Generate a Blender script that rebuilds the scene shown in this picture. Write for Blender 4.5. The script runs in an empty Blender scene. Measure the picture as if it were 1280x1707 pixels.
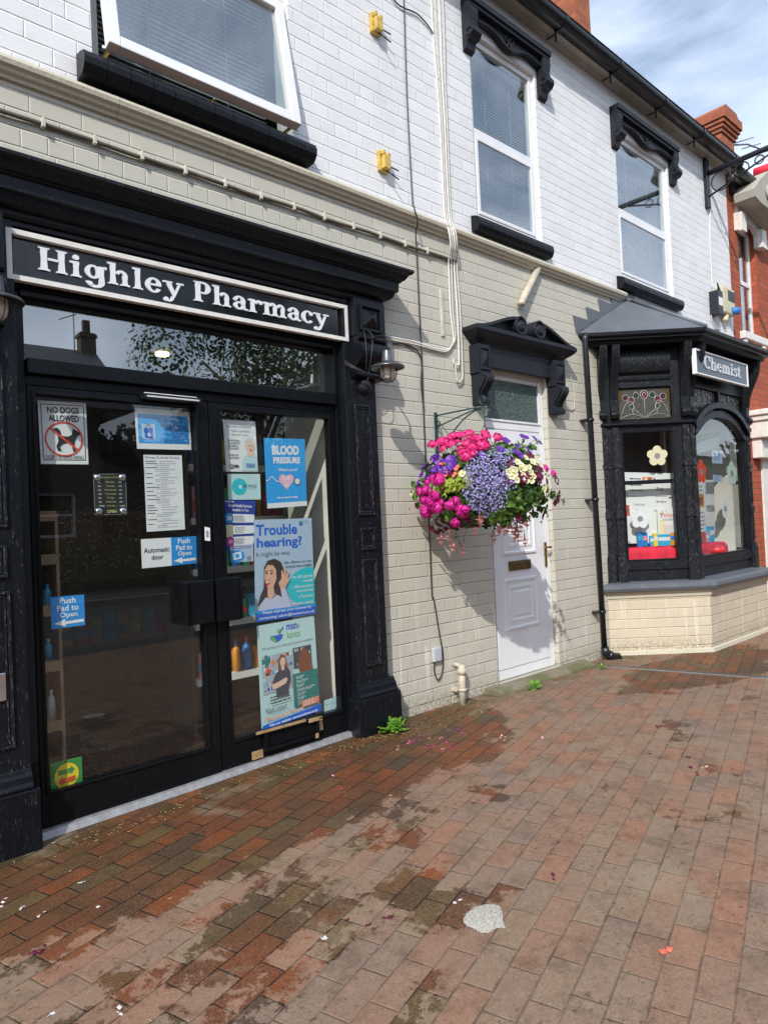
import bpy, math, random
from mathutils import Vector, Matrix
import mathutils.geometry as mg
random.seed(7)
R = math.radians
S = bpy.context.scene
C = S.collection

# ---------------------------------------------------------------- camera, sky, sun, exposure
YAW, PITCH, ROLL = R(41.9), R(0.99), R(-2.6)
FPX = 1134.0                       # focal length in pixels of the 1280 x 1707 photograph
EYE = Vector((0.0, -3.4, 1.36))
vf = Vector((math.sin(YAW)*math.cos(PITCH), math.cos(YAW)*math.cos(PITCH), math.sin(PITCH)))
r0 = Vector((math.cos(YAW), -math.sin(YAW), 0)); u0 = r0.cross(vf)
vr = r0*math.cos(ROLL) + u0*math.sin(ROLL)
vu = -r0*math.sin(ROLL) + u0*math.cos(ROLL)
cd = bpy.data.cameras.new('camera'); cam = bpy.data.objects.new('camera', cd); C.objects.link(cam)
m = Matrix((vr, vu, -vf)).transposed().to_4x4(); m.translation = EYE
cam.matrix_world = m
cd.sensor_fit = 'HORIZONTAL'; cd.sensor_width = 36; cd.lens = 36*FPX/1280
cd.clip_start = 0.05; cd.clip_end = 2000
S.camera = cam

SUN_DIR = Vector((0.655, 0.44, -0.615)).normalized()      # the way the light travels
sun_el = math.asin(-SUN_DIR.z); sun_az = math.atan2(-SUN_DIR.x, -SUN_DIR.y)
w = bpy.data.worlds.new("World"); S.world = w; w.use_nodes = True
nt = w.node_tree; nt.nodes.clear()
out = nt.nodes.new('ShaderNodeOutputWorld'); bg = nt.nodes.new('ShaderNodeBackground')
sky = nt.nodes.new('ShaderNodeTexSky'); sky.sky_type = 'NISHITA'; sky.sun_disc = False
sky.sun_elevation = sun_el; sky.sun_rotation = sun_az; sky.air_density = 1.3; sky.dust_density = 1.5; sky.ozone_density = 2.5
tc = nt.nodes.new('ShaderNodeTexCoord'); mp = nt.nodes.new('ShaderNodeMapping'); mp.inputs['Scale'].default_value = (1.0, 1.0, 2.6)
nz = nt.nodes.new('ShaderNodeTexNoise'); nz.inputs['Scale'].default_value = 2.2; nz.inputs['Detail'].default_value = 9; nz.inputs['Roughness'].default_value = .55; nz.inputs['Distortion'].default_value = .6
cr = nt.nodes.new('ShaderNodeValToRGB'); cr.color_ramp.elements[0].position = .36; cr.color_ramp.elements[1].position = .70
cr.color_ramp.elements[0].color = (.16, .16, .16, 1); cr.color_ramp.elements[1].color = (.85, .85, .85, 1)
mx = nt.nodes.new('ShaderNodeMix'); mx.data_type = 'RGBA'
mx.inputs[7].default_value = (9.4, 10.3, 12.2, 1)
L = nt.links.new
L(tc.outputs['Generated'], mp.inputs['Vector']); L(mp.outputs[0], nz.inputs['Vector']); L(nz.outputs['Fac'], cr.inputs[0])
L(cr.outputs[0], mx.inputs[0]); L(sky.outputs[0], mx.inputs[6]); L(mx.outputs[2], bg.inputs[0]); bg.inputs[1].default_value = 0.15
L(bg.outputs[0], out.inputs[0])
sd = bpy.data.lights.new('sun', 'SUN'); sd.energy = 3.7; sd.angle = R(0.5); sd.color = (1, .955, .88)
so = bpy.data.objects.new('sun', sd); C.objects.link(so); so.rotation_euler = SUN_DIR.to_track_quat('-Z', 'Y').to_euler(); so.location = (-6, -6, 12)
S.view_settings.view_transform = 'Standard'; S.view_settings.look = 'None'; S.view_settings.gamma = 1
S.view_settings.use_curve_mapping = False; S.view_settings.exposure = 0.08
S.render.engine = 'CYCLES'
S.cycles.max_bounces = 8; S.cycles.transparent_max_bounces = 16; S.cycles.glossy_bounces = 4; S.cycles.caustics_reflective = False; S.cycles.caustics_refractive = False

# ---------------------------------------------------------------- measuring helpers: a sight line met with a real plane
def ray(px, py): return vf + vr*((px-640)/FPX) - vu*((py-853.5)/FPX)
def P(px, py, Y=0.0):
    d = ray(px, py); return EYE + d*((Y-EYE.y)/d.y)
def G(px, py, z=0.0):
    d = ray(px, py); return EYE + d*((z-EYE.z)/d.z)
def gz(x):                                   # the paving rises a little along the shopfront
    t = min(1, max(0, (x-0.6)/2.2)); return 0.035*t*t*(3-2*t) - .015*min(1, max(0, (x-4.6)/1.5))

# ---------------------------------------------------------------- materials
class NT:
    def __init__(s, name):
        s.m = bpy.data.materials.new(name); s.m.use_nodes = True; s.t = s.m.node_tree; s.n = s.t.nodes
        s.b = s.n['Principled BSDF']; s.out = s.n['Material Output']
    def new(s, ty, **kw):
        n = s.n.new(ty)
        for k, v in kw.items(): setattr(n, k, v)
        return n
    def put(s, sock, v):
        if isinstance(v, bpy.types.NodeSocket): s.t.links.new(v, sock)
        else: sock.default_value = v
    def f(s, op, *a):
        n = s.new('ShaderNodeMath', operation=op)
        for i, v in enumerate(a): s.put(n.inputs[i], v)
        return n.outputs[0]
    def uv(s):
        return s.new('ShaderNodeUVMap', uv_map='UVMap').outputs[0]
    def obj(s): return s.new('ShaderNodeTexCoord').outputs['Object']
    def xyz(s, v):
        n = s.new('ShaderNodeSeparateXYZ'); s.put(n.inputs[0], v); return n.outputs
    def vec(s, x, y, z=0.0):
        n = s.new('ShaderNodeCombineXYZ')
        for i, v in enumerate((x, y, z)): s.put(n.inputs[i], v)
        return n.outputs[0]
    def scale(s, v, sc):
        n = s.new('ShaderNodeMapping'); s.put(n.inputs[0], v); n.inputs['Scale'].default_value = sc; return n.outputs[0]
    def noise(s, v, sc, det=4, rough=.55, dist=0.0):
        n = s.new('ShaderNodeTexNoise'); s.put(n.inputs['Vector'], v)
        n.inputs['Scale'].default_value = sc; n.inputs['Detail'].default_value = det; n.inputs['Roughness'].default_value = rough; n.inputs['Distortion'].default_value = dist
        return n.outputs['Fac']
    def white(s, v):
        n = s.new('ShaderNodeTexWhiteNoise', noise_dimensions='3D'); s.put(n.inputs[0], v); return n.outputs['Value']
    def ramp(s, x, *pts):
        n = s.new('ShaderNodeValToRGB'); e = n.color_ramp.elements; s.put(n.inputs[0], x)
        while len(e) < len(pts): e.new(.5)
        for el, (p, c) in zip(e, pts):
            el.position = p; el.color = (c, c, c, 1) if isinstance(c, (int, float)) else (*c, 1)
        return n.outputs[0]
    def mix(s, f, a, b, mode='MIX'):
        n = s.new('ShaderNodeMix', data_type='RGBA', blend_type=mode); s.put(n.inputs[0], f)
        for i, v in ((6, a), (7, b)):
            s.put(n.inputs[i], v if isinstance(v, bpy.types.NodeSocket) else (*v, 1))
        return n.outputs[2]
    def bump(s, h, strength=.5, dist=.01):
        n = s.new('ShaderNodeBump'); s.put(n.inputs['Height'], h); n.inputs['Strength'].default_value = strength; n.inputs['Distance'].default_value = dist
        s.t.links.new(n.outputs[0], s.b.inputs['Normal'])
    def set(s, **k):
        for a, v in k.items():
            a = {'color': 'Base Color', 'rough': 'Roughness', 'metal': 'Metallic', 'spec': 'Specular IOR Level', 'coat': 'Coat Weight', 'coatr': 'Coat Roughness'}[a]
            if isinstance(v, tuple) and len(v) == 3: v = (*v, 1)
            s.put(s.b.inputs[a], v)
        return s

M = {}
def simple(name, col, rough=.6, var=.12, nsc=14, bump=.15, metal=0, spec=.5):
    n = NT(name); o = n.obj(); a = n.noise(o, nsc, 5)
    dk = tuple(c*(1-var*1.6) for c in col); lt = tuple(min(1, c*(1+var)) for c in col)
    n.set(color=n.mix(n.ramp(a, (.3, 0.0), (.7, 1.0)), dk, lt), rough=n.f('ADD', n.f('MULTIPLY', a, .2), rough-.1), metal=metal, spec=spec)
    if bump: n.bump(n.noise(o, nsc*9, 3), bump, .002)
    M[name] = n.m; return n.m
def flat(name, col, rough=.55):                 # printed ink, paper, small plastics
    if name in M: return M[name]
    n = NT(name); n.set(color=n.mix(n.noise(n.obj(), 30, 3), tuple(c*.93 for c in col), col), rough=rough); M[name] = n.m; return n.m

def cell(n, u, v, bw, bh, hdr=5, wob=.0025):
    o = n.vec(u, v); nn = n.noise(o, 9, 3)
    wv = n.f('MULTIPLY', n.f('SUBTRACT', nn, .5), wob*2); v = n.f('ADD', v, wv)
    y = n.f('DIVIDE', v, bh); row = n.f('FLOOR', y); fy = n.f('SUBTRACT', y, row)
    odd = n.f('FLOORED_MODULO', row, 2.0)
    if hdr:
        ih = n.f('LESS_THAN', n.f('FLOORED_MODULO', row, float(hdr)), .5)
        ww = n.f('MULTIPLY', bw, n.f('SUBTRACT', 1.0, n.f('MULTIPLY', ih, .5)))
    else: ww = bw
    shift = n.f('ADD', n.f('MULTIPLY', odd, bw*.5), n.f('MULTIPLY', n.white(n.vec(row, 3.0)), bw*(.12 if hdr else .30)))
    if hdr: shift = n.f('SUBTRACT', shift, n.f('MULTIPLY', ih, bw*.26))
    x = n.f('DIVIDE', n.f('ADD', u, shift), ww); col = n.f('FLOOR', x); fx = n.f('SUBTRACT', x, col)
    dx = n.f('MULTIPLY', n.f('MINIMUM', fx, n.f('SUBTRACT', 1.0, fx)), ww)
    dy = n.f('MULTIPLY', n.f('MINIMUM', fy, n.f('SUBTRACT', 1.0, fy)), bh)
    rnd = n.white(n.vec(col, row)); rnd2 = n.white(n.vec(col, row, 7.3))
    return dx, dy, rnd, rnd2, fy, row
def sstep(n, x, a, b):
    q = n.new('ShaderNodeMapRange', interpolation_type='SMOOTHSTEP'); n.put(q.inputs[0], x)
    q.inputs[1].default_value = a; q.inputs[2].default_value = b; return q.outputs[0]

def painted_brick(name, col, dirt, streak=0.0, course_shade=.75):
    n = NT(name); u, v, _ = n.xyz(n.uv()); dx, dy, r, r2, fy, row = cell(n, u, v, .238, .0884, 4)
    o = n.obj(); nb = n.noise(n.uv(), 40, 4); big = n.noise(o, 1.3, 4)
    c = n.mix(n.f('MULTIPLY', r, .8), col, tuple(x*.91 for x in col)); c = n.mix(n.f('MULTIPLY', sstep(n, n.noise(n.scale(n.uv(), (1, 2.5, 1)), 7, 5, .7), .52, .72), .28), c, dirt)
    c = n.mix(n.f('MULTIPLY', sstep(n, big, .5, .8), .30), c, dirt)
    # thin shadow line painted into the colour under each course, broken along its length
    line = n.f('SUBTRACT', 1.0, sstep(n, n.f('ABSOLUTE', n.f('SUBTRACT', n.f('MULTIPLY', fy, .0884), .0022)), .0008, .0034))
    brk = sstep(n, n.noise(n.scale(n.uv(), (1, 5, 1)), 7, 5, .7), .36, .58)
    c = n.mix(n.f('MULTIPLY', n.f('MULTIPLY', line, brk), course_shade), c, tuple(x*.18 for x in dirt))
    vl = n.f('SUBTRACT', 1.0, sstep(n, dx, .001, .0045))
    c = n.mix(n.f('MULTIPLY', vl, .30), c, tuple(min(1, x*1.15) for x in col))
    if streak:
        st = n.noise(n.scale(n.uv(), (7, .45, 1)), 2.6, 6, .68, .3)
        z = n.xyz(o)[2]; low = n.f('SUBTRACT', 1.0, sstep(n, z, .25, 1.5))
        c = n.mix(n.f('MULTIPLY', n.f('MULTIPLY', sstep(n, st, .55, .66), low), streak), c, (.82, .80, .72))
        c = n.mix(n.f('MULTIPLY', n.f('MULTIPLY', n.f('SUBTRACT', 1.0, sstep(n, st, .30, .42)), low), streak*.5), c, (.43, .36, .24))
        c = n.mix(n.f('MULTIPLY', n.f('MULTIPLY', n.f('SUBTRACT', 1.0, sstep(n, z, .04, .22)), sstep(n, nb, .4, .6)), .6), c, (.16, .13, .07))
    sp = sstep(n, n.noise(o, 70, 2), .73, .78)
    c = n.mix(n.f('MULTIPLY', sp, .35), c, dirt)
    h = n.f('ADD', n.f('MINIMUM', n.f('ADD', n.f('MULTIPLY', sstep(n, dx, .0, .0055), .85), .15), sstep(n, dy, .0, .007)), n.f('MULTIPLY', n.noise(n.uv(), 60, 5, .6), .28))
    h = n.f('ADD', h, n.f('MULTIPLY', r2, .35))
    n.set(color=c, rough=.62); n.bump(h, .75, .004); M[name] = n.m
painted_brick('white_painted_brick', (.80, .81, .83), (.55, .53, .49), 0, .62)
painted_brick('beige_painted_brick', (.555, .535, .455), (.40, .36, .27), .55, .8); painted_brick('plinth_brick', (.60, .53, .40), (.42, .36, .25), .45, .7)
def red_brick(name, a, b, mortar, bw=.225, bh=.08, hdr=2):
    n = NT(name); u, v, _ = n.xyz(n.uv()); dx, dy, r, r2, fy, row = cell(n, u, v, bw, bh, hdr)
    c = n.mix(r, a, b); c = n.mix(n.f('MULTIPLY', n.noise(n.uv(), 30, 5), .5), c, tuple(x*.5 for x in a))
    mk = n.f('MINIMUM', sstep(n, dx, .0, .006), sstep(n, dy, .001, .007))
    c = n.mix(mk, mortar, c); n.set(color=c, rough=.85)
    n.bump(n.f('ADD', mk, n.f('MULTIPLY', n.noise(n.uv(), 90, 4), .5)), .8, .005); M[name] = n.m
red_brick('red_brick', (.50, .115, .045), (.38, .075, .035), (.16, .09, .06))
red_brick('old_red_brick', (.46, .13, .05), (.30, .08, .04), (.22, .15, .11))

def black_paint(name, col=(.005, .0062, .0095), rough=.34, chips=.0, th=.61):
    n = NT(name); o = n.obj(); a = n.noise(n.scale(o, (9, 9, 1.2)), 8, 5)
    c = n.mix(a, tuple(x*.6 for x in col), tuple(x*1.6 for x in col))
    dust = sstep(n, n.noise(o, 5, 6, .65), .52, .78)
    c = n.mix(n.f('MULTIPLY', dust, .06), c, (.07, .07, .07))
    if chips:
        ch = sstep(n, n.noise(n.scale(o, (34, 34, 5)), 5, 6, .78), th, th+.04)
        c = n.mix(n.f('MULTIPLY', ch, chips*.8), c, (.20, .19, .17))
    n.set(color=c, rough=n.f('ADD', rough-.08, n.f('MULTIPLY', n.noise(o, 14, 4), .22)), spec=.24)
    n.bump(n.noise(n.scale(o, (14, 14, 2.5)), 10, 5, .6), .35, .003); M[name] = n.m
black_paint('black_gloss_paint', chips=.55)
black_paint('black_door_paint', (.004, .005, .0065), .28, .12)
black_paint('worn_black_wood', (.006, .0075, .011), .34, .9)
black_paint('cast_iron_black', (.016, .018, .025), .42, .3)
black_paint('black_bracket_paint', (.022, .025, .033), .38, .2)

black_paint('chipped_black_trim', (.010, .012, .017), .34, .8, .56)
black_paint('bay_black_wood', (.009, .011, .015), .36, .9, .59)
def lead(name):
    n = NT(name); o = n.obj(); a = n.noise(o, 6, 6, .6)
    c = n.mix(a, (.085, .095, .115), (.15, .165, .19)); c = n.mix(n.f('MULTIPLY', sstep(n, n.noise(o, 26, 4), .66, .72), .35), c, (.42, .42, .4))
    n.set(color=c, rough=n.f('ADD', .34, n.f('MULTIPLY', a, .25)), metal=.1); n.bump(n.noise(o, 18, 3), .25, .006); M[name] = n.m
lead('lead_sheet')

def stone(name, a, b, moss=None):
    n = NT(name); o = n.obj(); q = n.noise(o, 9, 6, .65); c = n.mix(q, a, b)
    if moss: c = n.mix(n.f('MULTIPLY', sstep(n, n.noise(o, 4, 6, .7), .42, .62), .8), c, moss)
    c = n.mix(n.f('MULTIPLY', sstep(n, n.noise(o, 60, 3), .6, .7), .5), c, tuple(x*.4 for x in a))
    n.set(color=c, rough=.85); n.bump(n.noise(o, 40, 5), .6, .006); M[name] = n.m
stone('step_stone', (.25, .215, .15), (.16, .14, .095), (.10, .11, .035))
stone('render_cream', (.50, .46, .37), (.42, .38, .29))
stone('aged_cream_soffit', (.50, .485, .43), (.30, .28, .23))
stone('string_course_paint', (.60, .565, .46), (.52, .48, .375))
simple('white_upvc', (.80, .81, .83), .35, .04, 5, .03)
simple('cream_upvc', (.66, .66, .62), .4, .06, 5, .03)
simple('white_paint', (.78, .77, .73), .5, .07)
simple('cream_cable', (.60, .575, .49), .55, .1, 40)
simple('white_cable', (.78, .78, .77), .5, .05, 40)
simple('black_cable', (.022, .025, .03), .45, .1, 40)
simple('black_plastic', (.010, .012, .016), .3, .1, 20, .05)
simple('brown_conduit', (.13, .105, .075), .55, .25, 20)
simple('cream_plastic_pipe', (.55, .50, .39), .45, .1, 12)
simple('grey_plastic_box', (.47, .50, .54), .4, .05, 8, .03)
simple('cream_box_plastic', (.62, .56, .37), .4, .08, 8)
simple('yellow_plastic', (.62, .43, .10), .5, .18, 30)
simple('brass', (.50, .31, .07), .28, .1, 20, .02, metal=1)
simple('aged_brass', (.20, .14, .06), .4, .25, 30, .1, metal=.8)
simple('silver_metal', (.75, .75, .76), .28, .05, 20, .02, metal=1)
simple('galvanised_shade', (.14, .15, .16), .32, .2, 12, .1, metal=.75)
simple('shade_cream_edge', (.33, .32, .27), .4, .15, 12)
simple('green_iron', (.02, .065, .055), .45, .3, 30)
simple('threshold_strip', (.33, .33, .34), .45, .15, 30, .1, metal=.3)
simple('tan_wood', (.36, .22, .11), .5, .2, 9)
simple('dark_floor', (.055, .040, .030), .25, .2, 6, .05)
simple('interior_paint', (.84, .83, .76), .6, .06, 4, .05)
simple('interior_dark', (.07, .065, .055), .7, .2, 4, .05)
simple('red_cloth', (.78, .02, .06), .7, .15, 10, .3)
simple('brown_tape', (.42, .29, .15), .35, .2, 18, .1)
simple('slate', (.09, .09, .10), .6, .3, 8)
simple('asphalt', (.055, .055, .057), .85, .3, 90, .6)
simple('kerb_stone', (.27, .26, .24), .8, .2, 20, .4)
simple('sooty_brick', (.085, .06, .045), .9, .3, 8); simple('clay_pot', (.45, .16, .07), .8, .2, 20)
simple('basket_liner', (.10, .065, .03), .95, .4, 60, .9)
simple('trunk_bark', (.12, .09, .06), .9, .3, 20, .8)
n = NT('white_splat'); o = n.obj(); wv = n.new('ShaderNodeTexWave', wave_type='RINGS', rings_direction='Z'); n.put(wv.inputs['Vector'], o); wv.inputs['Scale'].default_value = 22; wv.inputs['Distortion'].default_value = 14; wv.inputs['Detail'].default_value = 5; wv.inputs['Detail Scale'].default_value = 2.5
n.set(color=n.mix(n.f('MULTIPLY', sstep(n, wv.outputs['Fac'], .15, .45), n.f('ADD', .55, n.f('MULTIPLY', n.noise(o, 45, 4), .5))), (.30, .285, .25), (.50, .48, .42)), rough=.85); n.bump(wv.outputs['Fac'], .35, .003); M['white_splat'] = n.m
simple('blind_slats', (.82, .84, .84), .5, .05, 4, .02)
simple('stem_green', (.09, .16, .03), .6, .3, 30)
simple('straw', (.48, .38, .16), .8, .35, 90)
simple('drain_metal', (.24, .24, .23), .5, .3, 30, .4, metal=.3)

def glass(name, tint=(.86, .93, .92), base=.045, rough=0.0, spots=False):
    n = NT(name); n.n.remove(n.b)
    tr = n.new('ShaderNodeBsdfTransparent'); tr.inputs[0].default_value = (*tint, 1)
    gl = n.new('ShaderNodeBsdfGlossy'); gl.inputs['Roughness'].default_value = rough; gl.inputs[0].default_value = (1, 1, 1, 1)
    lw = n.new('ShaderNodeLayerWeight'); lw.inputs[0].default_value = .5
    f = n.f('ADD', n.f('MULTIPLY', n.f('POWER', lw.outputs['Facing'], 5.0), 1-base), base)
    wv = n.noise(n.obj(), 1.1, 2)
    bp = n.new('ShaderNodeBump'); bp.inputs['Strength'].default_value = .03; bp.inputs['Distance'].default_value = .02; n.put(bp.inputs['Height'], wv); n.t.links.new(bp.outputs[0], gl.inputs['Normal'])
    ms = n.new('ShaderNodeMixShader'); n.put(ms.inputs[0], f); n.t.links.new(tr.outputs[0], ms.inputs[1]); n.t.links.new(gl.outputs[0], ms.inputs[2])
    o = ms.outputs[0]
    if spots:                                   # dried rain spots on the pane
        df = n.new('ShaderNodeBsdfDiffuse'); df.inputs[0].default_value = (.75, .75, .72, 1)
        v = n.new('ShaderNodeTexVoronoi', feature='F1'); n.put(v.inputs['Vector'], n.obj()); v.inputs['Scale'].default_value = 95
        rad = n.f('MULTIPLY', n.white(v.outputs['Position']), .19)
        k = n.f('MULTIPLY', n.f('LESS_THAN', v.outputs['Distance'], rad), n.f('MULTIPLY', sstep(n, n.noise(n.obj(), 2.0, 4), .40, .65), .20))
        k = n.f('ADD', k, .004)
        m2 = n.new('ShaderNodeMixShader'); n.put(m2.inputs[0], k); n.t.links.new(o, m2.inputs[1]); n.t.links.new(df.outputs[0], m2.inputs[2]); o = m2.outputs[0]
    n.t.links.new(o, n.out.inputs[0]); M[name] = n.m
glass('door_glass', (.97, .985, .98), .045, 0, True); glass('transom_glass', (.80, .84, .82), .20, 0, True)
glass('window_glass', (.88, .93, .93), .22)
glass('bay_glass', (.97, .98, .975), .05)
def frosted():
    n = NT('frosted_glass'); o = n.obj(); a = n.noise(o, 34, 4, .6, 2.2)
    n.set(color=n.mix(a, (.035, .06, .058), (.10, .15, .14)), rough=.16); n.bump(n.noise(o, 26, 2, .5, 1.5), 1.0, .02); M['frosted_glass'] = n.m
frosted()
n = NT('lamp_glass'); n.set(color=(.62, .56, .50), rough=.4); M['lamp_glass'] = n.m
n = NT('downlight_glow'); n.set(color=(1, .9, .5)); n.b.inputs['Emission Color'].default_value = (1, .86, .4, 1); n.b.inputs['Emission Strength'].default_value = 9; M['downlight_glow'] = n.m

def paving():
    n = NT('block_paving'); o = n.obj(); x, y, z = n.xyz(o); a = R(16.5); ca, sa = math.cos(a), math.sin(a)
    u = n.f('ADD', n.f('MULTIPLY', x, ca), n.f('MULTIPLY', y, sa)); v = n.f('SUBTRACT', n.f('MULTIPLY', y, ca), n.f('MULTIPLY', x, sa))
    u = n.f('ADD', u, .045); v = n.f('ADD', v, -.045)
    dx, dy, r, r2, fy, row = cell(n, u, v, .2055, .0995, 0, .0035)
    fine = n.noise(o, 150, 3, .75); grit = n.white(n.scale(o, (1, 1, 1))) if False else n.noise(o, 330, 2, .8); mid = n.noise(o, 38, 5, .65); big = n.noise(o, 1.1, 5, .6)
    dry = n.ramp(r, (0, (.245, .120, .074)), (.2, (.195, .140, .102)), (.4, (.280, .112, .058)), (.55, (.158, .125, .102)), (.7, (.230, .165, .105)), (.85, (.215, .112, .072)), (1, (.310, .098, .046)))
    dust = n.mix(n.f('ADD', .36, n.f('MULTIPLY', big, .35)), dry, (.248, .162, .112))
    dust = n.mix(n.f('MULTIPLY', sstep(n, mid, .45, .75), .45), dust, (.320, .225, .165))
    dust = n.mix(n.f('MULTIPLY', sstep(n, n.noise(o, 7.5, 7, .75), .46, .66), .50), dust, (.095, .060, .038))
    wetc = n.ramp(r, (0, (.150, .040, .014)), (.2, (.092, .048, .022)), (.4, (.190, .050, .014)), (.55, (.062, .040, .025)), (.7, (.120, .074, .027)), (.85, (.120, .036, .014)), (1, (.225, .058, .014)))
    wetc = n.mix(n.f('MULTIPLY', sstep(n, n.noise(o, 4.2, 5, .65), .42, .66), .55), wetc, (.040, .026, .015))
    # wet places: by the shopfront, and run-off splashes drying out from there
    nn = n.noise(o, 1.9, 7, .62); edge = n.noise(o, 13, 7, .74, .5)
    dist = n.f('ADD', y, n.f('MULTIPLY', x, -.02))                      # distance from the wall, negative outwards
    near = sstep(n, dist, -1.30, -.42)
    sx = n.f('SUBTRACT', 1.0, sstep(n, x, 2.6, 4.2)); near = n.f('MULTIPLY', near, sx)
    # splash field centred about (1.35, -1.35)
    def blob(cx, cy, rx, ry, k):
        q = n.f('ADD', n.f('POWER', n.f('DIVIDE', n.f('SUBTRACT', x, cx), rx), 2.0), n.f('POWER', n.f('DIVIDE', n.f('SUBTRACT', y, cy), ry), 2.0))
        return n.f('MULTIPLY', n.f('SUBTRACT', 1.0, sstep(n, q, .0, 1.0)), k)
    fld = n.f('MAXIMUM', n.f('MULTIPLY', near, .62), n.f('MAXIMUM', blob(1.30, -1.50, 1.15, .70, .19), n.f('MAXIMUM', blob(2.10, -1.22, .9, .32, .205), blob(5.9, -.85, 1.6, .6, .40))))
    fld = n.f('MAXIMUM', fld, blob(3.9, -1.9, 3.0, 1.2, .10)); fld = n.f('MAXIMUM', fld, blob(.95, -2.0, .5, .35, .16))
    patch = n.f('ADD', n.f('ADD', n.f('MULTIPLY', nn, .62), n.f('MULTIPLY', edge, .34)), fld)
    patch = n.f('ADD', patch, n.f('MULTIPLY', n.f('SUBTRACT', r2, .5), .08))
    wet = n.f('ADD', n.f('MULTIPLY', sstep(n, patch, .668, .686), .84), n.f('MULTIPLY', sstep(n, patch, .60, .80), .16))
    joint0 = n.f('SUBTRACT', 1.0, n.f('MINIMUM', sstep(n, dx, .0012, .0045), sstep(n, dy, .0012, .0045)))
    c = n.mix(wet, dust, wetc)
    c = n.mix(n.f('MULTIPLY', sstep(n, fine, .50, .64), n.f('ADD', .30, n.f('MULTIPLY', wet, .45))), c, (.022, .014, .009)); c = n.mix(n.f('MULTIPLY', n.f('MULTIPLY', sstep(n, grit, .55, .68), wet), .55), c, (.26, .17, .08))
    c = n.mix(n.f('MULTIPLY', n.f('SUBTRACT', 1.0, sstep(n, fine, .33, .45)), .30), c, (.33, .25, .19))
    # dark specks and damp spots over the dry part
    sp = sstep(n, n.noise(n.vec(n.f('MULTIPLY', x, 1.0), n.f('MULTIPLY', y, 1.0), 3.0), 34, 5, .72), .575, .63)
    c = n.mix(n.f('MULTIPLY', n.f('MULTIPLY', sp, n.f('ADD', n.f('MULTIPLY', sstep(n, n.noise(o, 2.3, 3), .42, .60), .8), .2)), .72), c, (.050, .030, .018))
    mossy = n.f('MULTIPLY', sstep(n, y, -.42, -.02), sstep(n, n.noise(o, 6, 6, .65), .38, .60))
    c = n.mix(n.f('MULTIPLY', mossy, .75), c, (.050, .046, .014))
    c = n.mix(n.f('MULTIPLY', sstep(n, n.noise(o, 1.7, 6, .62, .4), .60, .70), .4), c, (.27, .235, .16))
    jm = n.mix(sstep(n, n.noise(o, 3.3, 4), .40, .62), (.024, .019, .012), (.15, .13, .075)); jm = n.mix(wet, jm, (.010, .008, .006))
    c = n.mix(n.f('MULTIPLY', joint0, n.f('ADD', n.f('MULTIPLY', sstep(n, n.noise(o, 11, 4, .7), .36, .60), .62), n.f('MULTIPLY', wet, .5))), c, jm)
    n.set(color=c, rough=n.f('SUBTRACT', .92, n.f('MULTIPLY', wet, .34)), spec=.35)
    h = n.f('ADD', n.f('MINIMUM', sstep(n, dx, .0, .006), sstep(n, dy, .0, .006)), n.f('ADD', n.f('MULTIPLY', fine, .22), n.f('MULTIPLY', r2, .25)))
    n.bump(h, .7, .004); M['block_paving'] = n.m
paving()

def leafmat(name, a, b, tr=.25):
    n = NT(name); g = n.new('ShaderNodeNewGeometry'); q = n.f('MULTIPLY', n.f('ADD', g.outputs['Random Per Island'], n.noise(n.obj(), 20, 2)), .55)
    n.set(color=n.mix(q, a, b), rough=.45); n.b.inputs['Subsurface Weight'].default_value = 0
    t = n.new('ShaderNodeBsdfTranslucent'); n.put(t.inputs[0], n.mix(q, a, b)); ms = n.new('ShaderNodeMixShader'); ms.inputs[0].default_value = tr
    n.t.links.new(n.b.outputs[0], ms.inputs[1]); n.t.links.new(t.outputs[0], ms.inputs[2]); n.t.links.new(ms.outputs[0], n.out.inputs[0]); M[name] = n.m
leafmat('leaf_dark', (.018, .050, .010), (.055, .13, .022))
leafmat('leaf_mid', (.07, .17, .025), (.16, .30, .05))
leafmat('leaf_lime', (.24, .36, .04), (.46, .55, .08))
leafmat('weed_green', (.10, .30, .03), (.25, .50, .06))
leafmat('hot_pink', (.66, .008, .16), (.88, .05, .30), .15); leafmat('magenta', (.60, .006, .26), (.85, .03, .42), .15)
leafmat('violet', (.07, .008, .24), (.14, .02, .38), .12); leafmat('maroon', (.07, .004, .022), (.17, .01, .05))
leafmat('lobelia', (.17, .13, .50), (.46, .40, .85), .15); leafmat('cream_petal', (.84, .76, .42), (.92, .86, .60))
leafmat('pale_pink', (.88, .30, .30), (.95, .60, .55)); leafmat('coral', (.85, .12, .06), (.92, .25, .16)); leafmat('white_petal', (.8, .76, .72), (.9, .88, .85))
leafmat('tree_leaf', (.015, .035, .008), (.04, .08, .015))
leafmat('petal_litter', (.75, .10, .22), (.92, .45, .45))

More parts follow.
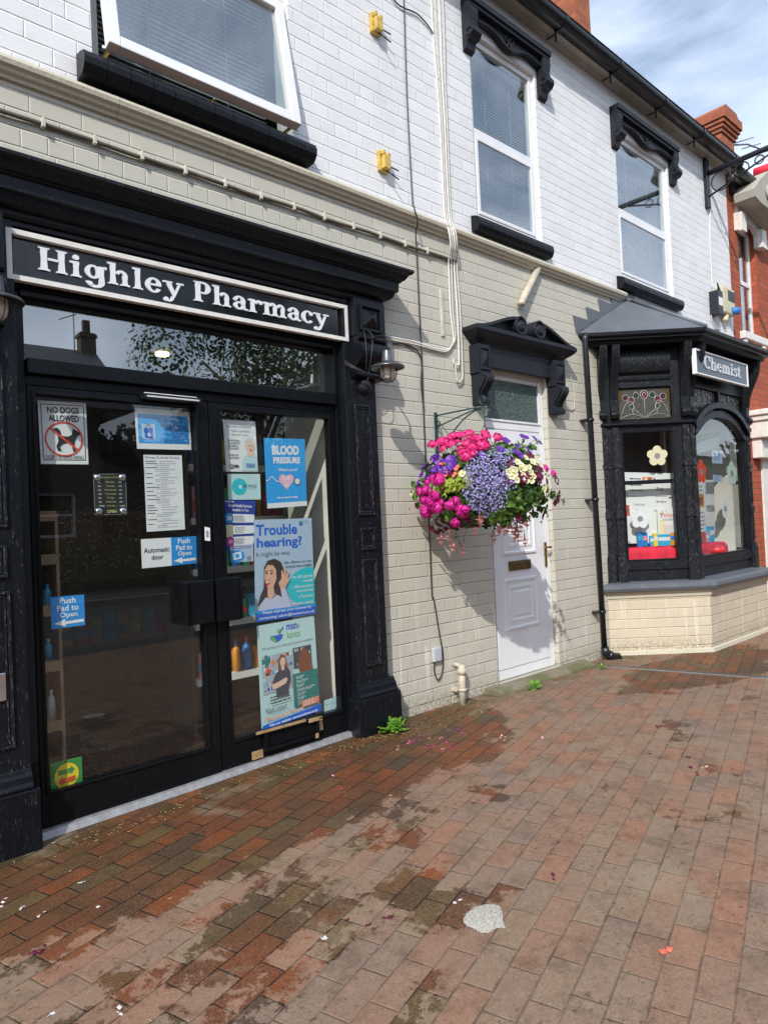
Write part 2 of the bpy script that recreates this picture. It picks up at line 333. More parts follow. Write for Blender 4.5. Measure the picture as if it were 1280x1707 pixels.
# ---------------------------------------------------------------- mesh building
class MB:
    def __init__(s): s.v = []; s.f = []; s.mi = []; s.mats = []; s.sm = []
    def mid(s, m):
        m = M[m] if isinstance(m, str) else m
        if m not in s.mats: s.mats.append(m)
        return s.mats.index(m)
    def add(s, vs, fs, mat=None, smooth=False):
        o = len(s.v); s.v += [tuple(p) for p in vs]; k = s.mid(mat) if mat else 0
        for f in fs: s.f.append([i+o for i in f]); s.mi.append(k); s.sm.append(smooth)
    def box(s, x0, x1, y0, y1, z0, z1, mat=None):
        x0, x1 = sorted((x0, x1)); y0, y1 = sorted((y0, y1)); z0, z1 = sorted((z0, z1))
        s.add([(x0,y0,z0),(x1,y0,z0),(x1,y1,z0),(x0,y1,z0),(x0,y0,z1),(x1,y0,z1),(x1,y1,z1),(x0,y1,z1)],
              [(0,3,2,1),(4,5,6,7),(0,1,5,4),(1,2,6,5),(2,3,7,6),(3,0,4,7)], mat)
        return s
    def tbox(s, f, a0, a1, b0, b1, c0, c1, mat=None):        # box in a local frame f(a,b,c)->world
        vs = [f(a0,b0,c0), f(a1,b0,c0), f(a1,b1,c0), f(a0,b1,c0), f(a0,b0,c1), f(a1,b0,c1), f(a1,b1,c1), f(a0,b1,c1)]
        s.add(vs, [(0,3,2,1),(4,5,6,7),(0,1,5,4),(1,2,6,5),(2,3,7,6),(3,0,4,7)], mat); return s
    def prism(s, pts, f, c0, c1, mat=None, smooth=False):     # polygon pts (a,b) swept along c, placed by f(a,b,c)
        n = len(pts); a = sum(pts[i][0]*pts[(i+1) % n][1]-pts[(i+1) % n][0]*pts[i][1] for i in range(n))
        if a < 0: pts = pts[::-1]
        vs = [f(p[0], p[1], c0) for p in pts] + [f(p[0], p[1], c1) for p in pts]
        s.add(vs, [(i, (i+1) % n, (i+1) % n+n, i+n) for i in range(n)], mat, smooth)
        tri = mg.tessellate_polygon([[Vector((p[0], p[1], 0)) for p in pts]])
        s.add([f(p[0], p[1], c0) for p in pts], [tuple(t) for t in tri], mat); s.add([f(p[0], p[1], c1) for p in pts], [tuple(t)[::-1] for t in tri], mat)
        return s
    def poly(s, pts, f, c, mat=None):
        tri = mg.tessellate_polygon([[Vector((p[0], p[1], 0)) for p in pts]])
        s.add([f(p[0], p[1], c) for p in pts], [tuple(t) for t in tri], mat); return s
    def tube(s, path, r, n=8, mat=None, cap=True):
        path = [Vector(p) for p in path]; rs = r if isinstance(r, (list, tuple)) else [r]*len(path)
        up = None; vs = []
        for i, p in enumerate(path):
            d = (path[min(i+1, len(path)-1)]-path[max(i-1, 0)]).normalized()
            if up is None: up = d.orthogonal().normalized()
            up = (up-d*up.dot(d)); up = up.normalized() if up.length > 1e-6 else d.orthogonal().normalized(); w_ = d.cross(up)
            vs += [p+(up*math.cos(2*math.pi*k/n)+w_*math.sin(2*math.pi*k/n))*rs[i] for k in range(n)]
        fs = [(i*n+k, i*n+(k+1) % n, (i+1)*n+(k+1) % n, (i+1)*n+k) for i in range(len(path)-1) for k in range(n)]
        if cap: fs += [tuple(range(n))[::-1], tuple(range((len(path)-1)*n, len(path)*n))]
        s.add(vs, fs, mat, True); return s
    def lathe(s, prof, c, axis=(0, 0, 1), n=24, mat=None):    # prof = [(radius, height along axis)]
        ax = Vector(axis).normalized(); a = ax.orthogonal().normalized(); b = ax.cross(a); c = Vector(c)
        vs = [c+ax*h+(a*math.cos(2*math.pi*k/n)+b*math.sin(2*math.pi*k/n))*max(r, 1e-5) for r, h in prof for k in range(n)]
        s.add(vs, [(i*n+k, i*n+(k+1) % n, (i+1)*n+(k+1) % n, (i+1)*n+k) for i in range(len(prof)-1) for k in range(n)], mat, True); return s
    def ring(s, f, x0, x1, z0, z1, t, d0, d1, mat=None):       # rectangular frame: members of width t
        tl, tr_, tb, tt = t if isinstance(t, tuple) else (t,)*4
        s.tbox(f, x0, x0+tl, z0, z1, d0, d1, mat); s.tbox(f, x1-tr_, x1, z0, z1, d0, d1, mat)
        s.tbox(f, x0+tl, x1-tr_, z0, z0+tb, d0, d1-.0008, mat); s.tbox(f, x0+tl, x1-tr_, z1-tt, z1, d0, d1-.0008, mat); return s
    def build(s, name, mat=None, parent=None, bevel=0, smooth=None, label=None):
        me = bpy.data.meshes.new(name); me.from_pydata(s.v, [], s.f)
        if s.mats and mat is None:
            for q in s.mats: me.materials.append(q)
            me.polygons.foreach_set('material_index', s.mi)
        else: me.materials.append(M[mat] if isinstance(mat, str) else mat)
        me.polygons.foreach_set('use_smooth', [bool(x) if smooth is None else smooth for x in s.sm])
        me.update()
        uvl = me.uv_layers.new(name='UVMap'); vt = me.vertices; uvs = [0.0]*(2*len(me.loops))
        for p in me.polygons:
            nn = p.normal
            if abs(nn.z) > .8: ux, uy = Vector((1, 0, 0)), Vector((0, 1, 0))
            else:
                ux = Vector((-nn.y, nn.x, 0)).normalized(); uy = Vector((0, 0, 1))
            for li in p.loop_indices:
                co = vt[me.loops[li].vertex_index].co; uvs[2*li] = co.dot(ux); uvs[2*li+1] = co.dot(uy)
        uvl.data.foreach_set('uv', uvs)
        o = bpy.data.objects.new(name, me); C.objects.link(o)
        if bevel:
            b = o.modifiers.new('bevel', 'BEVEL'); b.width = bevel; b.segments = 2; b.limit_method = 'ANGLE'; b.angle_limit = R(40)
        if parent:
            o.parent = parent; pm = Matrix.Translation(parent.location) if parent.type == 'EMPTY' else Matrix.Identity(4)
            o.matrix_parent_inverse = pm.inverted()
        if label: o['label'] = label
        return o
def thing(name, label, cat, loc=(0, 0, 0), group=None):
    o = bpy.data.objects.new(name, None); o.empty_display_size = .1; C.objects.link(o); o.location = loc; o['label'] = label; o['category'] = cat
    if group: o['group'] = group
    return o
def tag(o, label, cat, group=None):
    o['label'] = label; o['category'] = cat
    if group: o['group'] = group
    return o
def struct(o, kind='structure'): o['kind'] = kind; return o
FX = lambda a, b, c: (a, c, b)            # a = X, b = Z, c = Y
def FS(p0, p1):                           # local frame of a vertical face: a along it, b up, c outwards
    p0 = Vector((*p0, 0)); p1 = Vector((*p1, 0)); t = (p1-p0).normalized(); nrm = Vector((t.y, -t.x, 0))
    fn = lambda a, b, c: tuple(p0+t*a+nrm*c+Vector((0, 0, b)))
    fn.p0, fn.t, fn.n, fn.len = p0, t, nrm, (p1-p0).length
    return fn
def PL(fn, px, py, c=0):                  # sight line met with that face (offset c outwards): returns (a, z)
    d = ray(px, py); q = fn.p0+fn.n*c; t = (q-EYE).dot(fn.n)/d.dot(fn.n); h = EYE+d*t
    return (h-fn.p0).dot(fn.t), h.z
def wall_cells(mb, x0, x1, z0, z1, holes, y, th, mat, f=FX):
    xs = sorted({x0, x1, *[h[0] for h in holes], *[h[1] for h in holes]}); zs = sorted({z0, z1, *[h[2] for h in holes], *[h[3] for h in holes]})
    xs = [a for a in xs if x0 <= a <= x1]; zs = [a for a in zs if z0 <= a <= z1]
    for i in range(len(xs)-1):
        for j in range(len(zs)-1):
            cx, cz = (xs[i]+xs[i+1])/2, (zs[j]+zs[j+1])/2
            if any(h[0] < cx < h[1] and h[2] < cz < h[3] for h in holes): continue
            mb.add([f(xs[i], zs[j], y), f(xs[i+1], zs[j], y), f(xs[i+1], zs[j+1], y), f(xs[i], zs[j+1], y)], [(0, 1, 2, 3)], mat)
    for a, b, c, d in holes:
        c2, d2 = max(c, z0), min(d, z1)
        if d2 <= c2: continue
        mb.add([f(a, c2, y), f(a, c2, y+th), f(a, d2, y+th), f(a, d2, y)], [(0, 3, 2, 1)], mat)
        mb.add([f(b, c2, y), f(b, c2, y+th), f(b, d2, y+th), f(b, d2, y)], [(0, 1, 2, 3)], mat)
        if c >= z0: mb.add([f(a, c, y), f(b, c, y), f(b, c, y+th), f(a, c, y+th)], [(0, 1, 2, 3)], mat)
        if d <= z1: mb.add([f(a, d, y), f(b, d, y), f(b, d, y+th), f(a, d, y+th)], [(3, 2, 1, 0)], mat)

# ---------------------------------------------------------------- lettering
_txt = {}
def text_tris(sx, bold=0.0, res=3):
    k = (sx, bold, res)
    if k in _txt: return _txt[k]
    cu = bpy.data.curves.new('lettering', 'FONT'); cu.body = sx; cu.size = 1; cu.offset = bold; cu.resolution_u = res; cu.fill_mode = 'BOTH'
    ob = bpy.data.objects.new('lettering', cu); C.objects.link(ob); dg = bpy.context.evaluated_depsgraph_get(); me = ob.evaluated_get(dg).to_mesh()
    vs = [(p.co.x, p.co.y) for p in me.vertices]; fs = [tuple(p.vertices) for p in me.polygons]
    ob.evaluated_get(dg).to_mesh_clear(); bpy.data.objects.remove(ob); bpy.data.curves.remove(cu)
    xs = [p[0] for p in vs]; ys = [p[1] for p in vs]
    r = (vs, fs, min(xs), max(xs), min(ys), max(ys)); _txt[k] = r; return r
class Sheet:
    """A printed sheet lying in a quadrilateral (corners TL, TR, BR, BL in world); print is laid in 0..100 units, y down."""
    def __init__(s, corners, nrm, base, th=.0006, step=.00035):
        s.c = [Vector(p) for p in corners]; s.n = Vector(nrm).normalized(); s.mb = MB(); s.k = 1; s.step = step
        f0 = s.pt
        vs = [f0(0, 0, 0), f0(100, 0, 0), f0(100, 100, 0), f0(0, 100, 0)]; b = [p-s.n*th for p in vs]
        s.mb.add(vs+b, [(3, 2, 1, 0), (4, 5, 6, 7), (0, 1, 5, 4), (1, 2, 6, 5), (2, 3, 7, 6), (3, 0, 4, 7)], base)
    def pt(s, x, y, k):
        u, v = x/100, y/100; a, b, c, d = s.c
        return a*(1-u)*(1-v)+b*u*(1-v)+c*u*v+d*(1-u)*v+s.n*(k*s.step)
    def poly(s, pts, mat):
        n_ = len(pts); a = sum(pts[i][0]*pts[(i+1) % n_][1]-pts[(i+1) % n_][0]*pts[i][1] for i in range(n_))
        tri = mg.tessellate_polygon([[Vector((p[0], p[1], 0)) for p in pts]])
        s.mb.add([s.pt(p[0], p[1], s.k) for p in pts], [tuple(t)[::-1] for t in tri], mat); s.k += 1; return s
    def rect(s, x0, y0, x1, y1, mat): return s.poly([(x0, y0), (x1, y0), (x1, y1), (x0, y1)], mat)
    def ell(s, cx, cy, rx, ry, mat, n=28): return s.poly([(cx+rx*math.cos(2*math.pi*i/n), cy+ry*math.sin(2*math.pi*i/n)) for i in range(n)], mat)
    def ringe(s, cx, cy, rx, ry, t, mat, n=36):
        vs = []; 
        for i in range(n):
            a = 2*math.pi*i/n
            vs += [s.pt(cx+rx*math.cos(a), cy+ry*math.sin(a), s.k), s.pt(cx+(rx-t)*math.cos(a), cy+(ry-t*ry/rx)*math.sin(a), s.k)]
        s.mb.add(vs, [(2*i, 2*i+1, (2*i+3) % (2*n), (2*i+2) % (2*n)) for i in range(n)], mat); s.k += 1; return s
    def line(s, x0, y0, x1, y1, w, mat):
        d = math.hypot(x1-x0, y1-y0) or 1; nx, ny = -(y1-y0)/d*w/2, (x1-x0)/d*w/2
        return s.poly([(x0+nx, y0+ny), (x1+nx, y1+ny), (x1-nx, y1-ny), (x0-nx, y0-ny)], mat)
    def frame(s, x0, y0, x1, y1, t, mat, ty=None):
        ty = ty or t; s.rect(x0, y0, x1, y0+ty, mat); s.rect(x0, y1-ty, x1, y1, mat); s.rect(x0, y0+ty, x0+t, y1-ty, mat); s.rect(x1-t, y0+ty, x1, y1-ty, mat); return s
    def text(s, t, x0, y0, x1, y1, mat, bold=0.0, res=3, dy=0):   # fitted into the box; y1 is the bottom; dy tilts the line
        vs, fs, a, b, c, d = text_tris(t, bold, res)
        o = [s.pt(x0+(x-a)/(b-a)*(x1-x0), y1-(y-c)/(d-c)*(y1-y0)+dy*(x-a)/(b-a), s.k) for x, y in vs]
        s.mb.add(o, fs, mat); s.k += 1; return s
    def body(s, x0, y0, x1, n, gap, h, mat, seed=1, ragged=.3, right=False):  # unreadable small print: word-length dashes
        rr = random.Random(seed)
        for i in range(n):
            e = x1-(x1-x0)*rr.random()*ragged; x = x0; y = y0+i*gap; off = (x1-e) if right else 0
            while x < e-2:
                wl = min(rr.uniform(2.5, 8), e-x); s.rect(x+off, y, x+wl+off, y+h, mat); s.k -= 1; x += wl+1.3
        s.k += 1; return s
    def build(s, name, label, cat, group=None): return tag(s.mb.build(name), label, cat, group)

# serif lettering cut from strokes, for the two painted shop signs
def serif_shapes(ch):
    o = []
    def box(x0, y0, x1, y1): o.append([(x0, y0), (x1, y0), (x1, y1), (x0, y1)])
    def stem(x0, x1, y0, y1, sb=True, st=True, half=False):
        m_ = (x0+x1)/2; k = .025; ym = (y0+y1)/2
        o.append([(x0, y0), (x1, y0), (x1-k, ym), (x1, y1), (x0, y1), (x0+k, ym)])
        if sb: o.append([(x0-.08, y0), (x1+.08, y0), (x1+.07, y0+.055), (x1, y0+.09), (x0, y0+.09), (x0-.07, y0+.055)])
        if st:
            if half: o.append([(x0-.11, y1-.02), (x0-.09, y1-.09), (x0, y1-.12), (x1, y1-.12), (x1, y1), (x0+.02, y1)])
            else: o.append([(x0-.07, y1-.055), (x0, y1-.09), (x1, y1-.09), (x1+.07, y1-.055), (x1+.08, y1), (x0-.08, y1)])
    def ring(cx, cy, rx, ry, tx, ty, a0=0, a1=360, n=22):
        p = []; q = []
        for i in range(n+1):
            a = R(a0+(a1-a0)*i/n); p.append((cx+rx*math.cos(a), cy+ry*math.sin(a))); q.append((cx+(rx-tx)*math.cos(a), cy+(ry-ty)*math.sin(a)))
        for i in range(n): o.append([p[i], p[i+1], q[i+1], q[i]])
    def dot(cx, cy, r): o.append([(cx+r*math.cos(R(20*i)), cy+r*math.sin(R(20*i))) for i in range(18)])
    w = .7
    if ch == 'H': stem(.1, .33, 0, 1); stem(.67, .90, 0, 1); box(.33, .47, .67, .57); w = 1.03
    elif ch == 'i': stem(.13, .34, 0, .68, True, True, True); dot(.235, .86, .115); w = .50
    elif ch == 'l': stem(.12, .33, 0, 1, True, True, True); w = .48
    elif ch == 'h': stem(.12, .33, 0, 1, True, True, True); ring(.52, .45, .24, .25, .16, .12, 0, 165); stem(.56, .76, 0, .47, True, False); w = .92
    elif ch == 'n': stem(.12, .33, 0, .68, True, True, True); ring(.52, .45, .24, .25, .16, .12, 0, 165); stem(.56, .76, 0, .47, True, False); w = .92
    elif ch == 'm': stem(.12, .33, 0, .68, True, True, True); ring(.50, .45, .22, .25, .15, .12, 0, 165); stem(.53, .72, 0, .47, True, False); ring(.90, .45, .22, .25, .15, .12, 0, 165); stem(.93, 1.12, 0, .47, True, False); w = 1.26
    elif ch == 'g': ring(.31, .38, .28, .31, .17, .09); stem(.50, .71, -.05, .66, False, False); box(.69, .58, .80, .68); ring(.38, -.06, .33, .26, .20, .11, 185, 362); w = .80
    elif ch == 'e': ring(.35, .34, .32, .36, .18, .09, 12, 330); box(.12, .32, .64, .41); w = .73
    elif ch == 'a': stem(.40, .61, .02, .50, False, False); ring(.32, .44, .29, .26, .20, .09, 0, 160); dot(.13, .50, .08); ring(.31, .20, .26, .21, .17, .08, 20, 340); box(.55, 0, .72, .08); w = .74
    elif ch == 'r': stem(.12, .33, 0, .68, True, True, True); ring(.50, .42, .22, .26, .14, .12, 55, 165); dot(.60, .56, .10); w = .70
    elif ch == 'c': ring(.36, .34, .33, .36, .19, .09, 42, 322); dot(.54, .53, .10); w = .70
    elif ch == 'y':
        o.append([(.08, .66), (.30, .66), (.50, .12), (.40, -.02)]); o.append([(.74, .66), (.64, .66), (.37, -.06), (.46, -.06)])
        ring(.22, -.08, .20, .22, .12, .09, 255, 372, 10); dot(.10, -.20, .10); box(.0, .60, .37, .68); box(.56, .60, .84, .68); w = .82
    elif ch == 'P': stem(.1, .33, 0, 1); ring(.42, .70, .34, .30, .20, .09, -88, 92); box(.25, .91, .44, 1.0); box(.25, .40, .44, .49); w = .82
    elif ch == 's': ring(.29, .49, .22, .21, .14, .09, 45, 265); ring(.31, .20, .24, .22, .15, .09, -130, 88); box(.05, .0, .11, .22); box(.46, .48, .51, .68); w = .60
    elif ch == 't': stem(.17, .37, .08, .86, False, False); box(.02, .58, .52, .67); ring(.38, .14, .21, .16, .16, .09, 190, 330); w = .56
    elif ch == 'C': ring(.50, .5, .46, .52, .24, .10, 42, 318); box(.80, .62, .87, 1.0); w = .95
    return o, w
def serif_word(mb, word, f, a0, a1, b0, cap, c, depth, mat):
    tot = 0; parts = []
    for ch in word:
        if ch == ' ': tot += .42; continue
        sh, w_ = serif_shapes(ch); parts.append((tot, sh)); tot += w_
    k = (a1-a0)/tot
    for x, sh in parts:
        for i, p in enumerate(sh):
            mb.prism([(a0+(x+q[0])*k, b0+q[1]*cap) for q in p], f, c, c+depth+(.00008 if depth > 0 else -.00008)*(i % 30), mat)
# ================================================================ ground and street
def ground_sheet():
    mb = MB(); xs = [-60, -20, -8, -4, -2, -1] + [i*.2 for i in range(0, 41)] + [9, 10, 14, 20, 40, 90]; ys = [-4.6, -3, -2, -1, -.5, 0, .15]
    for i in range(len(xs)-1):
        for j in range(len(ys)-1):
            a, b = xs[i], xs[i+1]; mb.add([(a, ys[j], gz(a)), (b, ys[j], gz(b)), (b, ys[j+1], gz(b)), (a, ys[j+1], gz(a))], [(0, 1, 2, 3)])
    return mb.build('pavement', 'block_paving', smooth=True)
struct(ground_sheet())
mb = MB(); mb.box(-60, 90, -4.75, -4.6, -.14, .0); struct(mb.build('kerb', 'kerb_stone', bevel=.01))
mb = MB(); mb.add([(-300, -300, -.125), (400, -300, -.125), (400, 300, -.125), (-300, 300, -.125)], [(0, 1, 2, 3)]); struct(mb.build('ground', 'asphalt'))
mb = MB(); mb.box(-60, 90, -11.6, -11.45, -.14, .0); struct(mb.build('opposite_kerb', 'kerb_stone'))
mb = MB(); mb.box(-60, 90, -14, -11.6, -.13, -.004); struct(mb.build('opposite_pavement', 'asphalt'))

# ================================================================ the painted building
B = thing('painted_brick_building', 'long terraced shop building, white painted brick above and cream painted brick below', 'building', (4, 0, 0))
XW, XE = -3.0, 9.2
ZT = 5.75
def win_hole(l, r, b, t): return (l, r, b, t)
W1 = (1.235, 2.44, 3.715, 5.25); W2 = (4.178, 5.052, 3.73, 5.24); W3 = (6.41, 7.55, 3.73, 5.23)
DR = (4.165, 5.0, 0.02, 2.56)                       # white door
SHOP = (.62, 2.92, 0.0, 2.86)                        # shopfront opening behind the pilasters
ZS = 3.50                                            # colour change behind the string course
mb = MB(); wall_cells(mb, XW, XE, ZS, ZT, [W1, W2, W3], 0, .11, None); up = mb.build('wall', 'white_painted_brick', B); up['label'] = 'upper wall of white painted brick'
mb = MB(); wall_cells(mb, XW, XE, -.05, ZS, [(SHOP[0], SHOP[1], -.06, SHOP[3]), (DR[0], DR[1], .0, DR[3]), (5.90, 8.50, .70, 3.0)], 0, .11, None)
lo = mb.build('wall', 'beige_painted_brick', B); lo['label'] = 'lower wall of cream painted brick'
# shell of the rooms
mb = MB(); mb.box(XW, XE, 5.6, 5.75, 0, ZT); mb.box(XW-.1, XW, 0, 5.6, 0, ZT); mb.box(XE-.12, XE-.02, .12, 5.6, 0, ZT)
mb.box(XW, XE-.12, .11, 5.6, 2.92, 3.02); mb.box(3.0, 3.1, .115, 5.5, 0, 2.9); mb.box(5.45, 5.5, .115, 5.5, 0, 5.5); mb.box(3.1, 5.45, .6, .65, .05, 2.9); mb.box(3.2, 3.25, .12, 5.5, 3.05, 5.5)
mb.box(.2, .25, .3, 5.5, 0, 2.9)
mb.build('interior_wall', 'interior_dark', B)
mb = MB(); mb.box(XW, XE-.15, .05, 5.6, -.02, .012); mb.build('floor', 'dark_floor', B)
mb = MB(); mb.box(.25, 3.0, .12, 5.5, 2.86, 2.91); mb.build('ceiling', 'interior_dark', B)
mb = MB(); mb.add([(2.70, .06, .10), (2.70, .62, .10), (2.70, .62, 2.75), (2.70, .06, 2.75)], [(3, 2, 1, 0)]); mb.box(2.701, 2.76, .06, .62, .10, 2.75)
mb.build('interior_panel', 'interior_paint', B)
for nx, ny, r_ in ((2.42, 1.95, .055),):
    mb = MB(); mb.lathe([(r_, 0), (r_, .02), (0, .02)], (nx, ny, 2.835)); mb.build('downlight', 'downlight_glow', B)
# roof, eaves
mb = MB(); mb.prism([(-.19, 5.80), (2.7, 7.85), (5.9, 5.55), (5.9, 5.4), (2.7, 7.7), (-.10, 5.74)], lambda a, b, c: (c, a, b), XW, XE+.0); mb.build('roof', 'slate', B)
zs_, zt_ = 5.42, 5.57
mb = MB(); mb.prism([(0, 5.64), (-.03, 5.645), (-.05, 5.665), (-.085, 5.655), (-.105, 5.66), (-.105, 5.76), (0, 5.765)], lambda a, b, c: (c, a, b), XW, XE-.004); mb.build('soffit', 'aged_cream_soffit', B)
def gutter(x0, x1, parent, mat='black_plastic'):
    mb = MB(); n_ = 12
    for s_, r_ in ((1, .066), (1, .060)):
        pass
    pr = [(-.172+.068*math.cos(R(a)), 5.705+.068*math.sin(R(a))) for a in range(180, 361, 15)] + [(-.172+.061*math.cos(R(a)), 5.705+.061*math.sin(R(a))) for a in range(360, 179, -15)]
    mb.prism(pr, lambda a, b, c: (c, a, b), x0, x1); return mb.build('gutter', mat, parent, smooth=False)
gt = gutter(XW, XE-.02, B)
x = .6
while x < 9.2:
    mb = MB(); pr = [(-.172+.076*math.cos(R(a)), 5.705+.076*math.sin(R(a))) for a in range(175, 366, 10)] + [(-.172+.069*math.cos(R(a)), 5.705+.069*math.sin(R(a))) for a in range(365, 174, -10)]
    mb.prism(pr, lambda a, b, c: (c, a, b), x-.022, x+.022); mb.box(x-.008, x+.008, -.115, -.105, 5.56, 5.70); mb.box(x-.006, x+.006, -.105, -.02, 5.625, 5.636); mb.build('bracket', 'black_plastic', gt); x += .93
# string course
mb = MB(); prof = [(0, 3.475), (-.018, 3.475), (-.022, 3.492), (-.040, 3.497), (-.045, 3.512), (-.062, 3.52), (-.068, 3.54), (-.062, 3.556), (-.045, 3.560), (-.040, 3.572), (0, 3.588)]
x = XW
while x < 6.38:
    e = min(x+.62, 6.38); mb.prism(prof, lambda a, b, c: (c, a, b+.006*math.sin(c*.9)), x+.0012, e-.0012); x = e
mb.build('string_course', 'string_course_paint', B)

def ticks(mb, f, x0, x1, y0, z0, n):
    for i in range(n):
        a = x0+(x1-x0)*i/n; b = x0+(x1-x0)*(i+1)/n
        pr = [(0, z0+.13), (y0*.55, z0+.115), (y0*.9, z0+.10), (y0, z0+.07), (y0*.97, z0+.04), (y0*.80, z0+.012), (y0*.6, z0), (0, z0)]
        mb.prism(pr, lambda p, q, c: (c, p, q), a+.0016, b-.0016)
def sill(x0, x1, ztop, n, y=-.12):
    mb = MB(); ticks(mb, None, x0, x1, y, ztop-.13, n); return mb.build('sill', 'black_gloss_paint', B)
sill(1.155, 2.535, 3.735, 12, -.115); sill(4.10, 5.10, 3.735, 13, -.085); sill(6.30, 7.62, 3.725, 15, -.085)

def hood(x0, x1, zt, h=.22, bh=.22):                # scrolled window hood with end brackets
    mb = MB(); w_ = x1-x0; zb = zt-h; bw = .16
    pts = [(x0, zt), (x1, zt), (x1, zb-bh), (x1-.015, zb-bh)]
    mb.box(x0, x1, -.10, 0, zt-.045, zt); mb.box(x0+.015, x1-.015, -.085, 0, zt-.075, zt-.045)
    low = []
    n_ = 30
    for i in range(n_+1):
        t = i/n_; low.append((x0+bw*.7+(w_-1.4*bw)*t, zt-.125-.055*(.5-.5*math.cos(2*math.pi*t*1.0))-.02*math.cos(4*math.pi*t)))
    mb.prism([(x0+bw*.7, zt-.07), (x1-bw*.7, zt-.07)] + low[::-1], FX, -.045, 0)
    for i in range(n_): mb.tube([(low[i][0], -.05, low[i][1]), (low[i+1][0], -.05, low[i+1][1])], .013, 6, None, False)
    cx = (x0+x1)/2
    for s_ in (-1, 1):
        mb.tube([(cx+s_*(.03+.022*math.cos(R(a))), -.052, zt-.115+.024*math.sin(R(a))) for a in range(0, 361, 30)], .007, 5, None, False)
        mb.tube([(cx+s_*.008, -.052, zt-.14), (cx+s_*.03, -.052, zt-.17), (cx+s_*.012, -.052, zt-.19)], .008, 5)
    for xa, xb in ((x0, x0+.105), (x1-.105, x1)):
        pr = [(0, zt-.05), (-.08, zt-.05), (-.085, zt-.12), (-.07, zt-.18), (-.085, zt-.225), (-.11, zt-.26), (-.115, zt-.30), (-.09, zt-.335), (-.05, zt-.345), (-.035, zt-.40), (0, zt-.42)]
        mb.prism(pr, lambda a, b, c: (c, a, b), xa, xb)
        mb.tube([(xa-.003, -.075-.03*math.cos(R(a)), zt-.295+.03*math.sin(R(a))) for a in range(0, 361, 30)], .007, 5, None, False)
    return mb.build('window_hood', 'cast_iron_black', B)
hood(4.10, 5.185, 5.45); hood(6.33, 7.68, 5.44); hood(1.15, 2.53, 5.45)

def blind(x0, x1, z0, z1, y, sp=.026, slat=.014):
    mb = MB(); z = z1-.04
    while z > z0: mb.add([(x0, y, z), (x1, y, z), (x1, y+slat, z+.006), (x0, y+slat, z+.006), (x0, y, z-.0012), (x1, y, z-.0012), (x1, y+slat, z+.0048), (x0, y+slat, z+.0048)], [(0, 1, 2, 3), (7, 6, 5, 4), (0, 4, 5, 1)]); z -= sp
    for k in (.3, .75):
        xx = x0+(x1-x0)*k; mb.tube([(xx, y-.003, z1), (xx, y-.003, z0)], .0014, 4)
    mb.box(x0, x1, y-.005, y+.03, z1-.035, z1); return mb
# window 1: wide casement, hinged at its head and pushed open at the foot
wn = MB(); wn.ring(FX, W1[0]+.004, W1[1]-.004, W1[2]+.02, W1[3]-.004, (.045, .045, .045, .045), .045, .10); wn.tbox(FX, W1[0]+.05, W1[1]-.05, 4.60, 4.655, .046, .099)
wn = wn.build('window', 'cream_upvc', B, bevel=.004)
mb = MB(); mb.box(W1[0]+.05, W1[1]-.05, .07, .076, 4.655, 5.2); mb.build('pane', 'window_glass', wn)
zh, zb_ = 4.60, 3.775; yh, yb = .045, -.095
def fsash(a, b, c):                                 # a = X, b along the sash from the hinge downwards, c outwards
    L_ = math.hypot(zh-zb_, yh-yb); t = b/L_; return (a, yh+(yb-yh)*t-c*(zh-zb_)/L_, zh+(zb_-zh)*t+c*(yh-yb)/L_)
Ls = math.hypot(zh-zb_, yh-yb)
mb = MB(); X0, X1 = 1.272, 2.415; tw = .062
mb.tbox(fsash, X0, X0+tw, 0, Ls, -.02, .035); mb.tbox(fsash, X1-tw, X1, 0, Ls, -.02, .035); mb.tbox(fsash, X0+tw, X1-tw, 0, tw, -.02, .034); mb.tbox(fsash, X0+tw, X1-tw, Ls-tw, Ls, -.02, .034)
mb.tbox(fsash, X0-.012, X1+.012, Ls-.018, Ls, -.03, -.018)
sh = mb.build('sash', 'white_upvc', wn, bevel=.005)
mb = MB(); mb.tbox(fsash, X0+tw, X1-tw, tw, Ls-tw, .004, .010); mb.build('pane', 'window_glass', wn)
mb = MB(); mb.tube([(1.9, .06, 3.80), (1.9, -.02, 3.79)], .008, 6); mb.build('catch', 'brass', wn)
for xx in (1.29, 2.375): mb = MB(); mb.box(xx, xx+.013, -.06, .06, 3.775, 3.79); mb.build('stay', 'brass', wn)
b_ = blind(W1[0]+.06, W1[1]-.06, 3.9, 5.2, .20, .03, .02); b_.build('blind', 'blind_slats', wn)
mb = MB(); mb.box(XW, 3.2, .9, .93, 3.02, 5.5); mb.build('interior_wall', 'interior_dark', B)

def sashwin(h, zm, lb):
    x0, x1, z0, z1 = h; y = .032
    mb = MB(); mb.ring(FX, x0+.003, x1-.003, z0+.01, z1-.003, (.05, .05, .055, .05), y, y+.05); mb.tbox(FX, x0+.053, x1-.053, zm-.03, zm+.035, y+.001, y+.049)
    mb.ring(FX, x0+.055, x1-.055, z0+.067, zm-.032, .030, y-.008, y+.02)
    w_ = mb.build('window', 'white_upvc', B, bevel=.004)
    mb = MB(); mb.box(x0+.053, x1-.053, y+.012, y+.018, zm+.035, z1-.053); mb.build('pane', 'window_glass', w_)
    mb = MB(); mb.box(x0+.084, x1-.084, y+.0, y+.006, z0+.096, zm-.061); mb.build('pane', 'window_glass', w_)
    blind(x0+.06, x1-.06, lb, z1-.05, y+.07).build('blind', 'blind_slats', w_)
    return w_
sashwin(W2, 4.46, 4.02); sashwin(W3, 4.44, 4.15)
# the dark room side of the upper windows
mb = MB(); mb.box(3.3, 9.0, 1.2, 1.23, 3.05, 5.5); mb.build('interior_wall', 'interior_dark', B)

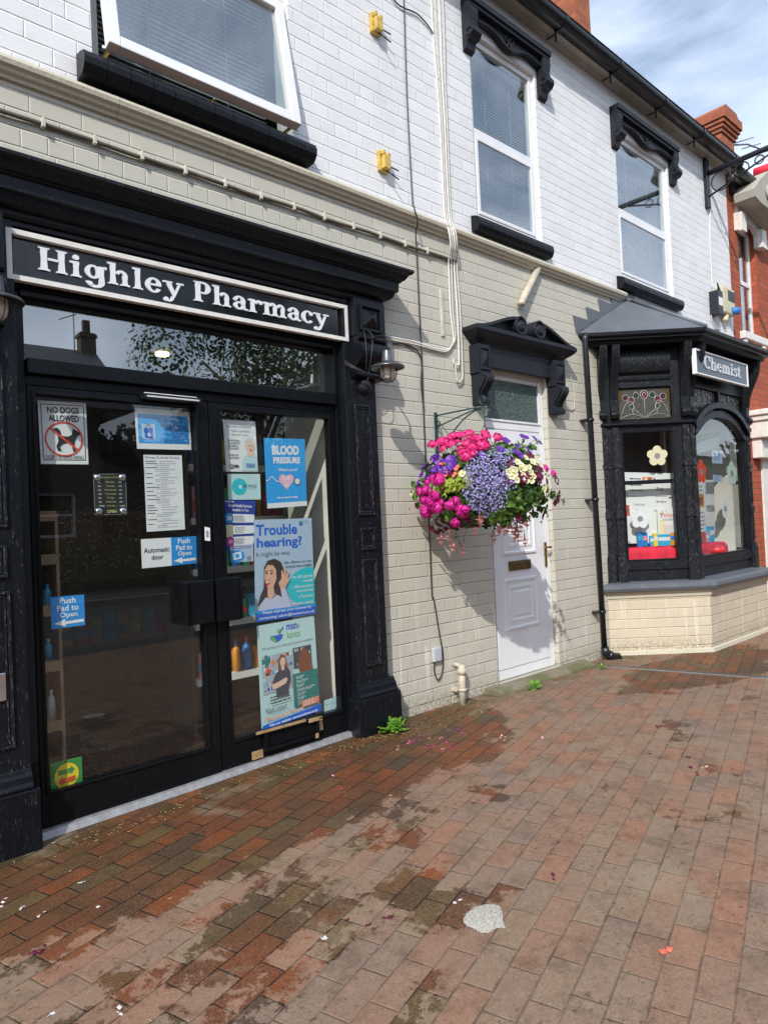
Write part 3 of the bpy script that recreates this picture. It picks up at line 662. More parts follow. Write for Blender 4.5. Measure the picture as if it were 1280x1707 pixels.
# chimneys
def chimney(name, x0, x1, y0, y1, z0, z1, parent, mat):
    mb = MB(); zc = z1
    mb.box(x0, x1, y0, y1, z0, zc-.55); k = .0
    for i, (e, hh) in enumerate(((.035, .08), (.07, .08), (.105, .08))):
        mb.box(x0-e, x1+e, y0-e, y1+e, zc-.55+k+.001, zc-.55+k+hh); k += hh
    mb.box(x0-.14, x1+.14, y0-.14, y1+.14, zc-.309, zc-.12); mb.prism([(x0-.10, zc-.119), (x1+.10, zc-.119), (x1-.05, zc+.02), (x0+.05, zc+.02)], FX, y0-.1, y1+.1)
    c_ = mb.build(name, mat, parent, bevel=.006); return c_
c1x = P(959, 30, 2.0).x
ch = chimney('chimney', c1x, P(985, 55, 2.0).x, 2.0, 2.95, 5.9, 10.4, B, 'old_red_brick')
for k in (.25, .7):
    mb = MB(); xx = c1x+(P(985, 55, 2).x-c1x)*k; mb.lathe([(.12, 0), (.13, .05), (.10, .3), (.12, .33), (.09, .33)], (xx, 2.5, 10.40)); mb.build('chimney_pot', 'clay_pot', ch)

# ---------------------------------------------------------------- shopfront
def pilaster(x0, x1, plx1, sh=.06, name='pilaster'):
    yf = -.08; g = gz(x0)-.01; m_ = 'worn_black_wood'; top = 2.80
    mb = MB(); mb.box(x0, x1, yf, .10, g, top); 
    cx = (x0+x1)/2
    p = mb.build(name, m_, B, bevel=.006)
    mb = MB(); mb.box(x0-.028, plx1, -.115, .09, g, .27); mb.prism([(-.115, .27), (-.115, .285), (-.104, .30), (-.100, .325), (-.088, .338), (-.081, .36), (.09, .36), (.09, .27)], lambda a, b, c: (c, a, b), x0-.018, plx1-.03)
    mb.build('plinth', 'black_gloss_paint', p, bevel=.008)
    def panel(a, b, c, d, nm='panel', pyr=False):
        mb = MB(); f = FX; t = .013
        mb.ring(f, a, b, c, d, t, yf-.012, yf-.0005); mb.ring(f, a+t+.004, b-t-.004, c+t+.004, d-t-.004, .008, yf-.006, yf-.0005)
        if pyr: mb.add([(a+t+.012, yf-.001, c+t+.012), (b-t-.012, yf-.001, c+t+.012), (b-t-.012, yf-.001, d-t-.012), (a+t+.012, yf-.001, d-t-.012), ((a+b)/2, yf-.03, (c+d)/2)], [(0, 1, 4), (1, 2, 4), (2, 3, 4), (3, 0, 4)])
        return mb.build(nm, 'chipped_black_trim', p, bevel=.002)
    panel(cx-.065, cx+.065, 1.42, 2.13); panel(cx-.058, cx+.058, 1.20, 1.34); panel(cx-.065, cx+.065, .46, 1.14)
    # upper console: block with pyramid panel, swelling scroll, moulding
    mb = MB(); k0, k1 = x0-.004+sh, x1+sh; cx = (k0+k1)/2-.008; mb.box(k0, k1, -.135, .10, 2.56, 2.80); mb.ring(FX, cx-.085, cx+.10, 2.595, 2.765, .018, -.150, -.1345)
    mb.add([(cx-.06, -.136, 2.62), (cx+.075, -.136, 2.62), (cx+.075, -.136, 2.74), (cx-.06, -.136, 2.74), (cx+.008, -.175, 2.68)], [(0, 1, 4), (1, 2, 4), (2, 3, 4), (3, 0, 4)])
    pr = [(.0, 2.559), (-.155, 2.559), (-.165, 2.545), (-.155, 2.53)] + [(-.125-.065*math.cos(R(a)), 2.455+.075*math.sin(R(a))) for a in range(80, -81, -16)] + [(-.115, 2.37), (-.10, 2.345), (-.125, 2.335), (-.13, 2.315), (-.115, 2.30), (0, 2.295)]
    mb.prism(pr, lambda a, b, c: (c, a, b), k0+.006, k1-.006)
    mb.build('console', 'black_gloss_paint', p, bevel=.004)
    return p
pilaster(2.70, 2.955, 3.03); pilaster(.565, .825, .85, -.05)
# jambs, head, transom of the opening
YD = 0.0
mb = MB(); mb.box(.825, .876, .0, .09, .02, 2.53); mb.box(2.665, 2.70, -.02, .09, .03, 2.53); mb.box(.876, 2.665, .0, .085, 2.075, 2.125); mb.box(.877, 2.664, -.035, .05, 2.125, 2.195)
mb.box(.825, 2.70, .01, .09, 2.47, 2.58); mb.box(.86, 2.665, -.02, .01, 2.48, 2.51)
mb.build('door_frame', 'black_door_paint', B, bevel=.004)
mb = MB(); mb.box(.838, .868, -.012, .0, .35, 2.03); mb.build('jamb_strip', 'cast_iron_black', B, bevel=.003)
mb = MB(); mb.box(.876, 2.665, .045, .051, 2.195, 2.47); mb.build('transom_window', 'transom_glass', B)
mb = MB(); mb.prism([(-.035, .0), (.09, .0), (.09, .036), (-.02, .030)], lambda a, b, c: (c, a, b+gz(c)), .86, 2.70); mb.build('threshold', 'threshold_strip', B)
def leaf(x0, x1, gx0, gx1, gz0, gz1):
    mb = MB(); mb.ring(FX, x0, x1, gz(x0)+.040, 2.073, (gx0-x0, x1-gx1, gz0-.05, 2.073-gz1), .002, .05)
    mb.ring(FX, gx0-.012, gx1+.012, gz0-.012, gz1+.012, .014, -.006, .0018)
    d = mb.build('glass_door', 'black_door_paint', B, bevel=.003)
    mb = MB(); mb.box(gx0, gx1, .024, .030, gz0, gz1); mb.build('pane', 'door_glass', d); return d
dl = leaf(.879, 1.786, .912, 1.712, .20, 2.037); dr = leaf(1.792, 2.663, 1.862, 2.615, .20, 2.037)
dl['label'] = 'left door leaf'; dr['label'] = 'right door leaf'
def pxbox(x0, y0, x1, y1, y): a = P(x0, y0, y); b = P(x1, y1, y); return a.x, b.x, min(a.z, b.z), max(a.z, b.z)
a, b, c, d = P(306, 1000, -.05).x, P(357, 1000, -.05).x, P(330, 1040, -.05).z, P(330, 969, -.05).z
mb = MB(); mb.box(a, a+.018, -.07, .0, c, d); mb.box(a+.02, b, -.052, -.004, c-.005, d); mb.build('push_pad', 'black_door_paint', dl, bevel=.004)
a, b, c, d = P(362, 1000, -.05).x, P(404, 1000, -.05).x, P(385, 1035, -.05).z, P(385, 963, -.05).z
mb = MB(); mb.box(a, b-.012, -.052, .0, c, d); mb.box(b-.011, b, -.06, .0, c+.004, d-.004); mb.build('push_pad', 'black_door_paint', dr, bevel=.004)
# letter flap low in the right leaf
a, b = P(443, 1240, -.03).x, P(533, 1215, -.03).x; c = P(445, 1253, -.03).z; d = P(445, 1228, -.03).z
mb = MB(); mb.ring(FX, a, b, c-.005, d+.03, .018, -.03, .0); mb.box(a+.02, b-.02, -.012, .0, c+.014, d+.012); fl = mb.build('letter_flap', 'black_door_paint', dr, bevel=.003)
mb = MB(); mb.box(a-.06, b-.10, -.0325, -.0305, d+.024, d+.040); mb.box(b-.004, b+.04, -.006, -.0005, c+.02, d+.02); mb.box(a-.075, a-.005, -.006, -.0005, c-.035, c+.01); mb.box(b-.08, b, -.034, -.0322, d+.01, d+.034); mb.box(b-.035, b-.012, -.0342, -.0325, c-.008, c+.02); mb.build('tape', 'brown_tape', fl)
# door closer sensor
a = P(240, 657, -.05); b = P(334, 663, -.05)
mb = MB(); mb.box(a.x, b.x, -.06, .0, a.z-.022, a.z+.008); sn = mb.build('door_sensor', 'black_plastic', B, bevel=.006)
mb = MB(); mb.prism([(-.062, a.z-.006), (-.03, a.z+.016), (-.02, a.z+.012), (-.0605, a.z-.012)], lambda p, q, c: (c, p, q), a.x+.012, b.x-.012); mb.build('cover', 'white_upvc', sn)
# fascia and cornice
mb = MB(); mb.box(.825, 2.70, -.03, .10, 2.51, 2.87); mb.box(.55, 3.03, -.075, -.031, 2.775, 2.80) ; mb.build('fascia', 'black_door_paint', B)
XC0, XC1 = .0, 3.19
cor = [(0, 2.80), (-.09, 2.80), (-.10, 2.815), (-.10, 2.835), (-.135, 2.842), (-.150, 2.86), (-.158, 2.885), (-.175, 2.89), (-.178, 2.945), (-.19, 2.950), (-.192, 2.958), (-.205, 2.962), (-.215, 2.975), (-.225, 2.992), (-.243, 3.000), (-.252, 3.010), (-.252, 3.026), (-.12, 3.045), (0, 3.06)]
def mitre(prof, x0, x1, f, mat, c0=None):         # profile run along X with mitred return at both ends
    mb = MB(); k = len(prof); vs = []
    for x, s_ in ((x0, -1), (x1, 1)):
        vs += [f(x+s_*(-p[0]), p[0], p[1]) for p in prof]
    fs = [(i, i+1, i+1+k, i+k) for i in range(k-1)]
    mb.add(vs, fs)
    for x, s_, o in ((x0, -1, 0), (x1, 1, 1)):
        v2 = [f(x+s_*(-p[0]), p[0], p[1]) for p in prof] + [f(x+s_*(-p[0]), 0, p[1]) for p in prof]
        mb.add(v2, [(i, i+1, i+1+k, i+k) for i in range(k-1)])
    return mb
mitre(cor, .55-.20+0, XC1-.252, lambda x, y, z: (x, y, z), None).build('cornice', 'worn_black_wood', B)

# ---------------------------------------------------------------- white door
mb = MB(); x0, x1 = DR[0]+.004, DR[1]-.004; y = .045
mb.ring(FX, x0, x1, .075, DR[3]-.004, (.055, .055, .075, .07), y, y+.055); mb.tbox(FX, x0+.055, x1-.055, 2.085, 2.155, y+.001, y+.054)
mb.ring(FX, x0+.045, x1-.045, 2.145, 2.512, .018, y-.008, y+.0)
wd = mb.build('white_door', 'white_upvc', B, bevel=.004)
mb = MB(); mb.box(x0+.062, x1-.062, y+.012, y+.02, 2.155, 2.50); mb.build('transom_pane', 'frosted_glass', wd)
lx0, lx1, lz0, lz1 = x0+.062, x1-.062, .155, 2.078
mb = MB(); mb.box(lx0, lx1, y-.004, y+.04, lz0, lz1); lf = mb.build('leaf', 'white_upvc', wd, bevel=.003)
def dpanel(a, b, c, d):
    mb = MB(); yy = y-.004
    def loop(e, h): return [(a+e, yy-h, c+e), (b-e, yy-h, c+e), (b-e, yy-h, d-e), (a+e, yy-h, d-e)]
    ls = [loop(0, 0), loop(.006, .012), (loop(.022, .014)), loop(.032, .004), loop(.06, .004), loop(.066, .010), loop(.085, .010), loop(.092, .003), loop(.104, .003), loop(.116, .009)]
    vs = [p for l in ls for p in l]; fs = [(4*i+k, 4*i+(k+1) % 4, 4*i+4+(k+1) % 4, 4*i+4+k) for i in range(len(ls)-1) for k in range(4)]; fs.append(tuple(range(len(vs)-4, len(vs)))); mb.add(vs, fs)
    return mb.build('panel', 'white_upvc', lf)
a, b = P(841, 1010, .04).x, P(897, 1010, .04).x
dpanel(a, b, P(845, 1053, .04).z, P(845, 965, .04).z); dpanel(a, b, P(845, 926, .04).z, P(845, 745, .04).z)
a, b = P(849, 945, .03).x, P(885, 945, .03).x; c, d = P(849, 952, .03).z, P(849, 936, .03).z
mb = MB(); mb.box(a, b, y-.018, y-.004, c, d); mb.box(a+.012, b-.012, y-.024, y-.0182, c+.012, d-.012); mb.build('letterbox', 'aged_brass', lf, bevel=.003)
a = P(910, 920, .03)
mb = MB(); mb.box(a.x-.012, a.x+.014, y-.014, y-.001, P(911, 944, .03).z, P(909, 904, .03).z); zz = P(910, 912, .03).z; mb.tube([(a.x, y-.01, zz), (a.x, y-.05, zz), (a.x-.01, y-.055, zz)], .009, 8); mb.tube([(a.x+.02, y-.055, zz), (a.x-.085, y-.055, zz)], [.010, .008], 8); mb.build('handle', 'brass', wd)
mb = MB(); mb.box(x0, x1, -.02, .10, .045, .075); mb.build('sill', 'aged_cream_soffit', wd)
mb = MB(); sx0, sx1 = 3.99, 5.30
pr = [(.10, -.02), (-.10, -.02), (-.135, .0), (-.148, .03), (-.145, .06), (-.12, .085), (-.07, .092), (.10, .095)]
mb.prism(pr, lambda a, b, c: (c, a, b*.8), sx0, sx1); st = mb.build('doorstep', 'step_stone', B, bevel=.01)

# hood over the white door
def doorhood():
    hm = 'cast_iron_black'; X0, X1 = 3.83, 5.10; 
    mb = MB(); mb.box(4.14, 5.0, -.05, 0, 2.55, 2.735)
    prof = [(0, 2.70), (-.05, 2.70), (-.062, 2.722), (-.075, 2.735), (-.10, 2.75), (-.125, 2.768), (-.148, 2.795), (-.148, 2.82), (-.135, 2.832), (0, 2.845)]
    m2 = mitre(prof, 4.08, 5.13, lambda x, y, z: (x, y, z), None); mb.add(m2.v, m2.f)
    hb = mb.build('door_hood', hm, B)
    cy = -.145
    # swan-neck halves ending in volutes
    vl = P(868, 543, -.14); vr2 = P(899, 550, -.14)
    for sgn, cxv, czv, xe in ((1, vl.x, vl.z, 3.95), (-1, vr2.x, vr2.z, 5.26)):
        mb = MB(); r_ = .078; top = []
        n_ = 14; xs, ys = xe, 2.83; ex = cxv-sgn*r_*.55; ez = czv+r_*.86
        for i in range(n_+1):
            t = i/n_; s3 = t*t*(3-2*t); top.append((xs+(ex-xs)*t, ys+(ez-ys)*(s3*.75+t*.25)))
        arc = [(cxv+r_*math.cos(R(a)), czv+r_*math.sin(R(a))) for a in (range(118, -200, -14) if sgn > 0 else range(62, 380, 14))]
        mb.prism(top + arc[:1] + [(arc[0][0], 2.825), (xs, 2.825)], FX, -.09, 0)
        for i in range(n_): mb.prism([top[i], top[i+1], (top[i+1][0], top[i+1][1]-.024), (top[i][0], top[i][1]-.024)], FX, cy, 0, None, False)
        mb.lathe([(0, 0), (r_, 0), (r_, .145)], (cxv, 0, czv), (0, -1, 0), 28); mb.lathe([(r_, .145), (r_, .150), (r_-.013, .152), (r_-.015, .138), (.040, .138), (.038, .153), (.014, .156), (0, .150)], (cxv, 0, czv), (0, -1, 0), 28)
        mb.build('scroll', hm, hb)
    for x0_, x1_ in ((4.0, 4.139), (5.001, 5.155)):
        xa = x0_+.0; xb = x1_
        mb = MB(); mb.box(xa, xb, -.095, 0, 2.475, 2.699); mb.ring(FX, xa+.012, xb-.012, 2.50, 2.675, .014, -.105, -.0945)
        q = (xa+.034, xb-.034, 2.53, 2.645); mb.add([(q[0], -.096, q[2]), (q[1], -.096, q[2]), (q[1], -.096, q[3]), (q[0], -.096, q[3]), ((q[0]+q[1])/2, -.118, (q[2]+q[3])/2)], [(0, 1, 4), (1, 2, 4), (2, 3, 4), (3, 0, 4)])
        pr = [(0, 2.474), (-.12, 2.474), (-.135, 2.455), (-.13, 2.42), (-.10, 2.375), (-.07, 2.34), (-.062, 2.31), (-.075, 2.29), (-.088, 2.275), (-.088, 2.25), (-.07, 2.24), (0, 2.24)]
        mb.prism(pr, lambda a, b, c: (c, a, b), xa+.012, xb-.012)
        for k in (.25, .5, .75):
            xx = xa+.012+(xb-xa-.024)*k; mb.tube([(xx, -.138, 2.45), (xx, -.135, 2.42), (xx, -.105, 2.377), (xx, -.075, 2.34), (xx, -.07, 2.31)], [.011, .013, .012, .010, .009], 6)
        mb.build('bracket', hm, hb, bevel=.003)
doorhood()
# ================================================================ bay window of the chemist's
BW = thing('bay_window', 'black timber bay shop window on cream brick plinth under a lead roof', 'bay window', (7.2, -.3, 0))
pA, pB, pC, pD = (5.78, .05), (6.53, -.65), (7.98, -.65), (8.73, .05)          # plinth
qA, qB, qC, qD = (5.885, .02), (6.49, -.555), (7.93, -.555), (8.56, .02)       # timber
ZPL, ZSILL = .60, .70
mb = MB(); 
for p, q in ((pA, pB), (pB, pC), (pC, pD)):
    mb.add([(*p, 0), (*q, 0), (*q, ZPL), (*p, ZPL)], [(0, 1, 2, 3)])
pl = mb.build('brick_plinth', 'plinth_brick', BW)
def offs(pts, d):                                   # the four plan points pushed out by d
    o = []
    for i, p in enumerate(pts):
        ns = []
        if i > 0: a, b = pts[i-1], pts[i]; t = Vector((b[0]-a[0], b[1]-a[1])).normalized(); ns.append(Vector((t.y, -t.x)))
        if i < 3: a, b = pts[i], pts[i+1]; t = Vector((b[0]-a[0], b[1]-a[1])).normalized(); ns.append(Vector((t.y, -t.x)))
        if len(ns) == 1:
            # stay on the wall line
            v = ns[0]; o.append((p[0]+d/v.x if abs(v.x) > .3 else p[0], p[1])) if i in (0, 3) else o.append(p)
        else:
            m_ = (ns[0]+ns[1]).normalized(); k = d/m_.dot(ns[0]); o.append((p[0]+m_.x*k, p[1]+m_.y*k))
    return o
def sweep(mb, pts, prof, mat=None):                 # prof [(outwards, z)] swept round the bay with mitres
    rows = [offs(pts, d) for d, z in prof]; n_ = len(prof)
    vs = [(r_[i][0], r_[i][1], prof[j][1]) for j, r_ in enumerate(rows) for i in range(4)]
    fs = [(4*j+i, 4*j+i+1, 4*j+5+i, 4*j+4+i) for j in range(n_-1) for i in range(3)]
    mb.add(vs, fs, mat)
P4 = [pA, pB, pC, pD]; Q4 = [qA, qB, qC, qD]
mb = MB(); sweep(mb, P4, [(.0, .55), (.012, .555), (.02, .59), (.035, .605), (.035, .625), (0, .63)]); mb.build('cornice', 'string_course_paint', BW)
mb = MB(); sweep(mb, P4, [(.0, .615), (.05, .615), (.075, .625), (.085, .65), (.08, .68), (.05, .695), (-.12, .715), (-.3, .72)]); mb.build('sill', 'lead_sheet', BW)
mb = MB(); sweep(mb, P4, [(.001, .0), (.02, .0), (.015, .055), (0, .06)]); mb.build('footing', 'string_course_paint', BW)
ZC = 2.86                                            # underside of the bay cornice
mb = MB(); sweep(mb, Q4, [(0, 2.925), (.165, 2.925), (.175, 2.945), (.18, 2.962), (.22, 2.968), (.22, 2.985), (.24, 2.990), (.25, 3.0), (.25, 3.028), (.24, 3.035), (-.1, 3.04)]); mb.build('cornice', 'black_gloss_paint', BW)
# lead hipped roof and stepped flashing
e = offs(Q4, .25); zt_r = 3.50; t0, t1 = (6.42, -.012), (8.25, -.012)
mb = MB(); mb.add([(*e[0], 3.03), (*e[1], 3.03), (*e[2], 3.03), (*e[3], 3.03), (*t0, zt_r), (*t1, zt_r)], [(0, 1, 4), (1, 2, 5, 4), (2, 3, 5)])
rf = mb.build('roof', 'lead_sheet', BW)
mb = MB(); mb.tube([(*e[1], 3.035), (6.48, -.05, zt_r+.0)], .018, 8); mb.tube([(6.40, -.03, zt_r), (8.3, -.03, zt_r)], .02, 8); mb.tube([(*e[0], 3.035), (6.42, -.02, zt_r+.0)], .012, 6)
for k in range(4):
    xa = e[0][0]+(t0[0]-e[0][0])*k/4; za = 3.03+(zt_r-3.03)*k/4; xb = e[0][0]+(t0[0]-e[0][0])*(k+1)/4; zb2 = 3.03+(zt_r-3.03)*(k+1)/4
    mb.prism([(xa-.01, za), (xb+.02, zb2-.0), (xb-.04, zb2+.03), (xa-.05, za+.155)], FX, -.010-.0012*k, -.001)
mb.box(6.34, 6.62, -.014, -.001, 3.46, 3.585)
mb.build('flashing', 'lead_sheet', rf)
ff = [FS(qA, qB), FS(qB, qC), FS(qC, qD)]
ZM = [(0, 0), (.70, .70), (.87, .89), (1.60, 1.64), (2.03, 2.12), (2.09, 2.20), (2.125, 2.25), (2.36, 2.54), (2.445, 2.62), (2.47, 2.67), (2.75, 2.925), (2.80, 2.938), (4, 4)]
def zm(z):
    for (a, b), (c, d) in zip(ZM, ZM[1:]):
        if z <= c: return b+(d-b)*(z-a)/(c-a)
def fm(f):
    g = lambda a, b, c: f(a, zm(b), c); g.len = f.len; return g
def rope(mb, f, a0, a1, z, c, r_=.010):
    n_ = max(6, int((a1-a0)/.022))
    for i in range(n_):
        a = a0+(a1-a0)*i/n_; mb.tube([f(a, z-.010, c), f(a+(a1-a0)/n_*1.3, z+.010, c)], r_, 5)
def bayface(f, front=False, pL=.085, pR=.085, sc=((.0, .07), (-.07, 0)), bc=(.035, -.035)):
    f = fm(f); W = f.len; m_ = 'bay_black_wood'; sc = [(a if a >= 0 and i == 0 or a > 0 else W+a, b if b > 0 else W+b) for i, (a, b) in enumerate(sc)]; bc = [b if b > 0 else W+b for b in bc]
    mb = MB()
    # sill rail, posts, transom, entablature panel
    mb.tbox(f, 0, W, .70, .82, -.07, .0); mb.tbox(f, .06, W-.06, .80, .87, -.06, .015)
    mb.tbox(f, 0, pL, .82, 2.80, -.07, .0); mb.tbox(f, W-pR, W, .82, 2.80, -.07, .0)
    if not front: mb.tbox(f, pL, W-pR, 2.065, 2.115, -.06, .005)
    mb.tbox(f, pL, W-pR, 2.37, 2.46, -.06, .002)
    mb.tbox(f, pL, W-pR, 2.46, 2.80, -.07, -.012)
    if not front:
        pr = [(-.01, 2.47)] + [(.005+.045*math.sin(R(a)), 2.61-.125*math.cos(R(a))) for a in range(0, 181, 12)] + [(-.01, 2.75)]
        mb.prism(pr, lambda a, b, c: f(c, b, a), pL+.01, W-pR-.01)
    fr = mb.build('frame', m_, BW, bevel=.003)
    mb = MB(); [rope(mb, f, q0, q1, 2.09, .03, .011) for q0, q1 in (((-.01, pL), (W-pR, W+.01)) if front else ((-.01, W+.01),))]; 
    if not front: rope(mb, f, pL, W-pR, 2.445, .008, .007)
    mb.build('rope_moulding', 'black_gloss_paint', fr)
    # slender pilasters with blocks and long scrolled brackets
    mb = MB()
    for a in sc:
        mb.tbox(f, a[0]-.008, a[1]+.008, .70, .92, 0, .045); mb.tbox(f, a[0], a[1], .92, .955, 0, .036)
        mb.tbox(f, a[0]+.006, a[1]-.006, .955, 2.07, 0, .024); mb.tbox(f, a[0]-.004, a[1]+.004, 1.27, 1.34, .0, .034); mb.tbox(f, a[0]-.004, a[1]+.004, 1.73, 1.765, .0, .034)
        for zz0, zz1 in ((.99, 1.25), (1.37, 1.70), (1.79, 1.96)):
            mb.tbox(f, a[0]+.018, a[0]+.024, zz0, zz1, .024, .031); mb.tbox(f, a[1]-.024, a[1]-.018, zz0, zz1, .024, .031)
        for k in range(3): mb.tube([f(a[0]+.02+.015*k, 2.05, .028), f(a[0]+.02+.015*k, 1.985, .030)], .005, 5)
    mb.build('pilaster', 'chipped_black_trim', fr, bevel=.003)
    mb = MB()
    for ac in bc:
        hw = .036
        pr = [(0, 2.125), (.045, 2.13), (.062, 2.15), (.062, 2.175), (.045, 2.19), (.026, 2.20), (.030, 2.28), (.045, 2.36), (.075, 2.45), (.12, 2.54), (.155, 2.63), (.165, 2.72), (.165, 2.798), (0, 2.798)]
        mb.prism(pr, lambda a, b, c: f(c, b, a), ac-hw, ac+hw)
        for k in (-.018, 0, .018): mb.tube([f(ac+k, z_, d_+.004) for d_, z_ in ((.030, 2.28), (.045, 2.36), (.075, 2.45), (.12, 2.54), (.155, 2.63), (.165, 2.72), (.165, 2.78))], .006, 5)
        mb.tube([f(ac-hw-.003, 2.16, .045), f(ac+hw+.003, 2.16, .045)], .022, 10)
    mb.build('bracket', m_, fr, bevel=.002)
    return fr
fr0 = bayface(ff[0], False, .19, .15, ((.0, .06), (.10, .17), (-.075, 0)), (.02, .135, -.035)); fr1 = bayface(ff[1], True); fr2 = bayface(ff[2], False, .15, .19, ((.0, .07), (-.17, -.10), (-.06, 0)), (.035, -.135, -.02))
for f0, fr in zip((ff[0], ff[2]), (fr0, fr2)):
    f = fm(f0); W = f.len
    A0, A1 = (.19, W-.15) if f0 is ff[0] else (.15, W-.19)
    mb = MB(); mb.ring(f, A0, A1, .87, 2.065, (.018, .018, .02, .035), -.045, .004); mb.tbox(f, A0+.018, A1-.018, 1.585, 1.62, -.04, .006); mb.build('sash', 'black_gloss_paint', fr, bevel=.003)
    mb = MB(); mb.tbox(f, A0+.01, A1-.01, .885, 2.035, -.03, -.024); mb.build('pane', 'bay_glass', fr)
# front light: round-shouldered head
f = fm(ff[1]); W = f.len
def arch(a0, a1, zs, rise, n_=20): return [(a0+(a1-a0)*i/n_, zs+rise*(1-abs(2*i/n_-1)**2.4)) for i in range(n_+1)]
in_ = arch(.12, W-.12, 1.99, .16); outr = arch(.085, W-.085, 2.02, .185)
mb = MB()
for (lo_, hi_, c0, c1) in ((in_, outr, -.045, .020), (arch(.07, W-.07, 2.045, .18), arch(.05, W-.05, 2.085, .185), .001, .05)):
    for i in range(20): mb.prism([lo_[i], lo_[i+1], hi_[i+1], hi_[i]], f, c0, c1)
for i in range(20):
    if outr[i][1] < 2.20: mb.prism([(outr[i][0], outr[i][1]+.001), (outr[i+1][0], outr[i+1][1]+.001), (outr[i+1][0], 2.215), (outr[i][0], 2.215)], f, -.045, -.002)
mb.prism([(.085, 1.80), (.12, 1.80)] + [(.12, 1.8), (.085, 1.84)], f, -.045, .02) if False else None
mb.tbox(f, .085, .12, .87, 2.02, -.045, .01); mb.tbox(f, W-.12, W-.085, .87, 2.02, -.045, .01); mb.tbox(f, .12, W-.12, .87, .895, -.04, .012)
mb.tbox(f, W/2-.02, W/2+.02, 2.20, 2.38, -.05, .006); mb.tbox(f, .085, .12, 2.02, 2.38, -.05, .004); mb.tbox(f, W-.12, W-.085, 2.02, 2.38, -.05, .004)
mb.build('sash', 'black_gloss_paint', fr1, bevel=.002)
mb = MB(); mb.tbox(f, .11, W-.11, .885, 2.19, -.03, -.024); mb.build('pane', 'bay_glass', fr1)
# stained glass lights
simple('came_lead', (.40, .40, .37), .5, .1, 40); 
n_ = NT('obscured_glass'); o_ = n_.obj(); n_.set(color=n_.mix(n_.noise(o_, 40, 4), (.035, .036, .030), (.085, .083, .07)), rough=.22); n_.bump(n_.noise(o_, 60, 2), .6, .01); M['obscured_glass'] = n_.m
n_ = NT('amber_glass'); n_.set(color=(.075, .05, .012), rough=.2); M['amber_glass'] = n_.m
simple('rose_glass', (.10, .022, .05), .25, .2, 30); simple('leaf_glass', (.015, .045, .022), .25, .2, 30); simple('plum_glass', (.05, .015, .035), .25, .2, 30)
def stained(f, a0, a1, z0, z1, fr):
    f = fm(f)
    mb = MB(); w_, h_ = a1-a0, z1-z0; c = -.028
    mb.tbox(f, a0, a1, z0, z1, c-.006, c, 'obscured_glass')
    g = lambda u, v, d=.004: f(a0+u*w_, z0+v*h_, c+d)
    for s_ in (0, 1):
        m_ = (lambda u: u) if s_ == 0 else (lambda u: 1-u)
        mb.poly([(a0+m_(u)*w_, z0+v*h_) for u, v in ((0, .35), (0, 1), (.10, 1), (.07, .7))], f, c+.001, 'amber_glass')
        for cu, cv, ru, rv, mt in ((.24, .62, .065, .12, 'rose_glass'), (.13, .72, .06, .10, 'plum_glass'), (.34, .78, .06, .10, 'leaf_glass'), (.25, .42, .045, .09, 'leaf_glass')):
            mb.poly([(a0+m_(cu+ru*math.cos(R(t)))*w_, z0+(cv+rv*math.sin(R(t)))*h_) for t in range(0, 360, 24)], f, c+.0015+.0004*cv, mt)
            mb.tube([g(m_(cu+ru*math.cos(R(t))), cv+rv*math.sin(R(t))) for t in range(0, 361, 24)], .0026, 5, 'came_lead', False)
        mb.tube([g(m_(.26), .33), g(m_(.27), .12)], .0026, 5, 'came_lead')
        mb.tube([g(m_(.02+.48*t), .05+.55*math.sin(math.pi*min(1, t*1.25))**.8 if t < .55 else .05+.6*(1-t)) for t in [i/12 for i in range(13)]], .0026, 5, 'came_lead')
        mb.tube([g(m_(.0+.5*t), .02+.14*math.sin(math.pi*t)) for t in [i/10 for i in range(11)]], .0026, 5, 'came_lead')
    mb.poly([(a0+(.5+.075*math.cos(R(t)))*w_, z0+(.80+.14*math.sin(R(t)))*h_) for t in range(0, 360, 20)], f, c+.003, 'rose_glass')
    mb.tube([g(.5+.075*math.cos(R(t)), .80+.14*math.sin(R(t))) for t in range(0, 361, 20)], .0036, 5, 'came_lead', False)
    mb.tube([g(.5+.035*math.cos(R(t)), .80+.07*math.sin(R(t))) for t in range(0, 300, 30)], .003, 5, 'came_lead', False)
    mb.tube([g(.5, .66), g(.5, .02)], .0026, 5, 'came_lead')
    mb.build('stained_glass', None, fr)
stained(ff[0], .195, ff[0].len-.155, 2.125, 2.36, fr0); stained(ff[2], .155, ff[2].len-.195, 2.125, 2.36, fr2)
stained(ff[1], .12, W/2-.02, 2.215, 2.37, fr1); stained(ff[1], W/2+.02, W-.12, 2.215, 2.37, fr1)
# inside of the bay
mb = MB(); mb.prism([(5.96, .10), (6.53, -.48), (7.90, -.48), (8.48, .10), (8.48, .25), (5.96, .25)], lambda a, b, c: (a, b, c), .70, .80); mb.build('window_board', 'white_paint', BW)
mb = MB(); mb.box(5.92, 8.5, .26, .29, .70, 2.8); mb.box(6.22, 8.2, -.2, .25, 2.42, 2.44); mb.build('back_board', 'interior_dark', BW)
mb = MB(); mb.box(8.10, 8.13, -.30, .24, .80, 2.40); mb.box(7.55, 7.59, .20, .25, .8, 2.4); mb.box(7.59, 8.10, .20, .24, 1.60, 1.66); mb.build('inner_frame', 'interior_paint', BW)
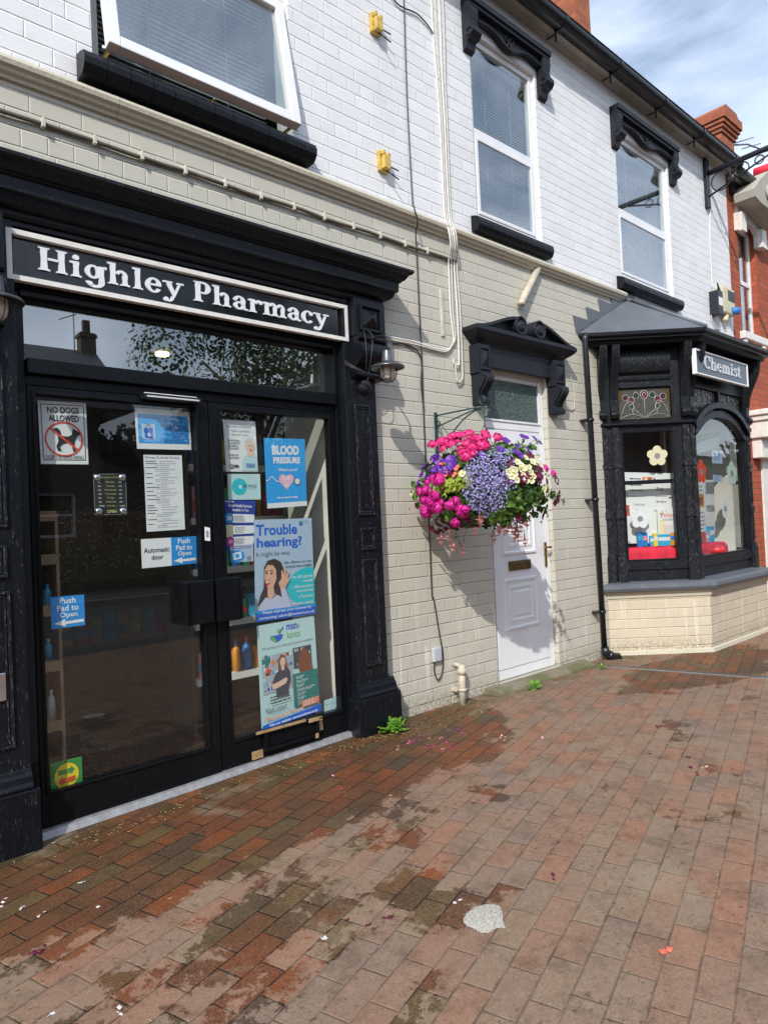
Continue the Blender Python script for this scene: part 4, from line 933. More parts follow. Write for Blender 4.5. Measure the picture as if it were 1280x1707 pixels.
# downpipe beside the bay
dp = thing('downpipe', 'black plastic downpipe between white door and bay window', 'downpipe', (5.6, -.06, 0))
mb = MB(); a, b = P(975, 566, -.07), P(1008, 1088, -.07); mb.tube([(a.x, -.07, a.z+.06), (a.x, -.07, a.z), (b.x, -.07, b.z+.03)], .026, 12); mb.build('pipe', 'black_plastic', dp)
mb = MB(); mb.tube([(b.x, -.07, b.z+.05), (b.x+.01, -.075, b.z-.01), (b.x+.06, -.10, b.z-.04), (b.x+.13, -.12, b.z-.05), (b.x+.15, -.13, b.z-.10)], [.037, .038, .036, .037, .039], 12); mb.tube([(b.x+.03, -.085, b.z-.022), (b.x+.06, -.10, b.z-.037)], .043, 12); mb.build('shoe', 'black_plastic', dp)
for py in (700, 833, 1020):
    q = P(975+(py-566)*33/522, py, -.07); mb = MB(); mb.lathe([(.027, -.014), (.034, -.014), (.034, .014), (.027, .014)], (q.x, -.07, q.z)); mb.box(q.x-.065, q.x+.02, -.075, -.004, q.z-.008, q.z+.008); mb.build('clip', 'black_plastic', dp)

# chemist sign over the front light
f = ff[1]; a0, z0s = .10, 2.485
sg = thing('shop_sign', 'grey blue Chemist sign in white frame on the bay window', 'sign', (7.2, -.6, 2.5))
(s0, sz0), (s1, sz1) = PL(f, 1162, 640, .14), PL(f, 1248, 645, .14); sz1 = max(sz1, 2.60); st_ = PL(f, 1248, 608, .14)[1]
mb = MB(); mb.tbox(f, s0+.01, s1-.01, sz1+.01, st_-.01, .095, .13); n_ = NT('slate_blue_sign'); n_.set(color=(.052, .066, .10), rough=.22); M['slate_blue_sign'] = n_.m; mb.build('board', 'slate_blue_sign', sg)
mb = MB(); mb.ring(f, s0, s1, sz1, st_, .017, .10, .142); mb.build('frame', 'white_upvc', sg, bevel=.004)
flat('sign_letter_grey', (.62, .65, .70), .35)
mb = MB(); c0, c1 = PL(f, 1172, 600, .13)[0], PL(f, 1234, 625, .13)[0]; serif_word(mb, 'Chemist', f, c0, c1, sz1+.075, (st_-sz1)*.52, .1305, .006, None); mb.build('lettering', 'sign_letter_grey', sg)

# ================================================================ pharmacy sign
sg = thing('shop_sign', 'long black Highley Pharmacy sign in cream frame over the glass doors', 'sign', (1.75, -.06, 2.5))
mb = MB(); mb.box(.80, 2.735, -.055, -.035, 2.535, 2.75); n_ = NT('glossy_black_sign'); n_.set(color=(.006, .007, .009), rough=.06); M['glossy_black_sign'] = n_.m; mb.build('board', 'glossy_black_sign', sg)
mb = MB(); mb.ring(FX, .795, 2.742, 2.527, 2.757, .023, -.085, -.050); mb.build('frame', 'white_paint', sg)
flat('sign_letter_white', (.80, .83, .88), .3)
mb = MB(); lt = P(62, 440, -.06).x, P(547, 540, -.06).x
serif_word(mb, 'Highley Pharmacy', lambda a, b, c: (a, c, b), lt[0], lt[1], 2.602, .108, -.0555, -.010, None); mb.build('lettering', 'sign_letter_white', sg)

# ================================================================ neighbouring red brick house
NB = thing('red_brick_house', 'red brick house with white stone window head next to the white building', 'house', (12, 0, 0))
RW = (9.52, 10.12, 3.66, 5.14)
mb = MB(); wall_cells(mb, 9.2, 20, -.05, 5.70, [RW, (10.3, 11.1, .0, 2.1)], .004, .14, None); mb.add([(9.2, 5, 0), (9.2, .004, 0), (9.2, .004, 5.3), (9.2, 5, 5.3)], [(0, 1, 2, 3)]); mb.build('wall', 'red_brick', NB)
mb = MB(); mb.prism([(-.17, 5.72), (2.7, 7.75), (5.9, 5.4), (5.9, 5.3), (2.7, 7.6), (-.08, 5.66)], lambda a, b, c: (c, a, b), 9.205, 20); mb.build('roof', 'slate', NB)
mb = MB(); mb.box(9.25, 20, -.10, 0, 5.60, 5.66); mb.build('soffit', 'aged_cream_soffit', NB)
g2 = MB(); pr = [(-.165+.068*math.cos(R(a)), 5.63+.068*math.sin(R(a))) for a in range(180, 361, 15)] + [(-.165+.061*math.cos(R(a)), 5.63+.061*math.sin(R(a))) for a in range(360, 179, -15)]
g2.prism(pr, lambda a, b, c: (c, a, b), 9.19, 20); g2.build('gutter', 'black_plastic', NB)
mb = MB(); mb.box(9.30, 20, -.05, .003, 5.44, 5.599); mb.build('fascia', 'black_plastic', NB)
mb = MB()
for xa, xb in ((9.40, 9.53), (10.12, 10.30)):
    pass
mb.prism([(9.42, 5.50), (10.24, 5.50), (10.24, 5.16), (10.28, 5.05), (10.24, 4.90), (10.08, 4.90), (10.08, 5.06), (9.98, 5.13), (9.66, 5.13), (9.58, 5.06), (9.56, 4.98), (9.42, 4.98)], FX, -.05, .004)
mb.prism([(9.41, 5.20), (9.55, 5.20), (9.56, 4.96), (9.42, 4.96)], FX, -.10, -.0502); mb.prism([(10.10, 5.15), (10.27, 5.15), (10.29, 4.90), (10.10, 4.90)], FX, -.10, -.0502)
mb.build('window_head', 'white_paint', NB, bevel=.008)
mb = MB(); mb.box(9.42, 10.25, -.06, .1, 3.56, 3.66); mb.box(9.45, 9.54, -.045, .0, 3.43, 3.559); mb.box(10.08, 10.2, -.045, 0, 3.43, 3.559); mb.build('window_sill', 'white_paint', NB, bevel=.01)
mb = MB(); mb.ring(FX, 9.524, 10.116, 3.664, 5.136, .06, .075, .12); mb.box(9.585, 10.055, .076, .119, 4.36, 4.42); wn2 = mb.build('window', 'white_upvc', NB, bevel=.004)
mb = MB(); mb.box(9.58, 10.06, .09, .096, 3.72, 5.08); mb.build('pane', 'window_glass', wn2)
mb = MB(); mb.box(9.3, 19.9, 1.0, 1.05, 0, 5.3); mb.box(9.3, 11.3, .16, .18, 0, 2.3); mb.build('interior_wall', 'interior_dark', NB)
# door canopy of the neighbour
cn = MB(); z0 = 2.42; cn.box(9.50, 11.6, -.30, .0, z0+.13, z0+.20); cn.box(9.53, 11.57, -.26, 0, z0+.06, z0+.13); cn.box(9.56, 11.54, -.22, 0, z0-.16, z0+.06); cn.box(9.60, 11.50, -.12, 0, z0-.42, z0-.16)
cnp = cn.build('door_canopy', 'white_paint', NB, bevel=.01)
cn = MB(); cn.box(9.62, 9.74, -.228, -.2205, z0-.10, z0+.0); cn.build('vent', 'drain_metal', cnp)
cn = MB(); cn.box(9.88, 10.30, -.02, .003, .0, 2.0); cn.build('door_surround', 'white_paint', NB)
c2 = P(1203, 240, 2.2); c2r = P(1224, 250, 2.2)
ch2 = chimney('chimney', c2.x, c2r.x, 2.2, 4.1, 5.6, P(1203, 172, 2.2).z-.1, NB, 'old_red_brick')
mb = MB(); q = P(1226, 226, 2.2); mb.tube([(c2r.x, 2.3, q.z-.2), (c2r.x+.8, 2.2, q.z+.05), (c2r.x+1.6, 2.1, q.z+.12)], .02, 5)
for k in (.6, 1.0, 1.5): mb.tube([(c2r.x+k, 2.0, q.z+.05), (c2r.x+k, 2.4, q.z+.10)], .012, 4)
tag(mb.build('tv_aerial', 'drain_metal'), 'small television aerial on the farther red brick chimney', 'aerial')
# a further gable with red ridge, beyond the neighbour
gb = thing('gable_end', 'cream bargeboard with red ridge tile at the right edge beside the bracket', 'gable', (9.4, -.5, 5))
yg = -.30
def gp(x, y, Y=yg): q = P(x, y, Y); return (q.x, q.z)
mb = MB(); mb.prism([gp(1257, 313), gp(1268, 297), gp(1284, 282), gp(1300, 268), gp(1300, 372), gp(1284, 350), gp(1268, 336), gp(1259, 326)], FX, yg, -.052); mb.build('bargeboard', 'aged_cream_soffit', gb)
mb = MB(); mb.lathe([(.0, 0), (.10, 0), (.10, .03), (.04, .04)], (gp(1280, 322)[0], yg, gp(1280, 322)[1]), (0, -1, 0), 16); mb.build('ornament', 'aged_cream_soffit', gb)
mb = MB(); e_ = gp(1285, 279, yg); mb.tube([(e_[0], yg-.05, e_[1]), (e_[0], yg+.2, e_[1])], .07, 10); mb.build('ridge_tile', 'red_cloth', gb)

# ================================================================ fittings on the wall
def bez(pts, n_=10):                                 # smooth path through points
    pts = [Vector(p) for p in pts]; o = []
    for i in range(len(pts)-1):
        p0, p1, p2, p3 = pts[max(i-1, 0)], pts[i], pts[i+1], pts[min(i+2, len(pts)-1)]
        for k in range(n_):
            t = k/n_; o.append(.5*((2*p1)+(p2-p0)*t+(2*p0-5*p1+4*p2-p3)*t*t+(3*p1-p0-3*p2+p3)*t**3))
    return o+[pts[-1]]
def cable(pix, y, r_, mat, label, n_=8, group=None, end=None):
    pts = [P(px, py, (y if not isinstance(y, list) else y[i])) for i, (px, py) in enumerate(pix)]
    mb = MB(); mb.tube(bez(pts, n_), r_, 6); return tag(mb.build('cable', mat), label, 'cable', group)
cable([(670, -30), (673, 0), (676, 100), (680, 200), (687, 330), (690, 345), (696, 368), (693, 390), (695, 430), (699, 520), (703, 600), (706, 690), (711, 800), (716, 900), (720, 990), (723, 1000), (733, 1060), (738, 1090), (737, 1120), (730, 1134), (724, 1120), (724, 1104)], [-.012]*4+[-.03, -.09, -.085, -.03]+[-.012]*14,   .0048, 'black_cable', 'long black cable running from the roof down to the small grey box')
cable([(655, 572), (672, 573), (690, 580), (700, 592), (703, 610), (702, 640), (706, 680)], -.014, .006, 'black_cable', 'short black cable curving down beside the lamp into the long one')
cable([(650, -12), (662, 5), (675, 13), (695, 22), (712, 40), (722, 56)], -.012, .0055, 'black_cable', 'short dark cable crossing the top of the white wall')
tops = [(722, 0), (731, 0), (737, 0), (743, 5)]
for i, lab in enumerate(('leftmost white cable of the bundle beside the middle window', 'second white cable of the bundle beside the middle window', 'third white cable of the bundle beside the middle window, ending in a long loop', 'rightmost white cable of the bundle beside the middle window, ending in the lowest loop')):
    dx = i*4.5
    up_ = [(718+i*6.5, -20), (722+i*6.2, 60), (728+i*4.6, 130), (733+i*4, 200), (738+i*3.6, 300), (742+i*3.4, 365)]
    bend = [(748+i*3.6, 385), (751+i*3.6, 410), (748+i*4.4, 432), (748+i*4.6, 450)]
    if i == 0: lowr = [(751, 520), (756, 565), (752, 578), (742, 583), (720, 579), (690, 569), (655, 562), (632, 556)]
    elif i == 1: lowr = [(755, 520), (759, 560), (754, 574), (744, 586), (725, 583), (695, 575), (660, 568), (632, 562)]
    elif i == 2: lowr = [(762, 520), (765, 600), (762, 608), (757, 606), (755, 598)]
    else: lowr = [(767, 520), (771, 620), (768, 634), (763, 636), (760, 620), (759, 608)]
    ys_ = [-.010-.003*i]*5+[-.02, -.088, -.085, -.03]+[-.014-.003*i]*(1+len(lowr))
    cable(up_+bend+lowr, ys_, .0062, 'cream_cable' if i % 2 else 'white_cable', lab, 7)
for px, py in ((752, 452), (757, 500), (761, 538), (765, 575), (645, 565), (683, 570), (720, 580), (680, 14)): pass
cable([(1183, 345), (1183, 400), (1185, 440), (1187, 480)], -.012, .006, 'white_cable', 'thin white cable from the sign bracket down to the socket boxes')
cable([(1185, 520), (1186, 530), (1192, 545), (1200, 549)], -.012, .006, 'white_cable', 'short white tail of cable under the socket boxes')
cable([(940, 670), (950, 682), (957, 678), (955, 650), (950, 625)], -.012, .0045, 'cream_cable', 'thin cream wire looping below the right bracket of the door hood')
# surface conduit with clips
cz = [P(0, 165).z, P(320, 273).z, P(740, 400).z]; x0, x1 = -.4, P(757, 410).x
cd_ = thing('conduit', 'long brown conduit clipped to the cream brick below the string course', 'conduit', (1.5, 0, 3.3))
mb = MB(); mb.tube([(x0+(x1-x0)*i/24, -.016-.003*math.sin(i*2.1), 3.318+.004*math.sin(i*1.7)) for i in range(25)], .011, 8); mb.build('pipe', 'brown_conduit', cd_)
for i, (px, py) in enumerate([(71, 188), (157, 218), (236, 245), (308, 269), (374, 292), (434, 313), (489, 333), (540, 352), (588, 367), (633, 383), (674, 395), (711, 408)]):
    q = P(px, py, -.02); mb = MB(); mb.box(q.x-.009, q.x+.009, -.034, -.001, 3.300, 3.342); mb.tube([(q.x, -.03, 3.345), (q.x, -.0, 3.345)], .006, 6); mb.build('clip', 'cream_cable', cd_, bevel=.003)
def tagbox(name, mat, x0, x1, y0, y1, z0, z1, label, cat, bev=.006, group=None):
    mb = MB(); mb.box(x0, x1, y0, y1, z0, z1); return tag(mb.build(name, mat, None, bevel=bev), label, cat, group)
# yellow cable anchors
for (px, py), lab in (((628, 38), 'upper yellow insulator block on the white wall'), ((641, 268), 'lower yellow insulator block on the white wall')):
    q = P(px, py, -.03); t = thing('insulator_block', lab, 'insulator', (q.x, 0, q.z), 'yellow insulator blocks on the white wall')
    mb = MB(); mb.box(q.x-.045, q.x+.045, -.028, 0, q.z-.07, q.z+.07); mb.box(q.x-.03, q.x+.03, -.062, -.028, q.z-.062, q.z+.03); mb.box(q.x-.035, q.x-.012, -.06, -.028, q.z+.031, q.z+.062); mb.box(q.x+.012, q.x+.035, -.06, -.028, q.z+.031, q.z+.055); mb.build('block', 'yellow_plastic', t, bevel=.006)
    mb = MB(); mb.tube([(q.x+.03, -.03, q.z-.02), (q.x+.10, -.06, q.z-.05)], .005, 5); mb.tube([(q.x+.01, -.03, q.z-.06), (q.x+.085, -.075, q.z-.12)], .005, 5); mb.build('wire', 'black_cable', t)
# small grey box, cream stub pipes
q0, q1 = P(719, 1104, -.0), P(736, 1078, -.03)
tagbox('junction_box', 'grey_plastic_box', q0.x, q1.x, -.032, -.001, q0.z, q1.z, 'small grey junction box low on the cream wall left of the white door', 'junction box', .008)
t = thing('waste_pipe', 'short upright cream waste pipe against the wall left of the doorstep', 'pipe', (3.7, -.06, 0))
q0, q1 = P(769, 1108, -.07), P(772, 1191, -.07)
mb = MB(); mb.tube([(q0.x, -.07, q0.z), (q1.x, -.07, gz(3.6)-.02)], .025, 14); mb.lathe([(.028, -.02), (.032, -.02), (.032, .02), (.028, .02)], (q0.x, -.07, q0.z-.05)); mb.tube([(q0.x-.0, -.06, q0.z-.012), (q0.x-.005, -.03, q0.z-.006), (q0.x-.008, .0, q0.z-.006)], .015, 12); mb.build('pipe', 'cream_plastic_pipe', t)
mb = MB(); zc = P(770, 1150, -.07).z; mb.lathe([(.029, -.010), (.033, -.010), (.033, .010), (.029, .010)], (q0.x, -.07, zc)); mb.box(q0.x-.045, q0.x, -.05, -.0, zc-.01, zc+.01); mb.build('clip', 'cream_plastic_pipe', t)
q0, q1 = P(898, 457, -.05), P(868, 506, -.05)
mb = MB(); mb.tube([(q0.x+.03, -.02, q0.z+.06), (q1.x, -.05, q1.z), (q1.x-.005, -.052, q1.z-.01)], .030, 14); tag(mb.build('overflow_pipe', 'cream_plastic_pipe'), 'slanting cream overflow pipe between string course and door hood', 'pipe')
q0, q1 = P(767, 478, -.01), P(770, 560, -.01)
q0, q1 = P(735, 482, -.01), P(740, 560, -.01)
tagbox('trunking', 'cream_cable', q0.x-.012, q0.x+.014, -.014, -.001, P(740, 560, -.01).z, P(735, 482, -.01).z, 'short upright strip of cream trunking left of the cable bundle', 'trunking', .002)
# socket boxes near the red brick
q0, q1 = P(1183, 525, -.0), P(1203, 486, -.1); q1.x += .02
t = thing('meter_box', 'dark grey weatherproof box with label high above the bay window', 'electrical box', (8.5, 0, 3.8))
mb = MB(); mb.box(q0.x, q1.x-.02, -.11, -.001, q0.z, q1.z); mb.tube([(q0.x+.18, -.06, q1.z), (q0.x+.12, -.06, q1.z+.12)], [.02, .008], 8); mb.build('case', 'black_bracket_paint', t, bevel=.02)
mb = MB(); mb.box(q1.x-.15, q1.x-.04, -.1125, -.1105, q0.z+.10, q0.z+.20); mb.build('sticker', 'white_upvc', t)
q2, q3 = P(1206, 520, -.08), P(1223, 484, -.08)
t = thing('socket_box', 'cream timer and blue socket box beside the dark grey box', 'electrical box', (8.8, 0, 3.8))
mb = MB(); mb.box(q2.x, q3.x, -.09, -.001, q2.z, q3.z); mb.tube([(q2.x+.15, -.05, q2.z), (q2.x+.10, -.05, q2.z-.09)], .035, 10); mb.build('case', 'cream_box_plastic', t, bevel=.02)
mb = MB(); mb.box(q2.x+.14, q3.x-.02, -.095, -.0905, q2.z+.17, q3.z-.04); mb.build('window', 'black_bracket_paint', t)
flat('socket_blue', (.03, .20, .55)); mb = MB(); mb.tube([(q3.x-.10, -.06, q2.z+.07), (q3.x-.04, -.15, q2.z+.05)], .045, 12, 'socket_blue'); mb.build('socket', None, t)

# iron sign bracket over the pavement
t = thing('sign_bracket', 'black scrolled iron sign bracket high on the white wall by the eaves', 'bracket', (8.5, 0, 5.3))
qt, qb = P(1177, 265, -.03), P(1181, 346, -.03); bx = (qt.x+qb.x)/2
mb = MB(); mb.box(bx-.04, bx+.04, -.045, -.001, qb.z, qt.z); mb.build('wall_plate', 'black_bracket_paint', t, bevel=.005)
za = P(1181, 287, -.05).z; 
y1 = -1.25; mb = MB(); mb.tube([(bx, -.04, za-.01), (bx, y1, za+.02)], .032, 12); mb.build('arm', 'black_bracket_paint', t)
mb = MB(); mb.tube([(bx, -.04, P(1182, 326, -.05).z), (bx, -.95, za+.0)], .012, 8)
zb3 = P(1182, 326, -.05).z
for cyy, rr in ((-.19, .115), (-.43, .075), (-.62, .048)):
    zz = za-.04-rr; mb.tube([(bx, cyy+rr*math.cos(R(a)), zz+rr*math.sin(R(a))) for a in range(0, 361, 15)], .008, 6, None, False)
mb.build('scrollwork', 'black_bracket_paint', t)

# ---------------------------------------------------------------- swan-neck lamps
def lamp(px, py, bxp, byp, label):
    c = P(px, py, -.33); b = Vector((bxp, -.08, byp)); t = thing('wall_lamp', label, 'lamp', (b.x, -.08, b.z), 'swan neck lamps on the shopfront')
    mb = MB(); mb.lathe([(0, .0), (.052, .0), (.053, .008), (.046, .016), (.042, .028), (.030, .040), (.012, .046), (0, .048)], b, (0, -1, 0), 28)
    for k in range(10):
        a = R(120+12*k); mb.tube([(b.x+.047*math.cos(a), b.y-.012, b.z+.047*math.sin(a)), (b.x+.034*math.cos(a), b.y-.036, b.z+.034*math.sin(a))], .0028, 4)
    mb.build('wall_rose', 'cast_iron_black', t)
    top = Vector((c.x, c.y, c.z+.075))
    mb = MB(); mb.tube(bez([(b.x, b.y-.03, b.z+.01), (b.x+.01, b.y-.045, b.z+.10), (b.x+.012, b.y-.06, b.z+.20), (b.x*.6+top.x*.4, (b.y*.6+top.y*.4)-.0, b.z+.275), (b.x*.25+top.x*.75, b.y*.25+top.y*.75, b.z+.285), (top.x, top.y, top.z+.09), top], 10), .0068, 8); mb.build('arm', 'cast_iron_black', t)
    mb = MB(); mb.lathe([(0, .085), (.026, .085), (.028, .08), (.036, .018), (.040, .012), (.100, -.010), (.106, -.018), (.106, -.026), (.102, -.026), (.096, -.020), (.04, .0), (0, .004)], c, (0, 0, 1), 40); sh_ = mb.build('shade', 'galvanised_shade', t)
    mb = MB(); mb.lathe([(.044, -.012), (.046, -.03), (.045, -.06), (.038, -.083), (.022, -.098), (0, -.103)], c, (0, 0, 1), 28); mb.build('globe', 'lamp_glass', t)
    mb = MB()
    for k in range(4):
        a = R(45*k+20); mb.tube([(c.x+r_*math.cos(a), c.y+r_*math.sin(a), c.z+h_) for r_, h_ in ((.060, -.02), (.060, -.06), (.050, -.088), (.03, -.106), (0, -.113), (-.03, -.106), (-.050, -.088), (-.060, -.06), (-.060, -.02))], .0022, 5)
    mb.build('guard', 'cast_iron_black', t)
    return t
lamp(645.5, 607, 2.855, 2.248, 'wall lamp with grey shade on the right pilaster')
lamp(-8, 493, .70, 2.20, 'wall lamp mostly cut off by the left edge of the photo')
# loose black wires round the console
mb = MB()
for o_ in (0, .012, .024):
    mb.tube(bez([(2.69, -.09, 2.375+o_), (2.72, -.15, 2.34+o_*.5), (2.80, -.19, 2.31), (2.90, -.18, 2.305), (2.97, -.14, 2.33-o_)], 6), .003, 5)
mb.tube(bez([(2.81, -.15, 2.60), (2.79, -.19, 2.52), (2.78, -.205, 2.42), (2.80, -.17, 2.33)], 6), .003, 5); mb.tube(bez([(2.84, -.15, 2.60), (2.85, -.19, 2.55), (2.82, -.205, 2.42), (2.82, -.17, 2.33)], 6), .003, 5)
tag(mb.build('loose_wires', 'black_cable'), 'tangle of thin black wires round the console of the right pilaster', 'wires')
# push plate on the left pilaster
q = P(0, 1130, -.10); mb = MB(); mb.box(q.x-.09, P(11, 1140, -.10).x, -.092, -.081, P(5, 1170, -.1).z, P(5, 1123, -.1).z)
pp = thing('entry_button', 'steel entry push plate low on the left pilaster', 'button', (q.x, -.08, q.z)); mb.build('plate', 'silver_metal', pp, bevel=.003)
mb = MB(); mb.lathe([(0, 0), (.025, 0), (.025, .008), (0, .009)], (q.x-.03, -.0925, q.z-.03), (0, -1, 0)); mb.build('button', 'silver_metal', pp)
# ================================================================ printed notices behind the door glass
for nm, c_ in dict(paper=(.78, .80, .80), ink=(.015, .015, .02), white_ink=(.80, .82, .83), sky_blue=(.03, .36, .80), push_blue=(.01, .27, .72), navy=(.015, .05, .32), royal=(.01, .12, .60), red_ink=(.75, .07, .03), orange_ink=(.85, .22, .08), green_ink=(.02, .28, .05), leaf_ink=(.15, .45, .10), yellow_ink=(.80, .65, .02),
                   pale_blue=(.42, .55, .70), aqua=(.50, .72, .72), teal=(.01, .20, .18), turquoise=(.02, .52, .58), grey_ink=(.28, .30, .32), pink_ink=(.85, .42, .55), magenta_ink=(.50, .03, .30), skin=(.72, .42, .28), skin_pale=(.78, .55, .42), hair_brown=(.05, .025, .018), hair_auburn=(.22, .07, .03), hair_white=(.60, .62, .55), lilac=(.52, .56, .72), gold_ink=(.45, .42, .16), cream_ink=(.80, .74, .50), dark_ink=(.05, .06, .08), mint=(.55, .70, .62), photo_grey=(.38, .46, .52), red_strong=(.62, .02, .02), acrylic=(.012, .016, .015)).items(): flat(nm, c_, .7)
YP = .046
def doorsheet(px, base, y=YP, **k): return Sheet([P(x, y_, y) for x, y_ in px], (0, -1, 0), base, **k)
s = doorsheet([(62.4, 667), (143, 671), (147.6, 774), (68.3, 773.4)], 'paper')
s.frame(5, 5, 95, 94, 1.6, 'ink', 1.2); s.text('NO DOGS', 18, 9, 84, 19, 'ink', .02); s.text('ALLOWED', 20, 22, 83, 32, 'ink', .02)
s.poly([(36, 42), (42, 46), (45, 55), (58, 56), (66, 53), (69, 45), (68, 41), (72, 44), (84, 49), (84, 53), (78, 55), (72, 64), (71, 74), (75, 79), (68, 80), (65, 68), (56, 66), (47, 68), (40, 73), (44, 79), (36, 79), (33, 72), (38, 63), (37, 55), (31, 50), (29, 44)], 'ink')
s.ringe(50, 60, 40, 28, 3.6, 'red_ink', 48); s.line(20, 42, 80, 78, 3.2, 'red_ink'); s.text('EXCEPT FOR SERVICE ANIMALS', 10, 86, 90, 92, 'ink', .0)
s.build('notice', 'white No Dogs Allowed notice with a red circle over a black dog', 'notice')
s = doorsheet([(224, 679), (315.5, 686), (319, 750), (228.4, 748)], 'paper')
s.rect(4, 14, 97, 86, 'sky_blue'); s.text('Join us today!', 15, 20, 46, 27, 'navy'); s.ell(66, 24, 6, 8, 'royal'); s.ell(66, 22, 4, 4, 'sky_blue'); s.text('msn', 70, 15, 85, 23, 'royal', .01); s.text('lunts', 69, 24, 86, 32, 'royal')
s.rect(10, 38, 34, 76, 'pale_blue'); s.poly([(14, 48), (30, 48), (29, 74), (15, 74)], 'royal'); s.rect(21, 60, 24, 70, 'white_ink'); s.rect(18.5, 63.5, 26.5, 66.5, 'white_ink'); s.line(18, 48, 22, 38, 1.5, 'dark_ink'); s.line(26, 48, 23, 38, 1.5, 'dark_ink')
s.body(38, 38, 95, 12, 3.9, 1.5, 'navy', 3, .5, True)
s.build('leaflet', 'white leaflet with sky blue panel and bag picture on the left door', 'leaflet')
s = doorsheet([(239, 758), (303, 759), (308.5, 882.5), (244.7, 886.5)], 'paper')
s.text('Warning - Do Not Eat The Plants', 4, 2, 93, 5.6, 'ink', .01)
rr = random.Random(5); y = 8
while y < 96:
    s.rect(4, y, 4+rr.uniform(14, 34), y+.9, 'dark_ink'); s.k -= 1; s.body(40, y, rr.uniform(60, 92), 1, 1, .8, 'grey_ink', int(y*7), .1); s.k -= 1; y += 2.4
    for _ in range(rr.choice((0, 1, 1, 2))): s.body(28, y, rr.uniform(55, 88), 1, 1, .8, 'grey_ink', int(y*9), .2); s.k -= 1; y += 2.4
    y += .5 if y < 70 else 1.2
s.k += 1; s.build('notice', 'tall white typed list headed Warning Do Not Eat The Plants', 'notice')
s = doorsheet([(234.8, 899), (327, 893.8), (328, 939), (236.8, 947.8)], 'white_ink')
s.rect(53, 0, 100, 100, 'push_blue'); s.text('Automatic', 4, 31, 50, 49, 'dark_ink', .022); s.text('door', 17, 57, 38, 74, 'dark_ink', .022)
def pushtext(s, x0, x1, y0, y1):
    w_ = x1-x0; h = y1-y0; X = lambda u: x0+u*w_; Y = lambda v: y0+v*h
    s.text('Push', X(.26), Y(.05), X(.74), Y(.24), 'white_ink', .02); s.text('Pad to', X(.18), Y(.29), X(.82), Y(.48), 'white_ink', .02); s.text('Open', X(.25), Y(.52), X(.78), Y(.73), 'white_ink', .02)
    s.poly([(X(.06), Y(.86)), (X(.42), Y(.74)), (X(.40), Y(.82)), (X(.96), Y(.80)), (X(.96), Y(.90)), (X(.41), Y(.91)), (X(.43), Y(.98))], 'white_ink')
pushtext(s, 53, 100, 0, 98); s.build('sign', 'white and blue Automatic door Push Pad to Open sign', 'sign')
s = doorsheet([(84, 996), (140, 991), (142, 1042), (85.8, 1049.7)], 'push_blue'); pushtext(s, 0, 100, 0, 98); s.build('sign', 'square blue Push Pad to Open sign low on the left door', 'sign')
s = doorsheet([(83.6, 1274), (136, 1261), (137.8, 1310), (85.6, 1327.5)], 'green_ink')
s.ell(50, 50, 41, 42, 'ink'); s.ell(50, 50, 39.5, 40.5, 'yellow_ink')
for sx, yy, mt in ((1, 36, 'green_ink'), (-1, 64, 'red_ink')):
    X = lambda u: 50+sx*u
    s.poly([(X(5), yy-8), (X(14), yy-8), (X(14), yy-15), (X(27), yy), (X(14), yy+15), (X(14), yy+8), (X(5), yy+8)], mt)
    for u in (-26, -20, -14, -8, -2): s.rect(min(X(u), X(u+4.5)), yy-8, max(X(u), X(u+4.5)), yy+8, mt)
s.build('sticker', 'green sticker with green and red arrows on a yellow disc', 'sticker')
# opening hours plate on suckers
s = doorsheet([(155.2, 790), (209.5, 789.7), (211.5, 858), (158, 858.6)], 'acrylic', .056)
s.frame(0, 0, 100, 100, 1.4, 'grey_ink', 1.0); s.text('Business hours', 22, 5.5, 80, 10.5, 'gold_ink')
for i, (d_, w_) in enumerate((('Monday', 26), ('Tuesday', 28), ('Wednesday', 38), ('Thursday', 34), ('Friday', 22), ('Saturday', 32), ('Sunday', 26))):
    y0 = 18+i*9.6; s.text(d_, 50-w_/2, y0, 50+w_/2, y0+5, 'gold_ink', .01)
    for x_ in (12, 76): s.text('CLOSED' if i == 6 else ('9:00' if x_ == 12 else '6:00'), x_, y0+1, x_+(17 if i == 6 else 9), y0+4.2, 'paper', .01)
s.text('OPEN', 36, 88, 66, 95.5, 'gold_ink', .04)
ob = s.build('opening_hours_plate', 'clear plate of opening hours in gold lettering marked OPEN', 'sign')
for x_, y_ in ((12, 9), (88, 9), (12, 91), (88, 91)):
    q = s.pt(x_, y_, 0); mb = MB(); mb.lathe([(0, .012), (.010, .014), (.017, .008), (.020, .0)], q, (0, -1, 0), 16); o2 = mb.build('sucker', 'silver_metal', ob)
